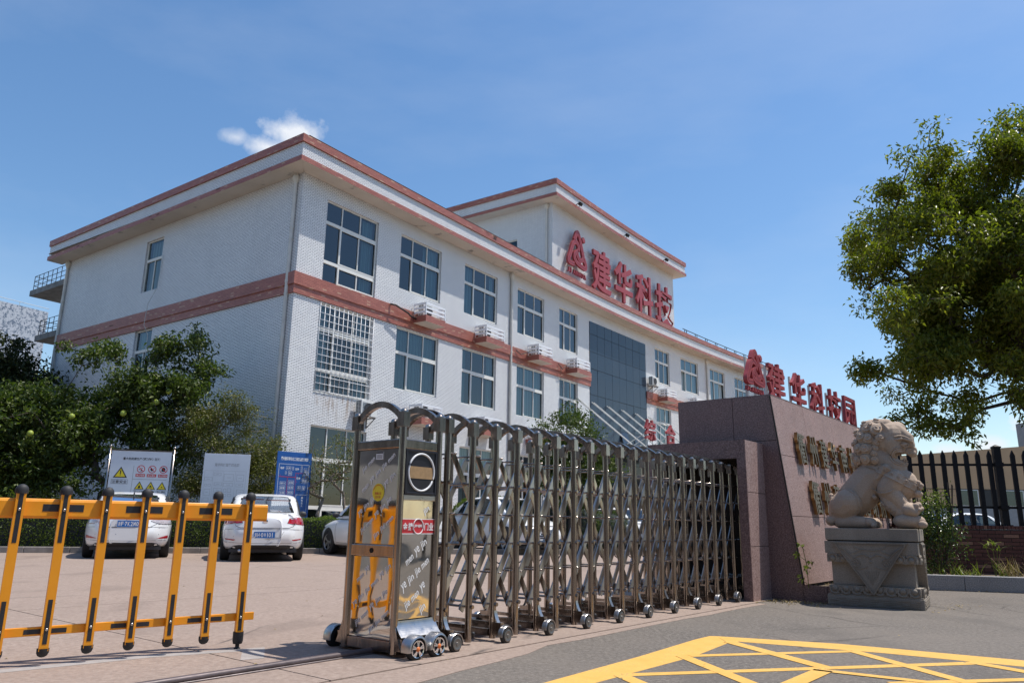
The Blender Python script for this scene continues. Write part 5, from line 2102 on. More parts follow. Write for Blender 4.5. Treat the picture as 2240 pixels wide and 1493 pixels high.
# brass letters standing off the sloping face
BSG = empty('brass_lettering', gm(6.8, -.5, 1.3), 'two lines of brass company-name characters standing off the sloping granite face', 'sign')
tilt = atan2(.28, 2.42)
def sfr(x, z):
    c_, s_ = cos(tilt), sin(tilt)
    return GM @ Matrix(((1, 0, 0, x), (0, s_, -c_, fy(z)), (0, c_, s_, z), (0, 0, 0, 1)))
for line, (x0, z0, pitch, h, w_) in {'衢州建华南杭实业有限公司': (6.85, 1.74, .492, .44, .31), '衢州建华东旭助剂有限公司': (7.09, 1.07, .498, .46, .32)}.items():
    for k, ch in enumerate(line):
        if x0 + k * pitch + w_ > WX1 - .1:
            break
        g = MB()
        add_text(g, ch, sfr(x0 + k * pitch, z0) @ T(0, 0, .022), w_, h, .045, .010, 0, 1)
        o = g.build('letter', ['brass_face', 'brass'], BSG, world=True)
        o['label'] = 'brass character ' + ch

# ------------------------------------------------------------------ brick wall, steel palisade, kerb and bed on the right
FA = radians(-10)
FX = Vector((cos(FA), sin(FA), 0))
FO = Vector((7.10, 13.60, 0))
FM = frame(FO, FX)
BW = empty('brick_wall', FM, 'low dark red brick wall with a brick-on-edge top under the black fence', 'wall')
g = MB()
g.box((-.30, .012, 0), (5.4, .228, .915), mat=FM)
g.build('mortar_core', 'mortar', BW, world=True)
bkm = MB()
bkm.box((0, 0, 0), (.236, .112, .052))
bk_me = bkm.mesh('brick', 'wall_brick')
hdm = MB()
hdm.box((0, 0, 0), (.052, .236, .060))
hd_me = hdm.mesh('brick', 'wall_brick')
r = random.Random(9)
cnt_ = 0
for j in range(14):
    for i in range(17):
        x = -.30 + i * .246 + (.123 if j % 2 else 0)
        put('brick', bk_me, FM @ T(x, r.uniform(-.003, .003), .018 + j * .0635) @ RZ(r.uniform(-.006, .006)), BW)
        cnt_ += 1
for i in range(62):
    put('brick', hd_me, FM @ T(-.30 + i * .062, -.006 + r.uniform(-.003, .003), .918 + r.uniform(-.002, .003)), BW)
g = MB()
for j in range(14):
    for i in range(6):
        g.box((3.885 + i * .246 + (.123 if j % 2 else 0), 0, .018 + j * .0635), (3.885 + i * .246 + .236 + (.123 if j % 2 else 0), .1, .070 + j * .0635), mat=FM)
for i in range(24):
    g.box((3.546 + i * .062, -.006, .918), (3.598 + i * .062, .23, .978), mat=FM)
o = g.build('brick_rest', 'wall_brick', BW, world=True)
o['kind'] = 'stuff'

FEN = empty('palisade_fence', FM @ T(0, .12, .98), 'black steel palisade fence with pointed pickets on top of the brick wall', 'fence')
pm2 = MB()
pm2.prism([(-.036, 0), (.036, 0), (.036, 1.21), (0, 1.30), (-.036, 1.21)], -.02, .02, mat=Matrix(((1, 0, 0, 0), (0, 0, 1, 0), (0, 1, 0, 0), (0, 0, 0, 1))))
fp_me = pm2.mesh('picket', 'black_metal')
for k in range(-1, 27):
    s_ = .077 + .1895 * k
    if abs(s_ - 1.53) < .09 or abs(s_ - 4.1) < .09:
        continue
    put('picket', fp_me, FM @ T(s_, .12, .98), FEN)
for s_ in (1.53, 4.1, -.25):
    g = MB()
    g.box((s_ - .055, .065, .98), (s_ + .055, .175, 2.32)).box((s_ - .085, .035, .98), (s_ + .085, .205, .995)).box((s_ - .065, .055, 2.32), (s_ + .065, .185, 2.345))
    g.add([(s_ - .06, .06, 2.345), (s_ + .06, .06, 2.345), (s_ + .06, .18, 2.345), (s_ - .06, .18, 2.345), (s_, .12, 2.385)], [(0, 1, 4), (1, 2, 4), (2, 3, 4), (3, 0, 4)])
    for z in (1.29, 2.03):
        g.box((s_ - .07, .05, z - .035), (s_ + .07, .19, z + .035))
    g.build('fence_post', 'black_metal', FEN, mat=FM)
for z in (1.29, 2.03):
    g = MB()
    g.box((-.3, .145, z - .02), (5.3, .175, z + .02))
    g.build('rail', 'black_metal', FEN, mat=FM)

KA = radians(-16)
KX = Vector((cos(KA), sin(KA), 0))
KM = frame((6.47, 12.04, 0), KX)
KB = empty('stone_kerb', KM, 'raised grey granite kerb in front of the weedy bed at the right', 'kerb')
x = -.75
k = 0
while x < 7:
    L_ = 1.2
    g = MB()
    g.box((x + .003, 0, 0), (x + L_ - .003, .16, .225))
    g.build('kerb_stone', 'granite_grey', KB, mat=KM, bevel=.008)
    x += L_
sheet('bed_soil_ground', [tuple((KM @ Vector(v))[:2]) for v in ((-.75, .14, 0), (7.2, .14, 0), (7.2, 2.2, 0), (.2, 2.0, 0), (-.75, 1.9, 0))], .17, 'soil')
# ------------------------------------------------------------------ stone lion on its pedestal
PA = radians(-32)
PXv = Vector((cos(PA), sin(PA), 0))
PM = frame((3.867, 9.575, 0), PXv)
LION_CAPS=[(0.218,0.243,0.204,0.401,0.413,0.227,0,0,0),(0.401,0.413,0.227,0.562,0.616,0.218,0,0,0),(0.562,0.616,0.218,0.72,0.63,0.227,0,0,0),(0.72,0.63,0.227,0.864,0.527,0.204,0,0,0),(0.896,0.544,0.182,0.966,0.476,0.113,0,0,0),(0.226,0.256,0.173,0.281,0.306,0.173,-0.15,-0.17,1),(0.154,0.121,0.113,0.224,0.239,0.145,-0.12,-0.15,1),(0.177,0.071,0.076,0.401,0.073,0.076,-0.19,-0.21,1),(0.401,0.073,0.076,0.533,0.065,0.065,-0.21,-0.22,1),(0.506,0.075,0.055,0.553,0.051,0.044,-0.18,-0.18,1),(0.514,0.074,0.055,0.561,0.051,0.044,-0.25,-0.25,1),(0.805,0.571,0.154,0.752,0.472,0.136,-0.13,-0.15,1),(0.753,0.454,0.113,0.861,0.322,0.091,-0.17,-0.17,0),(0.861,0.322,0.091,0.912,0.233,0.076,-0.17,-0.17,0),(0.815,0.484,0.127,0.878,0.35,0.1,0.15,0.17,0),(0.878,0.35,0.1,0.899,0.116,0.076,0.17,0.2,0),(0.898,0.1,0.073,1.016,0.075,0.069,0.2,0.2,0),(0.687,0.422,0.062,0.766,0.273,0.08,-0.15,-0.17,0),(0.766,0.273,0.08,0.833,0.184,0.065,-0.17,-0.17,0),(0.833,0.184,0.065,0.955,0.217,0.087,-0.17,-0.17,0),(0.955,0.242,0.08,1.019,0.235,0.062,-0.14,-0.12,0),(0.958,0.233,0.08,1.022,0.212,0.058,-0.19,-0.19,0),(0.961,0.224,0.073,1.01,0.195,0.051,-0.24,-0.24,0),(0.826,1.114,0.196,0.76,1.074,0.204,0,0,0),(0.844,1.139,0.173,0.897,1.206,0.109,0,0,0),(0.901,1.2,0.082,1.008,1.099,0.069,-0.05,-0.07,1),(1.03,1.071,0.044,1.041,1.013,0.04,-0.09,-0.07,1),(0.881,1.035,0.145,0.995,0.936,0.091,0,0,0),(0.996,0.953,0.084,1.043,0.935,0.062,0,0,0),(1.028,0.931,0.047,1.053,0.905,0.04,-0.045,-0.045,1),(1.015,0.973,0.036,1.067,0.961,0.031,-0.02,-0.02,1),(0.808,0.917,0.142,0.864,0.847,0.1,0,0,0),(0.863,0.839,0.087,0.943,0.791,0.047,0,0,0),(0.935,0.786,0.047,0.924,0.753,0.033,0,0,0),(0.823,1.053,0.109,0.864,0.925,0.091,-0.1,-0.09,1),(0.628,1.184,0.173,0.563,0.995,0.191,0,0,0),(0.563,0.995,0.191,0.522,0.892,0.154,0,0,0),(0.681,1.252,0.109,0.777,1.264,0.091,0,0,0),(0.6,0.873,0.2,0.793,0.748,0.182,0,0,0)]
LION_CURLS=[(0.504,1.117,0.058),(0.578,1.096,0.06),(0.457,0.978,0.055),(0.547,0.969,0.062),(0.436,0.836,0.055),(0.536,0.845,0.062),(0.668,1.195,0.069),(0.567,1.209,0.051),(0.714,1.099,0.049),(0.666,1.045,0.044),(0.644,0.974,0.044),(0.631,0.907,0.04),(0.631,0.827,0.049),(0.611,1.258,0.047),(0.435,1.06,0.04)]
LION_PTS={'ear':(0.789,1.183),'ear2':(0.759,1.27),'eye':(0.969,1.011),'mouth':(0.901,0.869),'mouth2':(0.946,0.823),'mouth1':(0.87,0.892),'tail1':(0.122,0.205),'tail2':(0.117,0.104),'tail3':(0.064,0.086),'c1':(0.538,0.767),'c2':(0.671,0.721),'c3':(0.859,0.617),'c4':(1.056,0.492),'bell':(1.096,0.532),'bell2':(1.069,0.402),'ball':(0.891,0.08),'ball2':(1.059,0.082),'flame1':(0.689,0.671),'flame2':(0.61,0.555),'k1':(0.593,0.372),'k2':(0.678,0.286),'k3':(0.517,0.472),'tooth':(0.961,0.822),'chin':(0.955,0.756)}
PED = empty('lion_pedestal', PM, 'carved grey stone pedestal with petal rows and hanging cloth triangles under the stone lion', 'pedestal')
PD = 0.84


def pb_(name, lo, hi, bev=.006, mat='lion_base_stone'):
    q = MB()
    q.box(lo, hi)
    return q.build(name, mat, PED, mat=PM, bevel=bev)


pb_('plinth', (-.004, 0, 0), (1.036, PD, .118))
pb_('plinth_step', (.004, .008, .118), (1.028, PD - .008, .132), .002)
pb_('petal_core', (.02, .024, .132), (1.012, PD - .024, .236), .02)
pb_('waist', (.065, .062, .236), (.965, PD - .062, .502), .004)
pb_('petal_core', (.02, .024, .502), (1.012, PD - .024, .602), .02)
pb_('upper_block', (.008, .006, .602), (1.026, PD - .006, .745), .004)
pb_('joint_shadow', (.04, .03, .745), (1.0, PD - .03, .757), .0, 'joint_dark')
pb_('top_slab', (.022, .008, .757), (1.038, PD + .004, .90), .008)
# petals
pt = MB()
w_, h_ = .118, .10
n = 12
U = [(-w_ / 2, .06)] + [(-(w_ / 2) * cos(pi * i / n), .052 - .05 * sin(pi * i / n) * 1.0) for i in range(n + 1)] + [(w_ / 2, .06)]
U = [(-w_ / 2 + .006, h_)] + [(-(w_ / 2 - .006) * cos(pi * i / n), .05 - .046 * sin(pi * i / n)) for i in range(n + 1)] + [(w_ / 2 - .006, h_)]
pt.tube([(x, -.007, z) for x, z in U], .0095, 6, cap=True)
pt.sphere((0, .002, .060), .036, 12, 8, sc=(1, .75, 1.0))
pt.box((-w_ / 2 + .002, -.002, .0), (w_ / 2 - .002, .02, h_))
pet_me = pt.mesh('petal', 'lion_base_stone', True)
pet_me.set_sharp_from_angle(angle=radians(40))
FLIP = Matrix.Scale(-1, 4, (0, 0, 1))
for k in range(8):
    x = .088 + k * .1225
    put('petal', pet_me, PM @ T(x, .012, .134), PED)
    put('petal', pet_me, PM @ T(x, .012, .602) @ Matrix.Rotation(pi, 4, 'Y'), PED)
for k in range(6):
    y = .115 + k * .122
    Mx = PM @ T(1.024, y, .134) @ RZ(radians(90))
    put('petal', pet_me, Mx, PED)
    put('petal', pet_me, PM @ T(1.024, y, .602) @ RZ(radians(90)) @ Matrix.Rotation(pi, 4, 'Y'), PED)
# fret on the plinth
fr = MB()
r = random.Random(2)
for row, z in enumerate((.018, .040, .062, .084)):
    x = .03 + (row % 2) * .08
    while x < .97:
        L_ = r.choice((.10, .16, .22))
        fr.box((x, -.008, z), (min(x + L_, 1.0), .001, z + .012))
        x += L_ + .05
for row, z in enumerate((.018, .040, .062, .084)):
    y = .05 + (row % 2) * .05
    while y < PD - .14:
        fr.box((1.035, y, z), (1.0445, y + .12, z + .012))
        y += .17
fr.build('fret_relief', 'lion_base_stone', PED, mat=PM)


def cloth(tri, M_, scale=1.0):
    (x0, zt), (x1, _), (xm, zb) = tri
    g = MB()
    th = .018
    Mc = M_
    g.prism([(x0, zt), (xm, zb), (x1, zt)], 0, th, mat=Mc @ Matrix(((1, 0, 0, 0), (0, 0, -1, 0), (0, 1, 0, 0), (0, 0, 0, 1))))
    return g


def P3(x, z, y):
    return Vector((x, y, z))


def relief(M_, x0, x1, xm, zt, zb, wd):
    g = MB()
    y0 = -.020
    vs = [P3(x0, zt, y0), P3(xm, zb, y0), P3(x1, zt, y0), P3(x0 + .0, zt, .06), P3(xm, zb, .06), P3(x1, zt, .06)]
    g.add(vs, [(0, 1, 2), (5, 4, 3), (0, 3, 4, 1), (1, 4, 5, 2), (2, 5, 3, 0)])
    e = wd
    for a, b in (((x0, zt), (xm, zb)), ((xm, zb), (x1, zt)), ((x0, zt - .004), (x1, zt - .004))):
        A, B = Vector((a[0], y0 - .004, a[1])), Vector((b[0], y0 - .004, b[1]))
        c = Vector((xm, y0 - .004, zb + (zt - zb) * .62))
        A2, B2 = A + (c - A) * e, B + (c - B) * e
        A3, B3 = A + (c - A) * (e + .07), B + (c - B) * (e + .07)
        g.bar(A2, B2, .012, .016, up=(0, 1, 0))
        g.bar(A3, B3, .006, .008, up=(0, 1, 0))
    W = (x1 - x0)
    k = W / .86
    # scrolls
    for sx in (-1, 1):
        pts = []
        for i in range(26):
            a = i / 25 * 3.6 * pi
            rr = .055 * (1 - i / 30)
            pts.append((xm + sx * (.165 * k + rr * cos(a) * k), y0 - .005, zt - .245 + rr * sin(a)))
        g.tube(pts, .0065 * max(k, .6), 5)
        g.tube([(xm + sx * q * k, y0 - .004, zt - z_) for q, z_ in ((.03, .17), (.07, .145), (.12, .15), (.20, .19), (.26, .13), (.30, .09), (.36, .055))], .0075 * max(k, .6), 5)
        g.tube([(xm + sx * q * k, y0 - .004, zt - z_) for q, z_ in ((.04, .28), (.09, .30), (.15, .31), (.20, .27), (.23, .22))], .006 * max(k, .6), 5)
        g.tube([(xm + sx * q * k, y0 - .004, zt - z_) for q, z_ in ((.10, .09), (.16, .12), (.22, .14), (.27, .10))], .006 * max(k, .6), 5)
    g.tube([(xm + .20 * k * sin(a), y0 - .003, zt - .03 - .065 * cos(a)) for a in np.linspace(-1.45, 1.45, 17)], .0055, 5)
    for i in range(7):
        q = (i - 3) / 3
        g.tube([(xm + q * .085 * k, y0 - .003, zt - .33), (xm + q * .06 * k, y0 - .003, zt - .40), (xm + q * .012 * k, y0 - .003, zt - .49 + abs(q) * .04)], .0035, 4)
    g.sphere((xm, y0 - .002, zt - .175), .020, 10, 6, sc=(1, .6, 1))
    g.sphere((xm, y0 - .002, zt - .225), .016, 10, 6, sc=(1.3, .5, 1))
    g.build('cloth_triangle', 'lion_base_stone', PED, mat=M_, smooth=False)


relief(PM, .10, .925, .515, .742, .128, .05)
relief(PM @ T(1.026, .0, 0) @ RZ(radians(90)), .20, .64, .42, .742, .135, .07)

# the lion itself
LM = PM @ T(0, PD / 2, .90)
LION = empty('stone_lion', LM, 'carved stone guardian lion facing right with a curly mane and one paw on a ball', 'statue')


def mirrored(caps):
    for c in caps:
        u1, v1, r1, u2, v2, r2, y1, y2, m = c
        yield c
        if m:
            yield (u1, v1, r1, u2, v2, r2, -y1, -y2, 0)


g = MB()
HIND, FORE = set(range(5, 10)), set(list(range(11, 14)) + list(range(14, 23)))
limbs = {}


def caps_into(gg, c, q=1):
    u1, v1, r1, u2, v2, r2, y1, y2, m = c
    for i in range(7):
        t_ = i / 6
        gg.sphere((u1 + (u2 - u1) * t_, q * (y1 + (y2 - y1) * t_), v1 + (v2 - v1) * t_), (r1 + (r2 - r1) * t_) * .985, 14, 9)


for ci, c in enumerate(LION_CAPS):
    if ci in HIND:
        caps_into(limbs.setdefault('hn', MB()), c)
        caps_into(limbs.setdefault('hf', MB()), c, -1)
    elif ci in FORE:
        far = c[6] > 0 and not c[8]
        caps_into(limbs.setdefault('ff' if far else 'fn', MB()), c)
        if c[8]:
            caps_into(limbs.setdefault('ff', MB()), c, -1)
    else:
        caps_into(g, c)
        if c[8]:
            caps_into(g, c, -1)
E_, MO, MO1, MO2 = (LION_PTS[k] for k in ('eye', 'mouth', 'mouth1', 'mouth2'))
# brows, nose and lips
for sy in (-1, 1):
    for (a, b, r_) in (((.93, 1.09), (1.00, 1.075), .030), ((1.00, 1.075), (1.045, 1.015), .028), ((.955, 1.12), (.90, 1.13), .03), ((1.045, 1.0), (1.062, .975), .022)):
        for i in range(5):
            t_ = i / 4
            g.sphere((a[0] + (b[0] - a[0]) * t_, sy * (.085 - .02 * t_), a[1] + (b[1] - a[1]) * t_), r_, 10, 7)
    # lip folds round the mouth
    for rad_, rr_ in ((.066, .013), (.088, .012)):
        for i in range(18):
            a = radians(70 + 215 * i / 17)
            g.sphere((MO[0] + rad_ * 1.15 * cos(a), sy * .118, MO[1] + rad_ * .95 * sin(a)), rr_, 8, 6)
    # ear
    for i in range(6):
        t_ = i / 5
        g.sphere((LION_PTS['ear'][0] + .01 - .05 * t_, sy * (.155 + .02 * t_), LION_PTS['ear'][1] + .0 + .10 * t_), .042 * (1 - t_ * .62), 10, 8, sc=(1, .7, 1))
    # scroll tufts and flame at the shoulder
    for nm, r_ in (('k1', .030), ('k2', .030), ('k3', .024), ('flame2', .026)):
        q = LION_PTS[nm]
        g.sphere((q[0], sy * .175, q[1]), r_, 10, 8)
    for i in range(6):
        t_ = i / 5
        g.sphere((LION_PTS['flame1'][0] - .10 * t_ + .06, sy * (.215), LION_PTS['flame1'][1] - .12 * t_ + .05), .050 * (1 - .6 * t_), 10, 8)
    # toes of the lying hind foot and knuckles
for y_ in (-.30, -.255, -.21, -.165):
    limbs['hn'].sphere((.565, y_, .036), .032, 10, 8)
    limbs['hf'].sphere((.565, -y_, .036), .032, 10, 8)
for (x, y, z) in ((1.035, -.245, .27), (1.055, -.20, .28), (1.06, -.15, .285), (1.05, -.105, .28)):
    limbs['fn'].sphere((x, y, z), .034, 10, 8, sc=(1.2, .72, 1))
    limbs['fn'].sphere((x + .035, y, z - .045), .024, 10, 8)
# tail curls
for nm, r_ in (('tail1', .055), ('tail2', .046), ('tail3', .06)):
    q = LION_PTS[nm]
    g.sphere((q[0], -.20, q[1]), r_, 12, 8)
for i in range(9):
    t_ = i / 8
    g.sphere((.06 + .03 * sin(3 * t_), -.10 + .1 * t_, .08 + .32 * t_), .055 - .02 * t_, 10, 8)
# small cub-like ball under the paw continues outward
body = g.build('body', 'lion_stone', LION, world=False)
rmsh = body.modifiers.new('r', 'REMESH')
rmsh.mode = 'VOXEL'
rmsh.voxel_size = 0.0078
sm = body.modifiers.new('s', 'SMOOTH')
sm.factor = 0.6
sm.iterations = 2
# mouth and eye sockets are cut out
cutters = []
for (cx_, cy_, cz_, r_, sc_, ang_) in ((MO[0] + .035, 0, MO[1] - .004, .085, (1.25, 3.0, .62), 24), (MO[0] + .115, 0, MO[1] - .045, .058, (1.6, 3.4, .50), 22), (E_[0] + .0, -.175, E_[1] - .005, .055, (1.15, 1.0, .62), 18), (E_[0] + .0, .175, E_[1] - .005, .055, (1.15, 1.0, .62), 18)):
    cut = MB()
    cut.sphere((0, 0, 0), r_, 24, 14, sc=sc_)
    c_ = cut.build('cutter', 'lion_stone', LION, mat=LM @ T(cx_, cy_, cz_) @ Matrix.Rotation(radians(ang_), 4, 'Y'))
    cutters.append(c_)
    bo = body.modifiers.new('b', 'BOOLEAN')
    bo.object = c_
    bo.operation = 'DIFFERENCE'
    bo.solver = 'EXACT'
bpy.context.view_layer.update()
dg = bpy.context.evaluated_depsgraph_get()
me = bpy.data.meshes.new_from_object(body.evaluated_get(dg))
allv = [tuple(v.co) for v in me.vertices]
allf = [tuple(p.vertices) for p in me.polygons]
bpy.data.meshes.remove(me)
for key, lb in limbs.items():
    o_ = lb.build('limb', 'lion_stone', LION, world=False)
    r2_ = o_.modifiers.new('r', 'REMESH')
    r2_.mode = 'VOXEL'
    r2_.voxel_size = 0.0078
    s2_ = o_.modifiers.new('s', 'SMOOTH')
    s2_.factor = 0.6
    s2_.iterations = 2
    m2 = bpy.data.meshes.new_from_object(o_.evaluated_get(bpy.context.evaluated_depsgraph_get()))
    k0 = len(allv)
    allv += [tuple(v.co) for v in m2.vertices]
    allf += [tuple(q + k0 for q in p.vertices) for p in m2.polygons]
    bpy.data.meshes.remove(m2)
    bpy.data.objects.remove(o_)
me = bpy.data.meshes.new('body')
me.from_pydata(allv, [], allf)
me.materials.append(MAT['lion_stone'])
body.modifiers.clear()
body.data = me
for c_ in cutters:
    bpy.data.objects.remove(c_)
co = np.empty(len(me.vertices) * 3, 'f')
me.vertices.foreach_get('co', co)
co = co.reshape(-1, 3)
for i in range(len(co)):
    if co[i, 2] < 0.0:
        co[i, 2] = 0.0
me.vertices.foreach_set('co', co.ravel())
me.polygons.foreach_set('use_smooth', [True] * len(me.polygons))
me.update()
lion_bvh = BVHTree.FromPolygons([Vector(v) for v in co], [tuple(p.vertices) for p in me.polygons])


def side_y(x, z, sgn=-1):
    h = lion_bvh.ray_cast(Vector((x, sgn * 1.0, z)), Vector((0, -sgn, 0)))
    return h[0].y if h[0] is not None else None


# curls of the mane: snail-shell bosses
cm_ = MB()
nu, nv = 44, 20
vs, fs = [], []
for i in range(nv + 1):
    th_ = pi * i / nv * .72
    for j in range(nu):
        ph = 2 * pi * j / nu
        spir = cos(ph - th_ * 9.0)
        rr = 1.0 + .17 * spir * min(1, th_ * 2)
        vs.append((rr * sin(th_) * cos(ph), -rr * cos(th_) * 1.05 - (.18 * (1 - th_ / 2.3) ** 3), rr * sin(th_) * sin(ph)))
for i in range(nv):
    for j in range(nu):
        a, b = i * nu + j, i * nu + (j + 1) % nu
        fs.append((a, a + nu, b + nu, b))
cm_.add(vs, fs)
curl_me = cm_.mesh('mane_curl', 'lion_stone', True)
for sgn in (-1, 1):
    for (x, z, r_) in LION_CURLS:
        y = side_y(x, z, sgn)
        if y is None:
            y = sgn * .12
        y = sgn * max(abs(y) - r_ * .15, .09)
        sc_ = Matrix.Diagonal((r_, r_ * .95, r_, 1))
        out = Vector((x - .60, sgn * .22, (z - 1.0) * .6)).normalized()
        rot = Vector((0, -1, 0)).rotation_difference(out).to_matrix().to_4x4()
        put('mane_curl', curl_me, LM @ T(x, y, z) @ rot @ Matrix.Rotation(random.uniform(0, 6), 4, 'Y') @ sc_, LION)
for (x, z, r_) in ((.40, 1.04, .055), (.385, .90, .055), (.43, 1.17, .055), (.52, 1.27, .055), (.64, 1.30, .05), (.37, .79, .05)):
    for y in (-.055, .06):
        out = Vector((x - .62, y, z - 1.0)).normalized()
        rot = Vector((0, -1, 0)).rotation_difference(out).to_matrix().to_4x4()
        put('mane_curl', curl_me, LM @ T(x + .03, y, z) @ rot @ Matrix.Diagonal((r_, r_, r_, 1)), LION)
# eyes
for sgn in (-1, 1):
    y = sgn * .128
    g = MB()
    g.sphere((E_[0], y + sgn * .002, E_[1]), .034, 16, 10, sc=(1.25, .5, .62), mat=Matrix.Rotation(radians(-18 * 1), 4, 'Y') if False else None)
    g.tube([(E_[0] + .05 * cos(a) * 1.1, y + sgn * .004, E_[1] + .027 * sin(a) - .012 * cos(a)) for a in np.linspace(0, 2 * pi, 17)], .0065, 6, cap=False)
    g.build('eye', 'lion_stone', LION, world=False, smooth=True)
for sgn in (-1, 1):
    g = MB()
    g.sphere((LION_PTS['tooth'][0] - .012, sgn * .075, LION_PTS['tooth'][1] + .004), .016, 8, 6, sc=(.7, .7, 1.6))
    g.sphere((LION_PTS['tooth'][0] - .055, sgn * .085, MO[1] + .030), .013, 8, 6, sc=(.8, .8, 1.5))
    g.build('tooth', 'lion_stone', LION, world=False, smooth=True)
g = MB()
g.sphere((.915, 0, .818), .05, 12, 8, sc=(1.5, 1.2, .3))
g.build('tongue', 'lion_stone', LION, world=False, smooth=True)
# carved lines on head, shoulder and haunch
def carved(pts, r_, sgn, name='carved_line', lift=.2):
    out = []
    for (x, z) in pts:
        y = side_y(x, z, sgn)
        if y is not None:
            out.append((x, y + sgn * r_ * lift, z))
    if len(out) > 2:
        g = MB()
        g.tube(out, [r_ * (.5 + .5 * sin(pi * (i + .6) / (len(out) + .2))) for i in range(len(out))], 7)
        g.build(name, 'lion_stone', LION, world=False, smooth=True)


for sgn in (-1, 1):
    ex, ez = E_
    carved([(ex - .085 + .20 * t, ez + .055 + .035 * sin(pi * t) - .045 * t) for t in np.linspace(0, 1, 14)], .020, sgn, 'brow')
    carved([(ex - .10 + .19 * t, ez + .092 + .030 * sin(pi * t) - .045 * t) for t in np.linspace(0, 1, 14)], .013, sgn, 'brow')
    for k, (ra, rb) in enumerate(((.098, .085), (.125, .108))):
        carved([(MO[0] + .03 + ra * cos(a), MO[1] + .0 + rb * sin(a)) for a in np.linspace(radians(75), radians(290), 20)], .011, sgn, 'lip_fold')
    carved([(ex + .055 + .035 * cos(a), ez - .085 + .030 * sin(a)) for a in np.linspace(0.3, 5.6, 14)], .012, sgn, 'nostril')
    carved([(.23 + .185 * cos(a), .29 + .185 * sin(a)) for a in np.linspace(radians(140), radians(-28), 22)], .010, sgn, 'haunch_line')
    carved([(.70 + .14 * cos(a), .52 + .10 * sin(a)) for a in np.linspace(radians(200), radians(330), 16)], .012, sgn, 'shoulder_line')
    carved([(.60 + .10 * t, .46 - .22 * t + .02 * sin(9 * t)) for t in np.linspace(0, 1, 14)], .018, sgn, 'flame_tuft')
    for k in range(4):
        cx_, cz_ = .655 + .045 * k, .30 - .035 * k
        carved([(cx_ + .024 * (1 - q / 14) * cos(q * .8), cz_ + .024 * (1 - q / 14) * sin(q * .8)) for q in range(12)], .007, sgn, 'leg_curl', .5)
# collar band draped over the shoulder, with relief
for sgn in (-1, 1):
    P_ = [LION_PTS[k] for k in ('c1', 'c2', 'c3', 'c4')]
    path = []
    for i in range(25):
        t_ = i / 24 * 3
        a, b = int(min(t_, 2.999)), t_ - int(min(t_, 2.999))
        path.append((P_[a][0] + (P_[a + 1][0] - P_[a][0]) * b, P_[a][1] + (P_[a + 1][1] - P_[a][1]) * b))
    g = MB()
    rows = []
    for i, (x, z) in enumerate(path):
        d = Vector((path[min(i + 1, 24)][0] - path[max(i - 1, 0)][0], path[min(i + 1, 24)][1] - path[max(i - 1, 0)][1])).normalized()
        wd = .022 if i < 7 else .052
        row = []
        for q in (-1, -.86, -.7, 0, .7, .86, 1):
            px_, pz_ = x - d.y * wd * q, z + d.x * wd * q
            y = side_y(px_, pz_, sgn)
            if y is None:
                y = row[-1][1] - sgn * .016 if row else sgn * .1
            row.append((px_, y + sgn * (.016 if abs(q) in (.86, 1) else .009), pz_))
        rows.append(row)
    vs = [v for rw in rows for v in rw]
    g.add(vs, [(i * 7 + j, i * 7 + j + 1, (i + 1) * 7 + j + 1, (i + 1) * 7 + j) for i in range(24) for j in range(6)])
    for i in range(8, 24, 3):
        x, y, z = rows[i][3]
        pts = [(x + .022 * (1 - k / 16) * cos(k * .75), y + sgn * .006, z + .022 * (1 - k / 16) * sin(k * .75)) for k in range(14)]
        g.tube(pts, .0038, 5)
    g.build('collar', 'lion_stone', LION, world=False, smooth=False)
g = MB()
for (x, z, r_) in ((1.075, .55, .030), (1.10, .52, .028), (1.09, .49, .026)):
    g.sphere((x, -.05, z), r_, 12, 8)
    g.sphere((x, .05, z), r_, 12, 8)
g.sphere((1.055, 0, .415), .052, 16, 10, sc=(1.1, 1, .82))
g.sphere((1.06, -.06, .42), .045, 16, 10, sc=(1.1, 1, .9))
g.tube([(1.09, 0, .52), (1.075, 0, .46)], .02, 8)
g.build('bell', 'lion_stone', LION, world=False, smooth=True)
g = MB()
nu, nv = 40, 22
vs = []
for i in range(nv + 1):
    th_ = pi * i / nv
    for j in range(nu):
        ph = 2 * pi * j / nu
        rr = 1 - .035 * max(0, cos(ph * 8 + th_ * 7)) ** 4 - .035 * max(0, cos(ph * 8 - th_ * 7)) ** 4
        vs.append((.93 + .165 * rr * sin(th_) * cos(ph), -.17 + .13 * rr * sin(th_) * sin(ph), .092 + .096 * rr * cos(th_)))
g.add(vs, [(i * nu + j, (i + 1) * nu + j, (i + 1) * nu + (j + 1) % nu, i * nu + (j + 1) % nu) for i in range(nv) for j in range(nu)])
for y in (-.25, -.205, -.16, -.115):
    g.sphere((1.085, y, .055), .038, 10, 8, sc=(1.3, .75, 1.1))
g.sphere((1.03, -.18, .09), .07, 14, 10, sc=(1.3, 1.2, 1))
g.build('ball', 'lion_stone', LION, world=False, smooth=True)
# ------------------------------------------------------------------ cars
def interp(tab, x):
    return float(np.interp(x, [a for a, b in tab], [b for a, b in tab]))


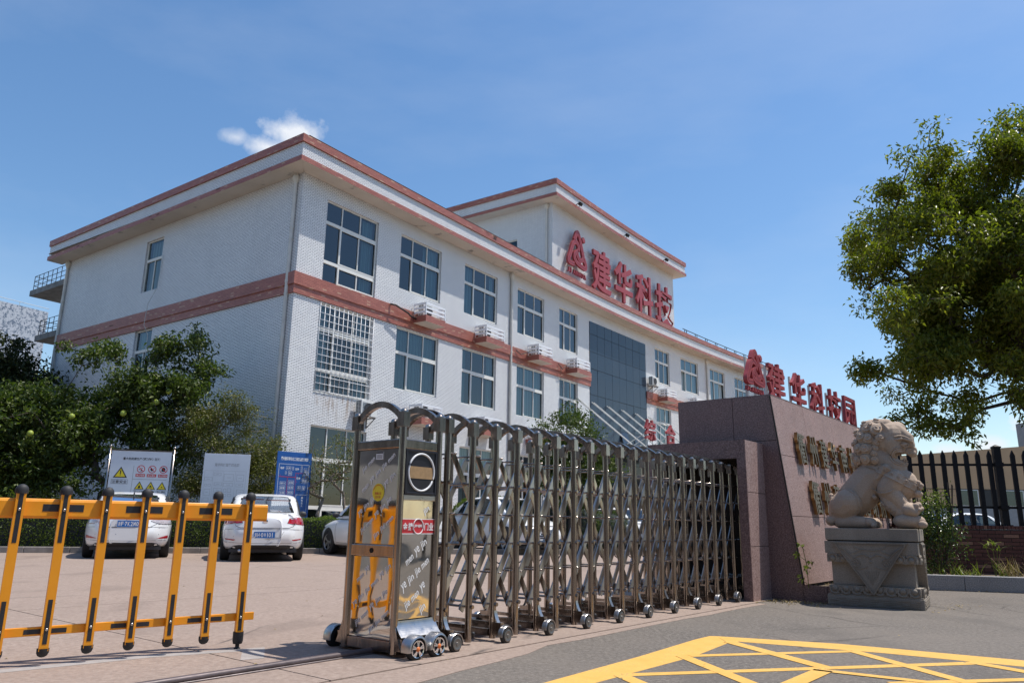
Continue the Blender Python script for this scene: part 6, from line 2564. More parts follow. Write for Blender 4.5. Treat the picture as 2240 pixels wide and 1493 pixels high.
def make_car(label, center, heading, paint='car_white', zs=1.0, group='cars parked in the yard', name='parked_car', style=0, plate=None, items=False, tail='red', detail=True):
    CM = T(center[0], center[1], 0.012) @ RZ(heading)
    car = empty(name, CM, label, 'car', group)
    L = 2.28
    HW_ = 0.885
    deck = [(-2.28, .90), (-2.2, .955), (-2.0, .985), (-1.6, 1.005), (-1.0, .97), (.7, .95), (1.0, .955), (1.4, .90), (1.9, .80), (2.15, .70), (2.28, .60)]
    if style == 1:
        deck = [(-2.28, .93), (-2.22, 1.0), (-2.0, 1.02), (-1.6, 1.03), (-1.0, .97), (.7, .95), (1.0, .955), (1.4, .90), (1.9, .80), (2.15, .70), (2.28, .60)]
    xs = sorted(set([round(v, 3) for v in np.linspace(-2.1, 2.1, 43)] + [-2.28, -2.275, -2.262, -2.24, -2.2, -2.15, 2.15, 2.2, 2.24, 2.262, 2.275, 2.28]))

    def halfw(x):
        e = min(1.0, abs(x) / 2.285)
        w = HW_ * (1 - e ** 9) ** .42
        w *= 1 - .045 * max(0, (abs(x) - 1.2)) ** 1.5
        if x > 1:
            w *= 1 - .03 * (x - 1)
        return max(w, .35)
    prof = [(0.0, 0.0), (.80, 0.0), (.90, .02), (.955, .08), (.985, .20), (1.0, .36), (1.0, .50), (.992, .64), (.965, .76), (.925, .86), (.86, .93), (.76, .975), (.5, 1.0), (.25, 1.01), (0, 1.013)]
    g = MB()
    NP = len(prof)
    for x in xs:
        w = halfw(x)
        zt = interp(deck, x)
        zb = .24 if abs(x) < 1.7 else .24 + .06 * (abs(x) - 1.7)
        e = max(0, (abs(x) - 2.15) / .13)
        zt -= .05 * e ** 2 if x > 0 else .035 * e ** 2
        zb += .05 * e ** 2
        for side in (1, -1):
            for (a, b) in (prof if side == 1 else prof[1:-1][::-1]):
                # rear/front bumper shelf
                ww = w * a
                zz = zb + (zt - zb) * b
                xx = x
                if x < -2.1:
                    xx = x + .055 * max(0, (zz - .66)) / .3 - .05 * math.exp(-((zz - .52) / .12) ** 2)
                    xx += .05 * max(0, .40 - zz) / .2
                if x > 2.1:
                    xx = x - .12 * max(0, (zz - .5)) / .3
                g.v.append((xx, side * ww, zz * zs))
    R_ = 2 * NP - 2
    faces = []
    for i in range(len(xs) - 1):
        for j in range(R_):
            faces.append((i * R_ + j, i * R_ + (j + 1) % R_, (i + 1) * R_ + (j + 1) % R_, (i + 1) * R_ + j))
    faces.append(tuple(range(R_))[::-1])
    faces.append(tuple((len(xs) - 1) * R_ + j for j in range(R_)))
    for f in faces:
        g.f.append(list(f)); g.mi.append(0); g.uv.append(None)
    # greenhouse
    roof = [(-1.92, .97), (-1.80, 1.02), (-1.5, 1.17), (-1.2, 1.31), (-1.0, 1.385), (-.8, 1.43), (-.5, 1.462), (-.1, 1.475), (.2, 1.465), (.45, 1.43), (.65, 1.36), (1.18, 1.00), (1.28, .94)]
    botw = [(-1.92, .66), (-1.5, .74), (-1.0, .79), (.3, .80), (1.0, .76), (1.28, .70)]
    gx = sorted(set([round(v, 3) for v in np.linspace(-1.92, 1.28, 65)]))
    gv = []
    sec = [(1.0, 0.0), (.985, .16), (.955, .38), (.92, .60), (.885, .78), (.85, .88), (.79, .945), (.70, .975), (.5, .993), (.25, 1.0), (0, 1.002)]
    NS = len(sec)
    for x in gx:
        wb = interp(botw, x)
        zr = interp(roof, x)
        for side in (1, -1):
            for (a, b) in (sec if side == 1 else sec[:-1][::-1]):
                zz = .93 + (zr - .93) * b
                sh = 1 - (1 - a) * min(1.0, (zr - .93) / .40)
                gv.append((x, side * wb * sh, zz * zs))
    RN = 2 * NS - 1
    rearw = [(-.60, 1.03), (.60, 1.03), (.57, 1.12), (.49, 1.375), (.35, 1.39), (-.35, 1.39), (-.49, 1.375), (-.57, 1.12)]
    frontw = [(-.66, 1.00), (.66, 1.00), (.53, 1.385), (-.53, 1.385)]
    sidew = [(-1.30, 1.02), (.86, 1.0), (.40, 1.365), (.15, 1.395), (-.70, 1.385), (-1.02, 1.30)]

    def inside(p, poly, grow=0.0):
        c = False
        n = len(poly)
        for i in range(n):
            (x1, y1), (x2, y2) = poly[i], poly[(i + 1) % n]
            if (y1 > p[1]) != (y2 > p[1]) and p[0] < (x2 - x1) * (p[1] - y1) / (y2 - y1) + x1:
                c = not c
        return c

    def shrink(poly, k):
        cx_ = sum(p[0] for p in poly) / len(poly)
        cy_ = sum(p[1] for p in poly) / len(poly)
        return [(cx_ + (x - cx_) * k[0], cy_ + (y - cy_) * k[1]) for x, y in poly]
    full = []
    kept = []
    rs, fs_, ss_ = shrink(rearw, (.95, .88)), shrink(frontw, (.95, .9)), shrink(sidew, (.96, .86))
    for i in range(len(gx) - 1):
        for j in range(RN - 1):
            f = (i * RN + j, i * RN + j + 1, (i + 1) * RN + j + 1, (i + 1) * RN + j)
            full.append(f)
            cxx = sum(gv[q][0] for q in f) / 4
            cyy = sum(gv[q][1] for q in f) / 4
            czz = sum(gv[q][2] for q in f) / 4 / zs
            if cxx < -.9 and inside((cyy, czz), rs):
                continue
            if cxx > .45 and inside((cyy, czz), fs_):
                continue
            if abs(cyy) > .5 and inside((cxx, czz), ss_):
                continue
            kept.append(f)
    base = len(g.v)
    bv = BVHTree.FromPolygons([Vector(v) for v in g.v] + [Vector(v) for v in gv], [tuple(f) for f in g.f] + [tuple(q + base for q in f) for f in full])
    g.v += gv
    for f in kept:
        g.f.append([q + base for q in f]); g.mi.append(0); g.uv.append(None)
    body = g.build('body', paint, car, mat=CM, smooth=True)
    body.data.set_sharp_from_angle(angle=radians(38))

    def hit(view, a, b):
        a, b = float(a), float(b)
        if view == 'rear':
            h = bv.ray_cast(Vector((-4, a, b * zs)), Vector((1, 0, 0)))
        elif view == 'front':
            h = bv.ray_cast(Vector((4, a, b * zs)), Vector((-1, 0, 0)))
        elif view == 'left':
            h = bv.ray_cast(Vector((a, 3, b * zs)), Vector((0, -1, 0)))
        else:
            h = bv.ray_cast(Vector((a, -3, b * zs)), Vector((0, 1, 0)))
        return h

    AX = {'rear': Vector((-1, 0, 0)), 'front': Vector((1, 0, 0)), 'left': Vector((0, 1, 0)), 'right': Vector((0, -1, 0))}

    def patch(nm, view, poly, mat, off=.004, n=14, sub=None):
        """polygon laid on the body as seen in one view"""
        lo = (min(p[0] for p in poly), min(p[1] for p in poly))
        hi = (max(p[0] for p in poly), max(p[1] for p in poly))
        q = MB()
        # triangulate by scan rows between left and right outline
        rows = []
        for k in range(n + 1):
            z = lo[1] + (hi[1] - lo[1]) * (k + (.001 if k == 0 else (-.001 if k == n else 0))) / n
            xs_c = []
            for i in range(len(poly)):
                (x1, y1), (x2, y2) = poly[i], poly[(i + 1) % len(poly)]
                if (y1 > z) != (y2 > z):
                    xs_c.append((x2 - x1) * (z - y1) / (y2 - y1) + x1)
            if len(xs_c) < 2:
                continue
            a, b = min(xs_c), max(xs_c)
            rw = []
            for i in range(n + 1):
                x = a + (b - a) * i / n
                h = hit(view, x, z)
                if h[0] is None:
                    rw.append(None)
                    continue
                rw.append(h[0] + (h[1] if h[1].dot(AX[view]) > 0 else -h[1]) * off)
            rows.append(rw)
        vs, idx = [], {}
        for i, rw in enumerate(rows):
            for j, v in enumerate(rw):
                if v is not None:
                    idx[i, j] = len(vs)
                    vs.append(v)
        ff = []
        for i in range(len(rows) - 1):
            for j in range(n):
                kk = [(i, j), (i, j + 1), (i + 1, j + 1), (i + 1, j)]
                if all(c in idx for c in kk):
                    ff.append([idx[c] for c in kk])
        if not ff:
            return None
        q.add(vs, ff)
        return q.build(nm, mat, sub or car, mat=CM, smooth=True)

    def seam(pts, view, w=.008, mat='joint_dark', nm='panel_gap', off=.002, closed=False, up=None):
        q = MB()
        out = []
        for (a, b), (c, d) in zip(pts[:-1], pts[1:]):
            k = max(1, int(math.hypot(c - a, d - b) / .06))
            for i in range(k):
                h = hit(view, a + (c - a) * i / k, b + (d - b) * i / k)
                if h[0] is not None:
                    out.append(h[0] + (h[1] if h[1].dot(AX[view]) > 0 else -h[1]) * off)
        h = hit(view, *pts[-1])
        if h[0] is not None:
            out.append(h[0] + (h[1] if h[1].dot(AX[view]) > 0 else -h[1]) * off)
        if len(out) > 1:
            q.tube(out, w / 2, 4)
            return q.build(nm, mat, car, mat=CM)

    # black borders then glass
    patch('rear_window', 'rear', rearw, 'car_glass', .006)
    patch('windscreen', 'front', frontw, 'car_glass', .006)
    for v in ('left', 'right'):
        patch('side_window', v, sidew, 'car_glass', .005, 18)
        for xx in (-.28, -1.06):
            seam([(xx, 1.0), (xx + .02, 1.38)], v, .05, 'car_plastic', 'window_pillar', .006)
    seam(rearw + [rearw[0]], 'rear', .022, 'car_plastic', 'window_seal', .004)
    seam(frontw + [frontw[0]], 'front', .022, 'car_plastic', 'window_seal', .004)
    for v in ('left', 'right'):
        seam(sidew + [sidew[0]], v, .02, 'car_plastic', 'window_seal', .003)
        for xx in (1.36, -1.36):
            patch('wheel_well_shade', v, [(xx + .365 * cos(a), .33 + .365 * sin(a)) for a in np.linspace(-.25, pi + .25, 20)], 'car_plastic', .003, 14)  # dark disc laid on the flank, painted shade of the wheel well
        if detail:
            seam([(.95, .98), (.93, .6), (.90, .32), (-.25, .30), (-.25, .98)], v)
            seam([(-.25, .30), (-.98, .32), (-1.02, .60), (-1.15, .98)], v)
            for xx in (-.15, -1.0):
                q = MB()
                h = hit(v, xx, .84)
                s_ = 1 if v == 'left' else -1
                q.box((xx - .09, h[0].y - .0 if s_ > 0 else h[0].y - .03, .83 * zs), (xx + .09, h[0].y + .03 if s_ > 0 else h[0].y, .855 * zs))
                q.build('door_handle', paint, car, mat=CM, bevel=.006)
    for s_ in (1, -1):
        q = MB()
        q.sphere((.78, s_ * .97, 1.02 * zs), .11, 14, 9, sc=(.55, .95, .68))
        mir = q.build('wing_mirror', 'car_plastic' if style == 1 or paint == 'car_silver' else paint, car, mat=CM, smooth=True)
        q = MB()
        q.bar((.80, s_ * .78, .985 * zs), (.78, s_ * .92, 1.0 * zs), .05, .03)
        q.build('mirror_arm', 'car_plastic', mir, mat=CM)
    # interior
    q = MB()
    q.box((-1.62, -.66, .93 * zs), (.95, .66, .945 * zs))
    q.build('cabin_floor', 'car_plastic', car, mat=CM)
    for (xx, yy) in ((-.78, 0), (.15, -.36), (.15, .36)):
        q = MB()
        wv = .58 if yy == 0 else .23
        q.box((xx - .10, yy - wv, .90 * zs), (xx + .06, yy + wv, 1.14 * zs))
        for hy in ((-.36, .36) if yy == 0 else (yy,)):
            q.sphere((xx - .04, hy, 1.21 * zs), .115, 12, 8, sc=(.5, 1, .65))
        q.build('seat', 'car_plastic', car, mat=CM, smooth=False)
    if items:
        shelf = MB()
        rr = random.Random(3)
        for k in range(16):
            shelf.sphere((-1.42 + rr.uniform(-.12, .1), .50 - k * .052, (1.055 + rr.uniform(0, .03))), .055 + rr.uniform(-.01, .015), 10, 7, sc=(1.3, 1.1, .8))
        shelf.build('shelf_cushion', 'shelf_brown', car, mat=CM, smooth=True)
        shelf = MB()
        shelf.sphere((-1.38, -.38, 1.09), .15, 16, 10, sc=(.8, 1.15, .62))
        shelf.build('round_cushion', 'cushion_pink', car, mat=CM, smooth=True)
        shelf = MB()
        shelf.sphere((-1.46, -.40, 1.085), .075, 16, 10, sc=(.8, 1.1, .55))
        shelf.build('cushion_face', 'fabric_orange', car, mat=CM, smooth=True)
    # lights
    if style == 1:
        tl = [(.46, .80), (.70, .775), (.875, .745), (.878, .80), (.862, .88), (.80, .925), (.64, .93), (.50, .90)]
    else:
        tl = [(.44, .80), (.62, .74), (.875, .72), (.878, .80), (.865, .88), (.80, .92), (.62, .90)]
    for s_ in (1, -1):
        patch('tail_light', 'rear', [(s_ * a, b) for a, b in tl], 'lamp_red' if tail == 'red' else 'lamp_clear', .006)
        seam([(s_ * a, b) for a, b in tl + [tl[0]]], 'rear', .008)
        if style == 1:
            patch('lamp_strip', 'rear', [(s_ * a, b) for a, b in ((.52, .885), (.66, .90), (.66, .915), (.54, .905))], 'lamp_clear', .009, 6)
        else:
            patch('reversing_lamp', 'rear', [(s_ * a, b) for a, b in ((.46, .79), (.62, .75), (.70, .80), (.60, .85))], 'lamp_clear', .009, 6)
        patch('reflector', 'rear', [(s_ * a, b) for a, b in (((.56, .455), (.78, .475), (.80, .455), (.62, .430)) if style == 1 else ((.58, .43), (.80, .50), (.82, .46), (.80, .43)))], 'lamp_red', .005, 5)
        patch('headlight', 'front', [(s_ * a, b) for a, b in ((.45, .62), (.80, .60), (.82, .70), (.60, .715))], 'lamp_dark', .006)
    patch('grille', 'front', [(-.38, .40), (.38, .40), (.42, .62), (-.42, .62)], 'car_plastic', .006)
    for k in range(4):
        seam([(-.38, .44 + k * .05), (.38, .44 + k * .05)], 'front', .014, 'chrome', 'grille_bar', .012)
    patch('lower_valance', 'rear', [(-.66, .26), (.66, .26), (.62, .325), (.5, .345), (-.5, .345), (-.62, .325)], 'car_plastic', .004)
    patch('lower_valance', 'front', [(-.66, .27), (.66, .27), (.55, .36), (-.55, .36)], 'car_plastic', .004)
    if detail:
        if style == 1:
            seam([(-.66, .985), (-.60, .74), (-.50, .70), (.50, .70), (.60, .74), (.66, .985)], 'rear', .009)
            seam([(-.50, .64), (-.40, .63), (-.33, .50), (.33, .50), (.40, .63), (.50, .64)][1:5], 'rear', .006)
        else:
            seam([(-.64, .955), (-.56, .74), (-.42, .665), (.42, .665), (.56, .74), (.64, .955)], 'rear', .009)
        seam([(-.86, .66), (-.6, .672), (0, .675), (.6, .672), (.86, .66)], 'rear', .006)
        seam([(-.84, .40), (-.5, .385), (0, .38), (.5, .385), (.84, .40)], 'rear', .006)
        for y in (-.62, -.22, .22, .62):
            q = MB()
            h = hit('rear', y, .52)
            q.lathe([(0, .003), (.010, .003), (.011, 0)], 10, T(h[0]) @ Matrix.Rotation(radians(-90), 4, 'Y'))
            q.build('parking_sensor', 'print_grey', car, mat=CM)
        q = MB()
        h = hit('rear', 0, .84)
        q.lathe([(0, .010), (.045, .010), (.052, .006), (.052, 0)], 24, T(h[0]) @ Matrix.Rotation(radians(-90), 4, 'Y'))
        q.build('badge', 'chrome', car, mat=CM, smooth=True)
    # underside, exhaust and wheels
    q = MB()
    q.box((-2.1, -.70, .19), (2.0, .70, .26))
    q.box((-1.9, .15, .17), (-1.3, .60, .22))
    q.build('underbody', 'car_plastic', car, mat=CM)
    q = MB()
    q.tube([(-2.05, .48, .235), (-2.24, .48, .225)], .03, 12)
    q.build('exhaust_pipe', 'alloy', car, mat=CM, smooth=True)
    wt = MB()
    wt.lathe([(.20, -.095), (.28, -.10), (.312, -.085), (.320, -.05), (.320, .05), (.312, .085), (.28, .10), (.20, .095)], 30, R90)
    for k in (-.05, 0, .05):
        pass
    wr = MB()
    wr.lathe([(.205, -.09), (.21, -.07), (.19, .0), (.05, -.03), (0, -.03)], 26, R90, m=1)
    for k in range(5):
        a = 2 * pi * k / 5
        for da in (-.13, .13):
            wr.bar((.04 * cos(a), -.065, .04 * sin(a)), (.205 * cos(a + da), -.085, .205 * sin(a + da)), .035, .02, up=(0, -1, 0))
    wr.lathe([(.205, .085), (.198, .098), (.19, .085)], 26, R90)
    wr.lathe([(0, .085), (.05, .08), (.055, .06)], 16, R90)
    for xx in (-1.36, 1.36):
        for s_ in (1, -1):
            Mx = CM @ T(xx, s_ * .775, .318) @ (RZ(pi) if s_ > 0 else Matrix.Identity(4))
            w_ = wt.build('wheel', 'tyre', car, mat=Mx, smooth=True)
            w_.data.set_sharp_from_angle(angle=radians(40))
            wr.build('rim', ['alloy', 'dark_grille'], w_, mat=Mx)
    q = MB()
    q.sphere((-1.12, 0, 1.40 * zs), .05, 10, 6, sc=(1.5, .35, 1))
    if not style == 1:
        q.build('roof_aerial', 'car_plastic', car, mat=CM)
    # number plate
    if plate:
        txt, yy, zz = plate
        h = hit('rear', 0, zz)
        x = h[0].x - .012
        q = MB()
        q.box((x - .004, -.22 + yy, zz - .07), (x + .006, .22 + yy, zz + .07))
        pl = q.build('number_plate', 'plate_blue', car, mat=CM, bevel=.003)
        q = MB()
        fr_ = Matrix(((0, 0, -1, x - .0055), (-1, 0, 0, .20 + yy), (0, 1, 0, zz - .045), (0, 0, 0, 1)))
        xx = 0.0
        for ch in txt:
            if ch == '·':
                q.sphere(fr_ @ Vector((xx + .006, .045, 0)), .006, 8, 6)
                xx += .018
                continue
            wd = .046 if ch not in 'I1' else .016
            add_text(q, ch, fr_ @ T(xx + (0 if ch not in 'I1' else .012), 0, 0), wd, .09, 0, .022)
            xx += .056 if ch not in 'I1' else .044
        q.build('plate_lettering', 'print_white', pl, mat=CM)
        q = MB()
        for a, b, c, d in ((-.22, -.07, .22, -.066), (-.22, .066, .22, .07), (-.22, -.07, -.216, .07), (.216, -.07, .22, .07)):
            q.box((x - .0052, a + yy, zz + b), (x - .004, c + yy, zz + d))
        q.build('plate_border', 'print_white', pl, mat=CM)
    return car


ROW = radians(17)
def car_from_rear(rx, ry, heading):
    return (rx + 2.26 * cos(heading), ry + 2.26 * sin(heading))
HDG = radians(114)
HDG2 = radians(109)
make_car('white saloon car with brown and pink cushions behind its rear window', car_from_rear(-8.30, 16.95, HDG), HDG, style=0, plate=('浙F·7K2M0', 0, .74), items=True, tail='clear')
make_car('white saloon car with large red tail lamps and blue plate on its bumper', car_from_rear(-5.24, 16.70, HDG2), HDG2, style=1, plate=('浙H·0W101', 0.0, .555))
make_car('white car nosed into the hedge, half hidden by the mirrored gate head', (-3.33, 20.47), radians(130), style=1, detail=True)
make_car('white high-roofed car facing the gate, seen through the first steel posts', (-.25, 24.2), radians(-52), zs=1.14, style=0)
make_car('white car far back behind the middle of the folding gate', (4.1, 27.5), radians(-60), style=0, detail=False)
make_car('white car seen only through the right part of the folding gate', (7.0, 25.5), radians(-75), style=0, detail=False)
make_car('white car roof behind the brick wall, nearer the lion', (16.0, 27.3), radians(8), paint='car_white', group='cars behind the brick wall', detail=False, zs=1.0)
make_car('silver car roof behind the brick wall, farther from the lion', (19.3, 25.2), radians(172), paint='car_silver', group='cars behind the brick wall', detail=False)

# ------------------------------------------------------------------ boards by the hedge
def board(label, o, xdir, w, zb, zt, mat, posts=True, lean=0.0):
    Mx = frame((o[0], o[1], 0), (cos(xdir), sin(xdir), 0))
    if lean:
        Mx = Mx @ Matrix.Rotation(lean, 4, 'Y')
    b = empty('notice_board', Mx, label, 'sign')
    g = MB()
    g.box((0, 0, zb), (w, .03, zt))
    p = g.build('panel', mat, b, mat=Mx, bevel=.004)
    if posts:
        for x in (-.05, w + .05):
            g = MB()
            g.tube([(x, .015, 0), (x, .015, zt + .06)], .032, 12)
            g.sphere((x, .015, zt + .11), .042, 14, 10)
            q = g.build('post', 'steel', b, mat=Mx, smooth=True)
        g = MB()
        g.box((-.02, -.012, zt - .0), (w + .02, .035, zt + .035)).box((-.02, -.012, zb - .035), (w + .02, .035, zb))
        g.build('frame_rail', 'steel', b, mat=Mx)
    else:
        for x in (.1, w - .1):
            g = MB()
            g.box((x - .02, .031, 0), (x + .02, .07, zt - .1))
            g.build('post', 'conduit', b, mat=Mx)
    fr_ = lambda x, z, d=.002: Mx @ Matrix(((1, 0, 0, x), (0, 0, -1, -d), (0, 1, 0, z), (0, 0, 0, 1)))
    return b, p, Mx, fr_


def ink(parent, name, mat, fn):
    g = MB()
    fn(g)
    return g.build(name, mat, parent, world=True)


def rect_line(g, fr_, x0, z0, x1, z1, t=.006):
    for a, b, c, d in ((x0, z0, x1, z0 + t), (x0, z1 - t, x1, z1), (x0, z0 + t, x0 + t, z1 - t), (x1 - t, z0 + t, x1, z1 - t)):
        g.add([fr_(a, b) @ Vector((0, 0, 0)), fr_(c, b) @ Vector((0, 0, 0)), fr_(c, d) @ Vector((0, 0, 0)), fr_(a, d) @ Vector((0, 0, 0))], [(0, 1, 2, 3)])


def poly_flat(g, fr_, pts, d=.002):
    g.add([fr_(x, z, d) @ Vector((0, 0, 0)) for x, z in pts], [tuple(range(len(pts)))])


B1, p1_, M1, f1_ = board('white warning board with a yellow exclamation triangle between two steel posts', (-10.86, 20.75), radians(14), 1.52, 1.0, 2.66, 'sign_white')
def _(g):
    for k, (tx, x) in enumerate((('重大危险源生产', .30), ('（贮存）', .79), ('区域', 1.10))):
        add_text(g, tx, f1_(x, 2.41), (.47, .27, .14)[k], .075, 0, .02)
    poly_flat(g, f1_, [(.10, 1.93), (.455, 1.93), (.28, 2.225)][:3], .002)
    for k in range(3):
        x = .66 + k * .285
        poly_flat(g, f1_, [(x, 1.63), (x + .25, 1.63), (x + .125, 1.845)], .002)
        add_text(g, ('当心火灾', '当心中毒', '当心爆炸')[k], f1_(x + .015, 1.545), .22, .052, 0, .015)
        rect_line(g, f1_, x - .005, 1.535, x + .255, 1.61, .004)
    add_text(g, '注意安全', f1_(.085, 1.78), .38, .085, 0, .015)
    rect_line(g, f1_, .07, 1.765, .485, 1.885, .006)
    poly_flat(g, f1_, [(.59, 1.3), (.596, 1.3), (.596, 2.27), (.59, 2.27)])
    poly_flat(g, f1_, [(.60, 1.895), (1.45, 1.895), (1.45, 1.901), (.60, 1.901)])
    for k in range(3):       # cigarette, flame, no-tools glyphs under the red rings
        x = .665 + k * .285 + .115
        z = 2.175
        if k == 0:
            poly_flat(g, f1_, [(x - .06, z - .02), (x + .04, z + .02), (x + .04, z + .035), (x - .06, z - .005)])
            poly_flat(g, f1_, [(x - .01, z - .06), (x + .04, z - .05), (x + .03, z - .015), (x, z - .02)])
        elif k == 1:
            poly_flat(g, f1_, [(x - .055, z), (x - .02, z - .05), (x + .02, z - .04), (x + .01, z), (x - .02, z + .045)])
            poly_flat(g, f1_, [(x, z - .02), (x + .06, z + .03), (x + .055, z + .04), (x - .005, z - .01)])
        else:
            poly_flat(g, f1_, [(x - .045, z - .055), (x + .045, z - .055), (x + .05, z + .01), (x + .02, z + .055), (x - .02, z + .055), (x - .05, z + .01)])
ink(B1, 'board_print', 'print_black', _)
def _(g):
    poly_flat(g, f1_, [(.145, 1.955), (.41, 1.955), (.28, 2.175)], .0035)
    for k in range(3):
        x = .66 + k * .285
        poly_flat(g, f1_, [(x + .033, 1.648), (x + .217, 1.648), (x + .125, 1.808)], .0035)
ink(B1, 'warning_yellow', 'print_yellow', _)
def _(g):
    poly_flat(g, f1_, [(.27, 2.02), (.29, 2.02), (.295, 2.13), (.265, 2.13)], .0045)
    poly_flat(g, f1_, [(.272, 1.985), (.288, 1.985), (.288, 2.003), (.272, 2.003)], .0045)
    for k in range(3):
        x = .66 + k * .285 + .125
        if k == 0:
            poly_flat(g, f1_, [(x - .03, 1.665), (x + .03, 1.665), (x + .028, 1.71), (x + .008, 1.75), (x - .02, 1.715)], .0045)
        elif k == 1:
            g.lathe([(0, 0), (.024, 0)], 12, f1_(x, 1.72, .0045))
            poly_flat(g, f1_, [(x - .04, 1.665), (x + .04, 1.69), (x + .04, 1.70), (x - .04, 1.675)], .0045)
            poly_flat(g, f1_, [(x - .04, 1.69), (x + .04, 1.665), (x + .04, 1.675), (x - .04, 1.70)], .0045)
        else:
            for a in range(8):
                q = a * pi / 4
                poly_flat(g, f1_, [(x + .035 * cos(q), 1.70 + .03 * sin(q)), (x + .008 * cos(q + 1), 1.70 + .008 * sin(q + 1)), (x + .008 * cos(q - 1), 1.70 + .008 * sin(q - 1))][::-1], .0045)
ink(B1, 'warning_symbols', 'print_black', _)
def _(g):
    for k in range(3):
        x = .665 + k * .285 + .115
        c = f1_(x, 2.175, .004)
        g.lathe([(.085, 0), (.103, 0)], 28, c)
        a = radians(-45)
        g.bar(c @ Vector((-.09 * cos(a), -.09 * sin(a), 0)), c @ Vector((.09 * cos(a), .09 * sin(a), 0)), .004, .016, up=tuple(M1 @ Vector((0, 0, 1)) - M1 @ Vector((0, 0, 0))))
        poly_flat(g, f1_, [(x - .118, 1.965), (x + .118, 1.965), (x + .118, 2.045), (x - .118, 2.045)])
ink(B1, 'prohibition_rings', 'print_red', _)
def _(g):
    for k in range(3):
        x = .665 + k * .285 + .115
        add_text(g, ('禁止吸烟', '禁止烟火', '禁止放易燃物')[k], f1_(x - .10, 1.98, .0035), .20, .05, 0, .01)
ink(B1, 'ring_captions', 'print_white', _)

B2, p2_, M2, f2_ = board('plain white board with a printed site pipe plan, between the two saloon cars', (-8.73, 21.75), radians(14), 1.25, .55, 2.70, 'sign_white', posts=False)
def _(g):
    add_text(g, '建华科技园管网总图', f2_(.30, 2.34), .66, .095, 0, .02)
    rr = random.Random(12)
    for (x0, z0, x1, z1) in ((.30, 2.08, .50, 2.16), (.58, 1.93, .84, 2.13), (.92, 1.93, 1.12, 2.12), (.06, 1.93, .27, 2.03), (.33, 1.80, .54, 1.89), (.58, 1.78, .84, 1.88), (.92, 1.78, 1.11, 1.87),
                             (.08, 1.78, .14, 1.84), (.17, 1.78, .24, 1.84), (.33, 1.62, .54, 1.73), (.60, 1.62, .67, 1.72), (.70, 1.62, .80, 1.73), (.08, 1.52, .24, 1.70), (.33, 1.42, .53, 1.56), (.95, 1.55, 1.14, 1.7),
                             (.08, 1.36, .22, 1.46), (.33, 1.22, .53, 1.38), (.08, 1.18, .24, 1.30), (.33, 1.02, .52, 1.17), (.08, .98, .24, 1.12), (.60, 1.50, .68, 1.57), (.72, 1.50, .82, 1.57)):
        rect_line(g, f2_, x0, z0, x1, z1, .006)
        if (x1 - x0) > .15:
            rect_line(g, f2_, x0 + (x1 - x0) * .3, z0 + (z1 - z0) * .45, x1 - (x1 - x0) * .3, z0 + (z1 - z0) * .55, .004)
    for x in (.28, .56, .88):
        poly_flat(g, f2_, [(x, .9), (x + .004, .9), (x + .004, 2.2), (x, 2.2)])
    rect_line(g, f2_, .05, .80, 1.17, 2.22, .004)
ink(B2, 'board_print', 'print_grey', _)

B3, p3_, M3, f3_ = board('blue evacuation plan board with white writing and red route lines', (-6.86, 22.45), radians(43), 1.12, .75, 2.86, 'sign_blue', posts=False)
def _(g):
    add_text(g, '衢州建华南杭化工消防疏散示意图', f3_(.12, 2.60), .88, .11, 0, .02)
    rect_line(g, f3_, .07, 1.1, 1.05, 2.50, .010)
    rr = random.Random(5)
    for (x0, z0, x1, z1, tx) in ((.30, 2.33, .46, 2.43, '仓库'), (.50, 2.33, .55, 2.43, '1'), (.28, 2.20, .33, 2.28, '2'), (.38, 2.17, .50, 2.29, '车间'), (.78, 2.28, .83, 2.46, '3'), (.88, 2.20, 1.02, 2.40, '中心'),
                                 (.14, 1.88, .32, 1.98, '循环水'), (.14, 1.74, .32, 1.85, '装置'), (.14, 1.60, .32, 1.71, '仓库'), (.14, 1.45, .32, 1.56, '车间'), (.40, 1.90, .58, 2.02, '五车间'), (.40, 1.76, .58, 1.87, '车间'), (.40, 1.62, .58, 1.72, '泵房'),
                                 (.84, 1.95, 1.02, 2.10, '综合楼'), (.70, 1.75, .82, 1.87, '化验'), (.86, 1.75, .96, 1.87, '室')):
        rect_line(g, f3_, x0, z0, x1, z1, .006)
        add_text(g, tx, f3_(x0 + .02, z0 + .025), (x1 - x0) - .04, (z1 - z0) - .05, 0, .01)
    add_text(g, '空地', f3_(.60, 2.33), .12, .07, 0, .02)
    add_text(g, '空地', f3_(.66, 2.06), .12, .07, 0, .02)
    add_text(g, '电房', f3_(.12, 2.34), .12, .07, 0, .02)
    rect_line(g, f3_, .68, 1.1, 1.05, 1.62, .008)
    for k, ch in enumerate('南杭化工'):
        add_text(g, ch, f3_(.86, 1.50 - k * .075), .06, .06, 0, .02)
ink(B3, 'board_print', 'print_white', _)
def _(g):
    for (x0, z0, x1, z1) in ((.10, 2.115, .62, 2.13), (.36, 1.3, .37, 2.12), (.62, 1.3, .63, 2.25), (.62, 2.24, .86, 2.25)):
        poly_flat(g, f3_, [(x0, z0), (x1, z0), (x1, z1), (x0, z1)], .003)
    for (x, z) in ((.12, 2.16), (.70, 2.20), (.66, 1.98), (.34, 1.7), (.60, 1.55), (.95, 2.14)):
        poly_flat(g, f3_, [(x, z), (x + .02, z), (x + .01, z + .025)], .003)
ink(B3, 'route_lines', 'print_red', _)
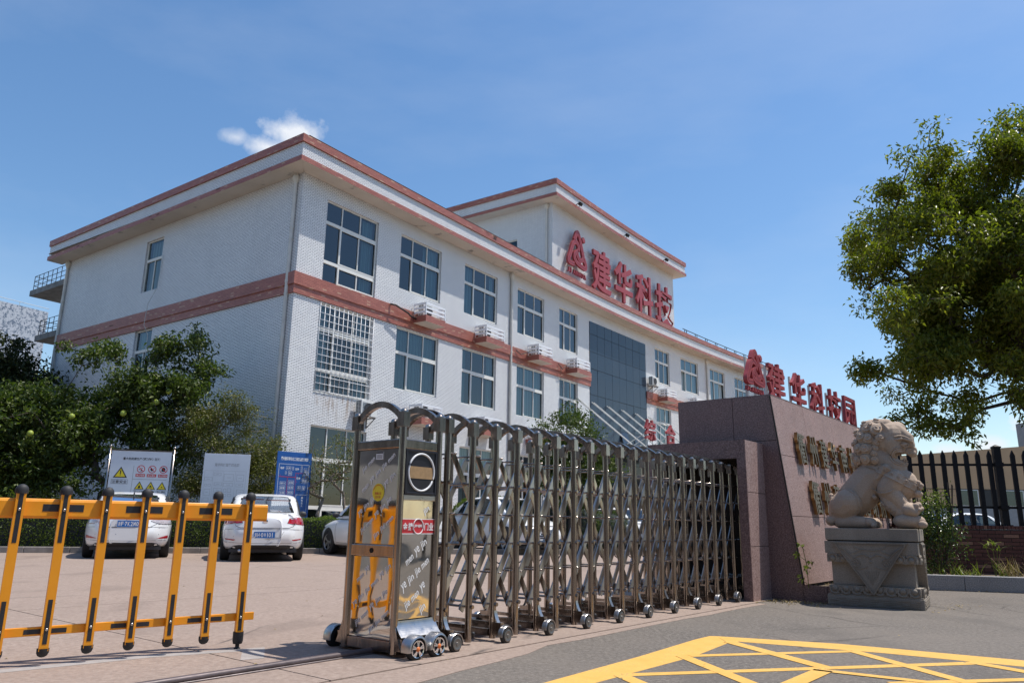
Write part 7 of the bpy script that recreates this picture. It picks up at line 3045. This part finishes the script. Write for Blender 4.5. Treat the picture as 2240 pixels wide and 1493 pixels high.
# ------------------------------------------------------------------ kerb and hedge behind the cars
HX = Vector((cos(ROW), sin(ROW), 0))
HM_ = frame((-5.10, 21.10, 0), HX)
HK = empty('yard_kerb', HM_, 'low worn concrete kerb along the foot of the hedge behind the parked cars', 'kerb')
x = -17.0
while x < 16:
    g = MB()
    g.box((x + .004, 0, 0), (x + .996, .14, .155))
    g.build('kerb_stone', 'kerb_stone', HK, mat=HM_, bevel=.012)
    x += 1.0
bed = sheet('garden_ground', [tuple((HM_ @ Vector(v))[:2]) for v in ((-17, .12, 0), (16, .12, 0), (16, 3.2, 0), (0, 3.0, 0), (-6, 7.0, 0), (-17, 9.5, 0))], .10, 'soil')
HG = empty('clipped_hedge', HM_ @ T(0, .6, 0), 'low clipped bright green hedge running behind the parked cars', 'hedge')
rr = np.random.default_rng(21)
n = 52000
t_ = rr.uniform(-17, 3.2, n)
face = rr.random(n)
yy = np.where(face < .5, rr.normal(.30, .035, n), np.where(face < .9, rr.uniform(.28, 1.15, n), rr.normal(1.15, .04, n)))
zt_ = .93 + .035 * np.sin(t_ * 1.7) + .02 * np.sin(t_ * 5.1)
zz = np.where((face >= .5) & (face < .9), zt_ + rr.normal(0, .022, n), rr.uniform(.15, 1, n) * zt_)
loc = np.stack([t_, yy + .03 * np.sin(t_ * 3.3 + zz * 5), zz], 1)
Hn = np.array(HM_)
wc = loc @ Hn[:3, :3].T + Hn[:3, 3]
leaves('foliage', wc, rr.uniform(.035, .065, n), 'leaf_hedge', HG, 31, -.5, .5)
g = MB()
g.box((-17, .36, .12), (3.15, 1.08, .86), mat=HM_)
g.build('dark_core', 'dark_room', HG, world=True)  # solid dark box added to stop see-through, standing for the shaded inside

# ------------------------------------------------------------------ trees on the left
E1 = [(-12.9, 23.8, 4.6, 2.1, 1.4, 1.95), (-14.4, 23.0, 3.2, 2.1, 1.1, 1.8), (-11.0, 24.0, 4.4, 1.35, 1.1, 2.1), (-12.9, 23.2, 2.6, 2.4, .9, 1.5), (-16.4, 22.4, 2.8, 1.7, 1.0, 1.9), (-10.6, 23.4, 2.6, 1.3, .8, 1.5)]
pts = clumps(85, 9, E1, 3, (.5, 1.0), .6)
grow_tree('pomelo_tree', (-12.6, 23.7, .1), (-12.6, 23.8, 1.6), pts, .11, 'leaf_pomelo', 'bark', 'broad dark glossy-leaved tree with a few round fruits in front of the shaded end wall', 'tree', 'trees by the office building',
          n_leaf=72, leaf=(.10, .17), crad=.24, seed=4, aspect=.46, extra_trunks=((-14.0, 23.2, 1.3), (-11.4, 23.9, 1.6)))
root = [o for o in bpy.data.objects if o.name.startswith('pomelo_tree')][0]
for k, (x, y, z) in enumerate(((-12.95, 22.2, 3.75), (-11.6, 22.5, 3.9), (-10.5, 22.9, 4.65), (-10.8, 22.8, 4.3), (-13.9, 21.9, 3.2))):
    g = MB()
    g.sphere((0, 0, 0), .085, 14, 10, sc=(1, 1, 1.08))
    g.build('fruit', 'fruit_green', root, mat=T(x, y, z), smooth=True)
for k, ((ex, ey, ez), rx) in enumerate((((-9.9, 22.9, 5.5), .55), ((-12.1, 22.6, 5.6), .6), ((-11.3, 22.5, 5.35), .5))):
    pass
E2 = [(-8.75, 23.6, 3.15, 1.6, .8, 1.65), (-7.85, 23.6, 2.5, 1.1, .7, 1.35), (-9.7, 23.5, 3.6, .9, .7, 1.25), (-8.6, 23.5, 1.7, 1.7, .6, .95)]
pts = clumps(55, 9, E2, 6, (.3, .6), .6)
grow_tree('osmanthus_tree', (-8.6, 23.5, .1), (-8.6, 23.5, .8), pts, .05, 'leaf_osmanthus', 'bark_pale', 'loose many-stemmed olive green tree with pale twigs behind the plain white board', 'tree', 'trees by the office building',
          n_leaf=64, leaf=(.06, .10), crad=.21, seed=8, aspect=.42, droop=.0, extra_trunks=((-9.2, 23.4, 1.0), (-8.0, 23.5, 1.0), (-8.4, 23.8, 1.2)), tw=.008)
E3 = [(-5.45, 23.4, 2.55, .95, .7, 1.0), (-5.9, 23.4, 2.1, .7, .5, .8), (-4.9, 23.5, 3.0, .6, .5, .6)]
pts = blob_points(120, E3, 9, .3)
grow_tree('bare_twig_tree', (-5.35, 23.4, .1), (-5.4, 23.4, .95), pts, .06, 'leaf_osmanthus', 'bark_pale', 'thin half-bare small tree with pale branches just right of the blue board', 'tree', 'trees by the office building',
          n_leaf=22, leaf=(.05, .08), crad=.19, seed=12, droop=.0, extra_trunks=((-5.0, 23.5, 1.1), (-5.8, 23.3, 1.0)), tw=.011)
E4 = [(-24.0, 33, 5.8, 2.9, 2.2, 3.6), (-21.7, 33, 5.2, 1.5, 1.4, 2.5), (-25, 31, 3.2, 4, 2, 2.5), (-21.4, 32.5, 3.0, 1.8, 1.4, 2.4)]
pts = blob_points(420, E4, 14, .6)
grow_tree('dark_evergreen', (-24, 33, 0), (-24, 33, 2), pts, .2, 'leaf_dark', 'bark', 'very dark round evergreen in front of the speckled block', 'tree', 'trees by the office building',
          n_leaf=110, leaf=(.16, .26), crad=.46, seed=15)
E5 = [(1.95, 25.0, 3.5, 1.0, .9, 1.3), (2.35, 25.0, 2.9, 1.15, .9, 1.0), (1.8, 25.0, 2.3, 1.3, 1.0, .9), (3.05, 25.1, 2.75, .75, .6, .55), (1.2, 25, 3.1, .55, .5, .4)]
pts = blob_points(300, E5, 17, .5)
grow_tree('glossy_tree', (2.0, 25.0, 0), (2.0, 25.0, 1.0), pts, .09, 'leaf_pomelo', 'bark', 'small full green tree rising behind the middle of the folding gate', 'tree', None,
          n_leaf=60, leaf=(.07, .12), crad=.24, seed=18, aspect=.5)


def ball_shrub(name, c, r_, label, n=9000, seed=1, mat='leaf_hedge', size=(.035, .06)):
    root = empty(name, T(c[0], c[1], 0), label, 'shrub', 'clipped shrubs behind the gate')
    q = np.random.default_rng(seed)
    d = q.normal(size=(n, 3))
    d /= np.linalg.norm(d, axis=1)[:, None]
    rad = np.array(r_) * (1 + .05 * np.sin(d[:, :1] * 9 + seed) * np.cos(d[:, 2:3] * 7)) * q.uniform(.93, 1.03, (n, 1))
    p = np.array(c) + d * rad
    p = p[p[:, 2] > .05]
    leaves('foliage', p, q.uniform(size[0], size[1], len(p)), mat, root, seed, -.3, .5, normals=None)
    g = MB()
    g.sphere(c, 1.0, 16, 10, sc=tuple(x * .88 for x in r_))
    g.build('dark_core', 'dark_room', root, world=True)  # added dark solid inside the leaves, stands for inner shade


ball_shrub('round_shrub', (-1.35, 25.3, .85), (.62, .6, .78), 'round clipped shrub left of the two behind the first steel posts', seed=3)
ball_shrub('round_shrub', (-.35, 25.9, .92), (.75, .6, .86), 'larger round clipped shrub behind the high-roofed white car', seed=4)
ball_shrub('round_shrub', (3.3, 26.5, .6), (1.1, .7, .75), 'wide clipped shrub below the small green tree behind the gate', seed=5, mat='leaf_pomelo')
ball_shrub('round_shrub', (1.9, 26.0, .7), (1.2, .7, .95), 'dark clipped shrub at the foot of the small green tree behind the gate', seed=6, mat='leaf_pomelo')

# cycad fronds near the warning board
CY = empty('cycad', T(-12.2, 21.2, .1), 'low cycad with arching fronds left of the white warning board', 'plant')
g = MB()
for k in range(26):
    a = 2 * pi * k / 26 + random.uniform(-.1, .1)
    L_ = random.uniform(.6, .85)
    up_ = random.uniform(.35, .75)
    prev = None
    for i in range(14):
        t = i / 13
        p = Vector((-12.2 + cos(a) * L_ * t, 21.2 + sin(a) * L_ * t, .95 + up_ * t - .75 * t * t))
        if prev is not None:
            g.tube([prev, p], .006, 4, cap=False)
            d = (p - prev).normalized()
            s_ = d.cross(Vector((0, 0, 1))).normalized()
            ll = .16 * (1 - abs(t - .45))
            for q in (-1, 1):
                e = p + s_ * q * ll + Vector((0, 0, .03))
                g.add([p, e, p + d * .03], [(0, 1, 2)])
        prev = p
g.build('fronds', 'leaf_hedge', CY, world=True)
g = MB()
g.tube([(-12.2, 21.2, .08), (-12.2, 21.2, .95)], .11, 10)
g.build('stem', 'bark', CY, world=True)

# ------------------------------------------------------------------ camphor tree on the right
def cut_cam(p):
    # keep the crown off the lettering; ragged underside
    return p[2] > 2.6 + .25 * sin(p[0] * 2.1) + max(0, (10.2 - p[0])) * .62
E6 = [(12.6, 17.6, 8.3, 3.6, 3.2, 2.9), (10.9, 17.2, 7.4, 2.6, 2.6, 2.4), (9.9, 16.9, 6.2, 2.1, 2.2, 1.9), (12.4, 17.6, 5.9, 3.6, 3.2, 2.4), (10.5, 17.2, 4.7, 2.2, 2.0, 1.4), (14.8, 18.0, 7.2, 3.4, 3.2, 3.2), (12.9, 17.6, 4.2, 2.0, 2.0, 1.2),
      (11.3, 17.1, 9.7, 1.3, 1.1, 1.5), (13.0, 17.4, 10.7, 1.6, 1.3, 1.1), (9.9, 16.9, 8.3, 1.0, 1.0, 1.0), (8.9, 16.8, 6.6, .8, .8, 1.0), (8.9, 16.7, 4.8, 1.0, .9, .7), (9.2, 16.8, 3.6, .8, .8, .45)]
pts = clumps(175, 11, E6, 22, (.35, .85), .62, cut_cam)
grow_tree('camphor_tree', (13.2, 17.8, 0), (13.1, 17.7, 2.7), pts, .30, 'leaf_camphor', 'bark', 'large camphor tree whose spreading crown fills the right side above the fence', 'tree', None,
          n_leaf=74, leaf=(.09, .15), crad=.22, seed=23, aspect=.42, droop=.5, tw=.0075, power=2.2, step=.6, flat=.8)

# shrub and weeds in the bed on the right
SH = empty('glossy_shrub', T(7.1, 12.75, .17), 'glossy dark shrub with yellow-green tips between the lion pedestal and the brick wall', 'shrub')
q = np.random.default_rng(5)
c = blob_points(120, [(7.08, 12.75, .75, .36, .32, .62), (6.85, 12.65, .9, .3, .3, .5), (7.0, 12.7, 1.25, .26, .26, .35)], 5, .4)
cc = np.repeat(c, 30, 0) + q.normal(size=(3600, 3)) * .085
hi = cc[:, 2] + q.normal(0, .15, len(cc)) > 1.32
leaves('dark_leaves', cc[~hi], q.uniform(.035, .06, (~hi).sum()), 'leaf_gloss', SH, 6, .1, .5)
leaves('young_leaves', cc[hi], q.uniform(.03, .055, hi.sum()), 'leaf_weed', SH, 7, -.2, .5)
g = MB()
for k in range(14):
    a = random.uniform(0, 6.28)
    g.tube([(7.02, 12.7, .17), (7.02 + .2 * cos(a), 12.7 + .2 * sin(a), .8), (7.0 + .3 * cos(a), 12.7 + .3 * sin(a), random.uniform(1.1, 1.75))], .008, 5)
g.build('stems', 'bark', SH, world=True)


def weed(c, h, n, mat, seed, w=.018, spread=.5, g=None):
    r = random.Random(seed)
    for k in range(n):
        a = r.uniform(0, 2 * pi)
        L_ = h * r.uniform(.6, 1.15)
        lean = r.uniform(.1, spread)
        p0 = Vector(c) + Vector((r.uniform(-.05, .05), r.uniform(-.05, .05), 0))
        ps = [p0 + Vector((cos(a) * lean * L_ * t * t, sin(a) * lean * L_ * t * t, L_ * t - .25 * L_ * t * t * lean)) for t in (0, .4, .75, 1)]
        s_ = Vector((-sin(a), cos(a), 0))
        ws = (w * .7, w, w * .6, 0.001)
        vs = []
        for p, ww in zip(ps, ws):
            vs += [p - s_ * ww / 2, p + s_ * ww / 2]
        g.add(vs, [(0, 1, 3, 2), (2, 3, 5, 4), (4, 5, 7, 6)])


g = MB()
r = random.Random(6)
for k in range(46):
    x = r.uniform(-.1, 6.5)
    weed(KM @ Vector((x, r.uniform(.22, .7), .165)), r.uniform(.10, .28), 9, '', k, r.uniform(.010, .022), .9, g)
o = g.build('weeds', 'leaf_weed', None, world=True)
tag(o, 'patchy green weeds growing behind the grey kerb', 'weeds', kind='stuff')
g = MB()
for k in range(60):
    x = r.uniform(-.3, 6.5)
    weed(KM @ Vector((x, r.uniform(.22, 1.1), .165)), r.uniform(.05, .2), 8, '', 100 + k, .006, 1.6, g)
for k in range(26):
    weed(KM @ Vector((1.45 + r.uniform(-.3, .3), .5 + r.uniform(-.15, .2), .165)), r.uniform(.2, .42), 5, '', 200 + k, .010, 1.0, g)
for k in range(26):
    weed(GP(WX0 + r.uniform(.05, 3.5), r.uniform(-.92, -.74), .165), r.uniform(.03, .09), 8, '', 300 + k, .006, 1.8, g)
for k in range(30):
    weed(GP(WX0 - r.uniform(.0, .5), r.uniform(-1.0, -.3), .0), r.uniform(.02, .05), 6, '', 400 + k, .006, 2.2, g)
o = g.build('dry_grass', 'straw', None, world=True)
tag(o, 'dry straw-coloured grass along the kerb and at the foot of the granite wall', 'dry grass', kind='stuff')
WD = empty('tall_weed', KM @ T(1.0, .42, .17), 'single tall yellow-green weed standing in front of the brick wall', 'plant')
g = MB()
b = KM @ Vector((1.0, .42, .17))
tops = [b + Vector((-.10, 0, .46)), b + Vector((.08, .02, .42)), b + Vector((0, .0, .50))]
for tp in tops:
    g.tube([b, (b + tp) / 2 + Vector((.01, 0, .03)), tp], .004, 4)
g.build('stem', 'leaf_weed', WD, world=True)
g = MB()
for j, tp in enumerate(tops):
    weed(tp, .12, 9, '', 500 + j, .022, 2.4, g)
weed(b + Vector((0, 0, .15)), .14, 6, '', 600, .02, 2.0, g)
g.build('leaves', 'leaf_weed', WD, world=True)
# sapling growing at the sloping corner
SP_ = empty('sapling', GM @ T(WX0 - .05, -.74, .15), 'thin sapling with pale lobed leaves growing at the sloping corner of the granite wall', 'plant')
g = MB()
b = GP(WX0 - .02, -.73, .17)
st = [b + Vector((-.10, -.02, .10)), b + Vector((-.02, 0, .22)), b + Vector((.03, -.02, .30)), b + Vector((-.09, 0, .38)), b + Vector((-.06, 0, .50))]
g.tube([b, b + Vector((-.01, -.01, .28)), b + Vector((-.05, -.01, .52))], .0045, 5)
lf = []
for p in st:
    g.tube([b + Vector((-.02, -.01, p.z - b.z - .05)), p], .003, 4)
    for k in range(9):
        lf.append(p + Vector((random.uniform(-.045, .045), random.uniform(-.04, .04), random.uniform(-.02, .03))))
g.build('stem', 'leaf_weed', SP_, world=True)
leaves('leaves', np.array(lf), np.full(len(lf), .05), 'leaf_weed', SP_, 9, .2, .7)
# small plants behind the lion, in the planter
g = MB()
r = random.Random(8)
for k in range(14):
    weed(GP(r.uniform(8.5, 11.5), r.uniform(-.9, -.75), .165), r.uniform(.12, .35), 8, '', 700 + k, .02, .8, g)
o = g.build('planter_weeds', 'leaf_weed', None, world=True)
tag(o, 'green weeds in the planter at the foot of the sloping granite face', 'weeds', kind='stuff')

# leaf litter and grit
g = MB()
r = random.Random(14)
for k in range(420):
    zone = r.random()
    if zone < .35:
        p = GP(WX0 - abs(r.gauss(0, .35)) + .1, -.25 - abs(r.gauss(0, .45)))
    elif zone < .5:
        p = KM @ Vector((r.uniform(-.5, 5), -abs(r.gauss(0, .18)), 0))
    elif zone < .62:
        p = GP(r.uniform(6, 7.4), -2.1 - abs(r.gauss(0, .15)))
    elif zone < .8:
        p = HM_ @ Vector((r.uniform(-8, 3), -abs(r.gauss(0, .5)), 0))
    else:
        p = Vector((r.uniform(-5, 6), r.uniform(3.2, 14), 0))
    s_ = r.uniform(.006, .022) if zone < .8 else r.uniform(.006, .018)
    a = r.uniform(0, 6.28)
    z = .014
    g.add([(p.x + s_ * cos(a), p.y + s_ * sin(a), z), (p.x + s_ * .5 * cos(a + 1.6), p.y + s_ * .5 * sin(a + 1.6), z + s_ * .4), (p.x - s_ * cos(a), p.y - s_ * sin(a), z + .002), (p.x - s_ * .5 * cos(a + 1.6), p.y - s_ * .5 * sin(a + 1.6), z)], [(0, 1, 2, 3)])
o = g.build('leaf_litter', 'straw', None, world=True)
tag(o, 'small dry leaves scattered over the ground', 'leaf litter', kind='stuff')

# ------------------------------------------------------------------ buildings on the right
TB = empty('tan_building', T(24, 38, 0), 'long low tan-clad building with a window strip, seen through the black fence', 'building')
Y0 = 38.0
g = MB()
g.add([(14, Y0, 0), (60, Y0, 0), (60, Y0, 5.6), (31, Y0, 5.5), (14, Y0, 3.95), (14, Y0 + 14, 0), (60, Y0 + 14, 0), (60, Y0 + 14, 5.6), (31, Y0 + 14, 5.5), (14, Y0 + 14, 3.95)],
      [(0, 1, 2, 3, 4), (4, 3, 8, 9), (3, 2, 7, 8), (0, 4, 9, 5), (1, 6, 7, 2)])
g.build('wall', 'tan_cladding', TB, world=True)
g = MB()
g.box((14, Y0 - .05, 0), (60, Y0 - .01, 1.98))
g.build('plinth_wall', 'grey_render', TB, world=True)
g = MB()
g.box((14, Y0 - .02, 2.85), (60, Y0 - .003, 2.875))
x = 15.0
while x < 58:
    g.box((x, Y0 - .02, 2.875), (x + .015, Y0 - .003, 3.9))
    x += 2.4
g.build('cladding_joint', 'joint_dark', TB, world=True)
x = 15.3
k = 0
while x < 56:
    g = MB()
    g.box((x, Y0 - .04, 2.02), (x + .95, Y0 - .004, 2.84))
    f = g.build('window', 'frame_white', TB, world=True)
    g = MB()
    g.box((x + .06, Y0 - .05, 2.08), (x + .89, Y0 - .041, 2.80))
    g.build('pane', 'teal_glass', f, world=True)
    g = MB()
    g.box((x + 1.0, Y0 - .03, 2.02), (x + 2.15, Y0 - .004, 2.84))
    g.build('dark_infill', 'dark_panel', TB, world=True)
    x += 4.7 if k % 2 else 2.25
    k += 1
GB = empty('grey_block', T(44, 60, 0), 'taller plain grey block at the right edge behind the tree', 'building')
g = MB()
g.box((41.0, 60, 0), (62, 61, 9.3))
g.build('wall', 'grey_render', GB, world=True)

# far greenery and low sheds closing the horizon
def low_mass(name, x0, x1, y, h, seed, label, n=9000, size=(.5, .9)):
    q = np.random.default_rng(seed)
    xx = q.uniform(x0, x1, n)
    top = h * (.75 + .25 * np.sin(xx * .21 + seed) + .1 * np.sin(xx * .73))
    p = np.stack([xx, y + q.normal(0, 1.2, n), q.random(n) ** .7 * top], 1)
    o = leaves(name, p, q.uniform(size[0], size[1], n), 'leaf_dark', None, seed, .1, .7)
    tag(o, label, 'trees', kind='stuff')


low_mass('woodland', -70, -26, 46, 6.0, 3, 'dark mass of trees beyond the far left corner of the yard')
low_mass('woodland', 8, 130, 85, 6.5, 4, 'low dark line of trees far behind the right end of the office building', 12000)

# the other side of the road, behind the camera (seen only mirrored in the steel)
OB = empty('street_building', T(0, -26, 0), 'grey street building on the other side of the road', 'building')
g = MB()
g.box((-40, -40, 0), (36, -26, 15))
g.build('wall', 'grey_render', OB, world=True)
for i in range(16):
    for j in range(3):
        g = MB()
        g.box((-32 + i * 3.9, -25.99, 1.2 + j * 3.3), (-30 + i * 3.9, -25.93, 3.2 + j * 3.3))
        g.build('window', 'teal_glass', OB, world=True)
GHS = empty('guard_house', T(-12, 5, 0), 'low grey guard house beside the barrier, outside the view on the left', 'building')
g = MB()
g.box((-17, 1.5, 0), (-10.2, 8.2, 3.3)).box((-17.4, 1.1, 3.3), (-9.6, 8.6, 3.75))
g.build('wall', 'concrete_dark', GHS, world=True)
for y in (2.1, 3.5, 6.0):
    g = MB()
    g.box((-10.2, y, 1.1), (-10.12, y + 1.1, 2.5))
    f = g.build('window', 'frame_white', GHS, world=True)
    g = MB()
    g.box((-10.12, y + .08, 1.18), (-10.10, y + 1.02, 2.42))
    g.build('pane', 'teal_glass', f, world=True)
for k, (x, y, lab) in enumerate(((-15, -17, 'leftmost street tree across the road'), (-7, -18, 'second street tree from the left across the road'), (3, -17, 'street tree straight across the road'), (12, -18, 'street tree across the road, right of the middle'),
                                 (20, -17, 'rightmost street tree across the road'), (-12, -3, 'street tree beside the guard house'), (16, 4.5, 'roadside tree to the right of the gate apron'), (19, 8.5, 'roadside tree farther right, beyond the kerb end'), (15, -3, 'roadside tree on the near right side'))):
    pts = blob_points(90, [(x, y, 4.8, 2.8, 2.4, 2.4), (x, y, 2.6, 2.2, 1.6, 1.6)], 30 + k, .5)
    grow_tree('street_tree', (x, y, 0), (x, y, 2.4), pts, .16, 'leaf_dark', 'bark', lab, 'tree', 'street trees outside the view', n_leaf=60, leaf=(.2, .34), crad=.5, seed=40 + k)
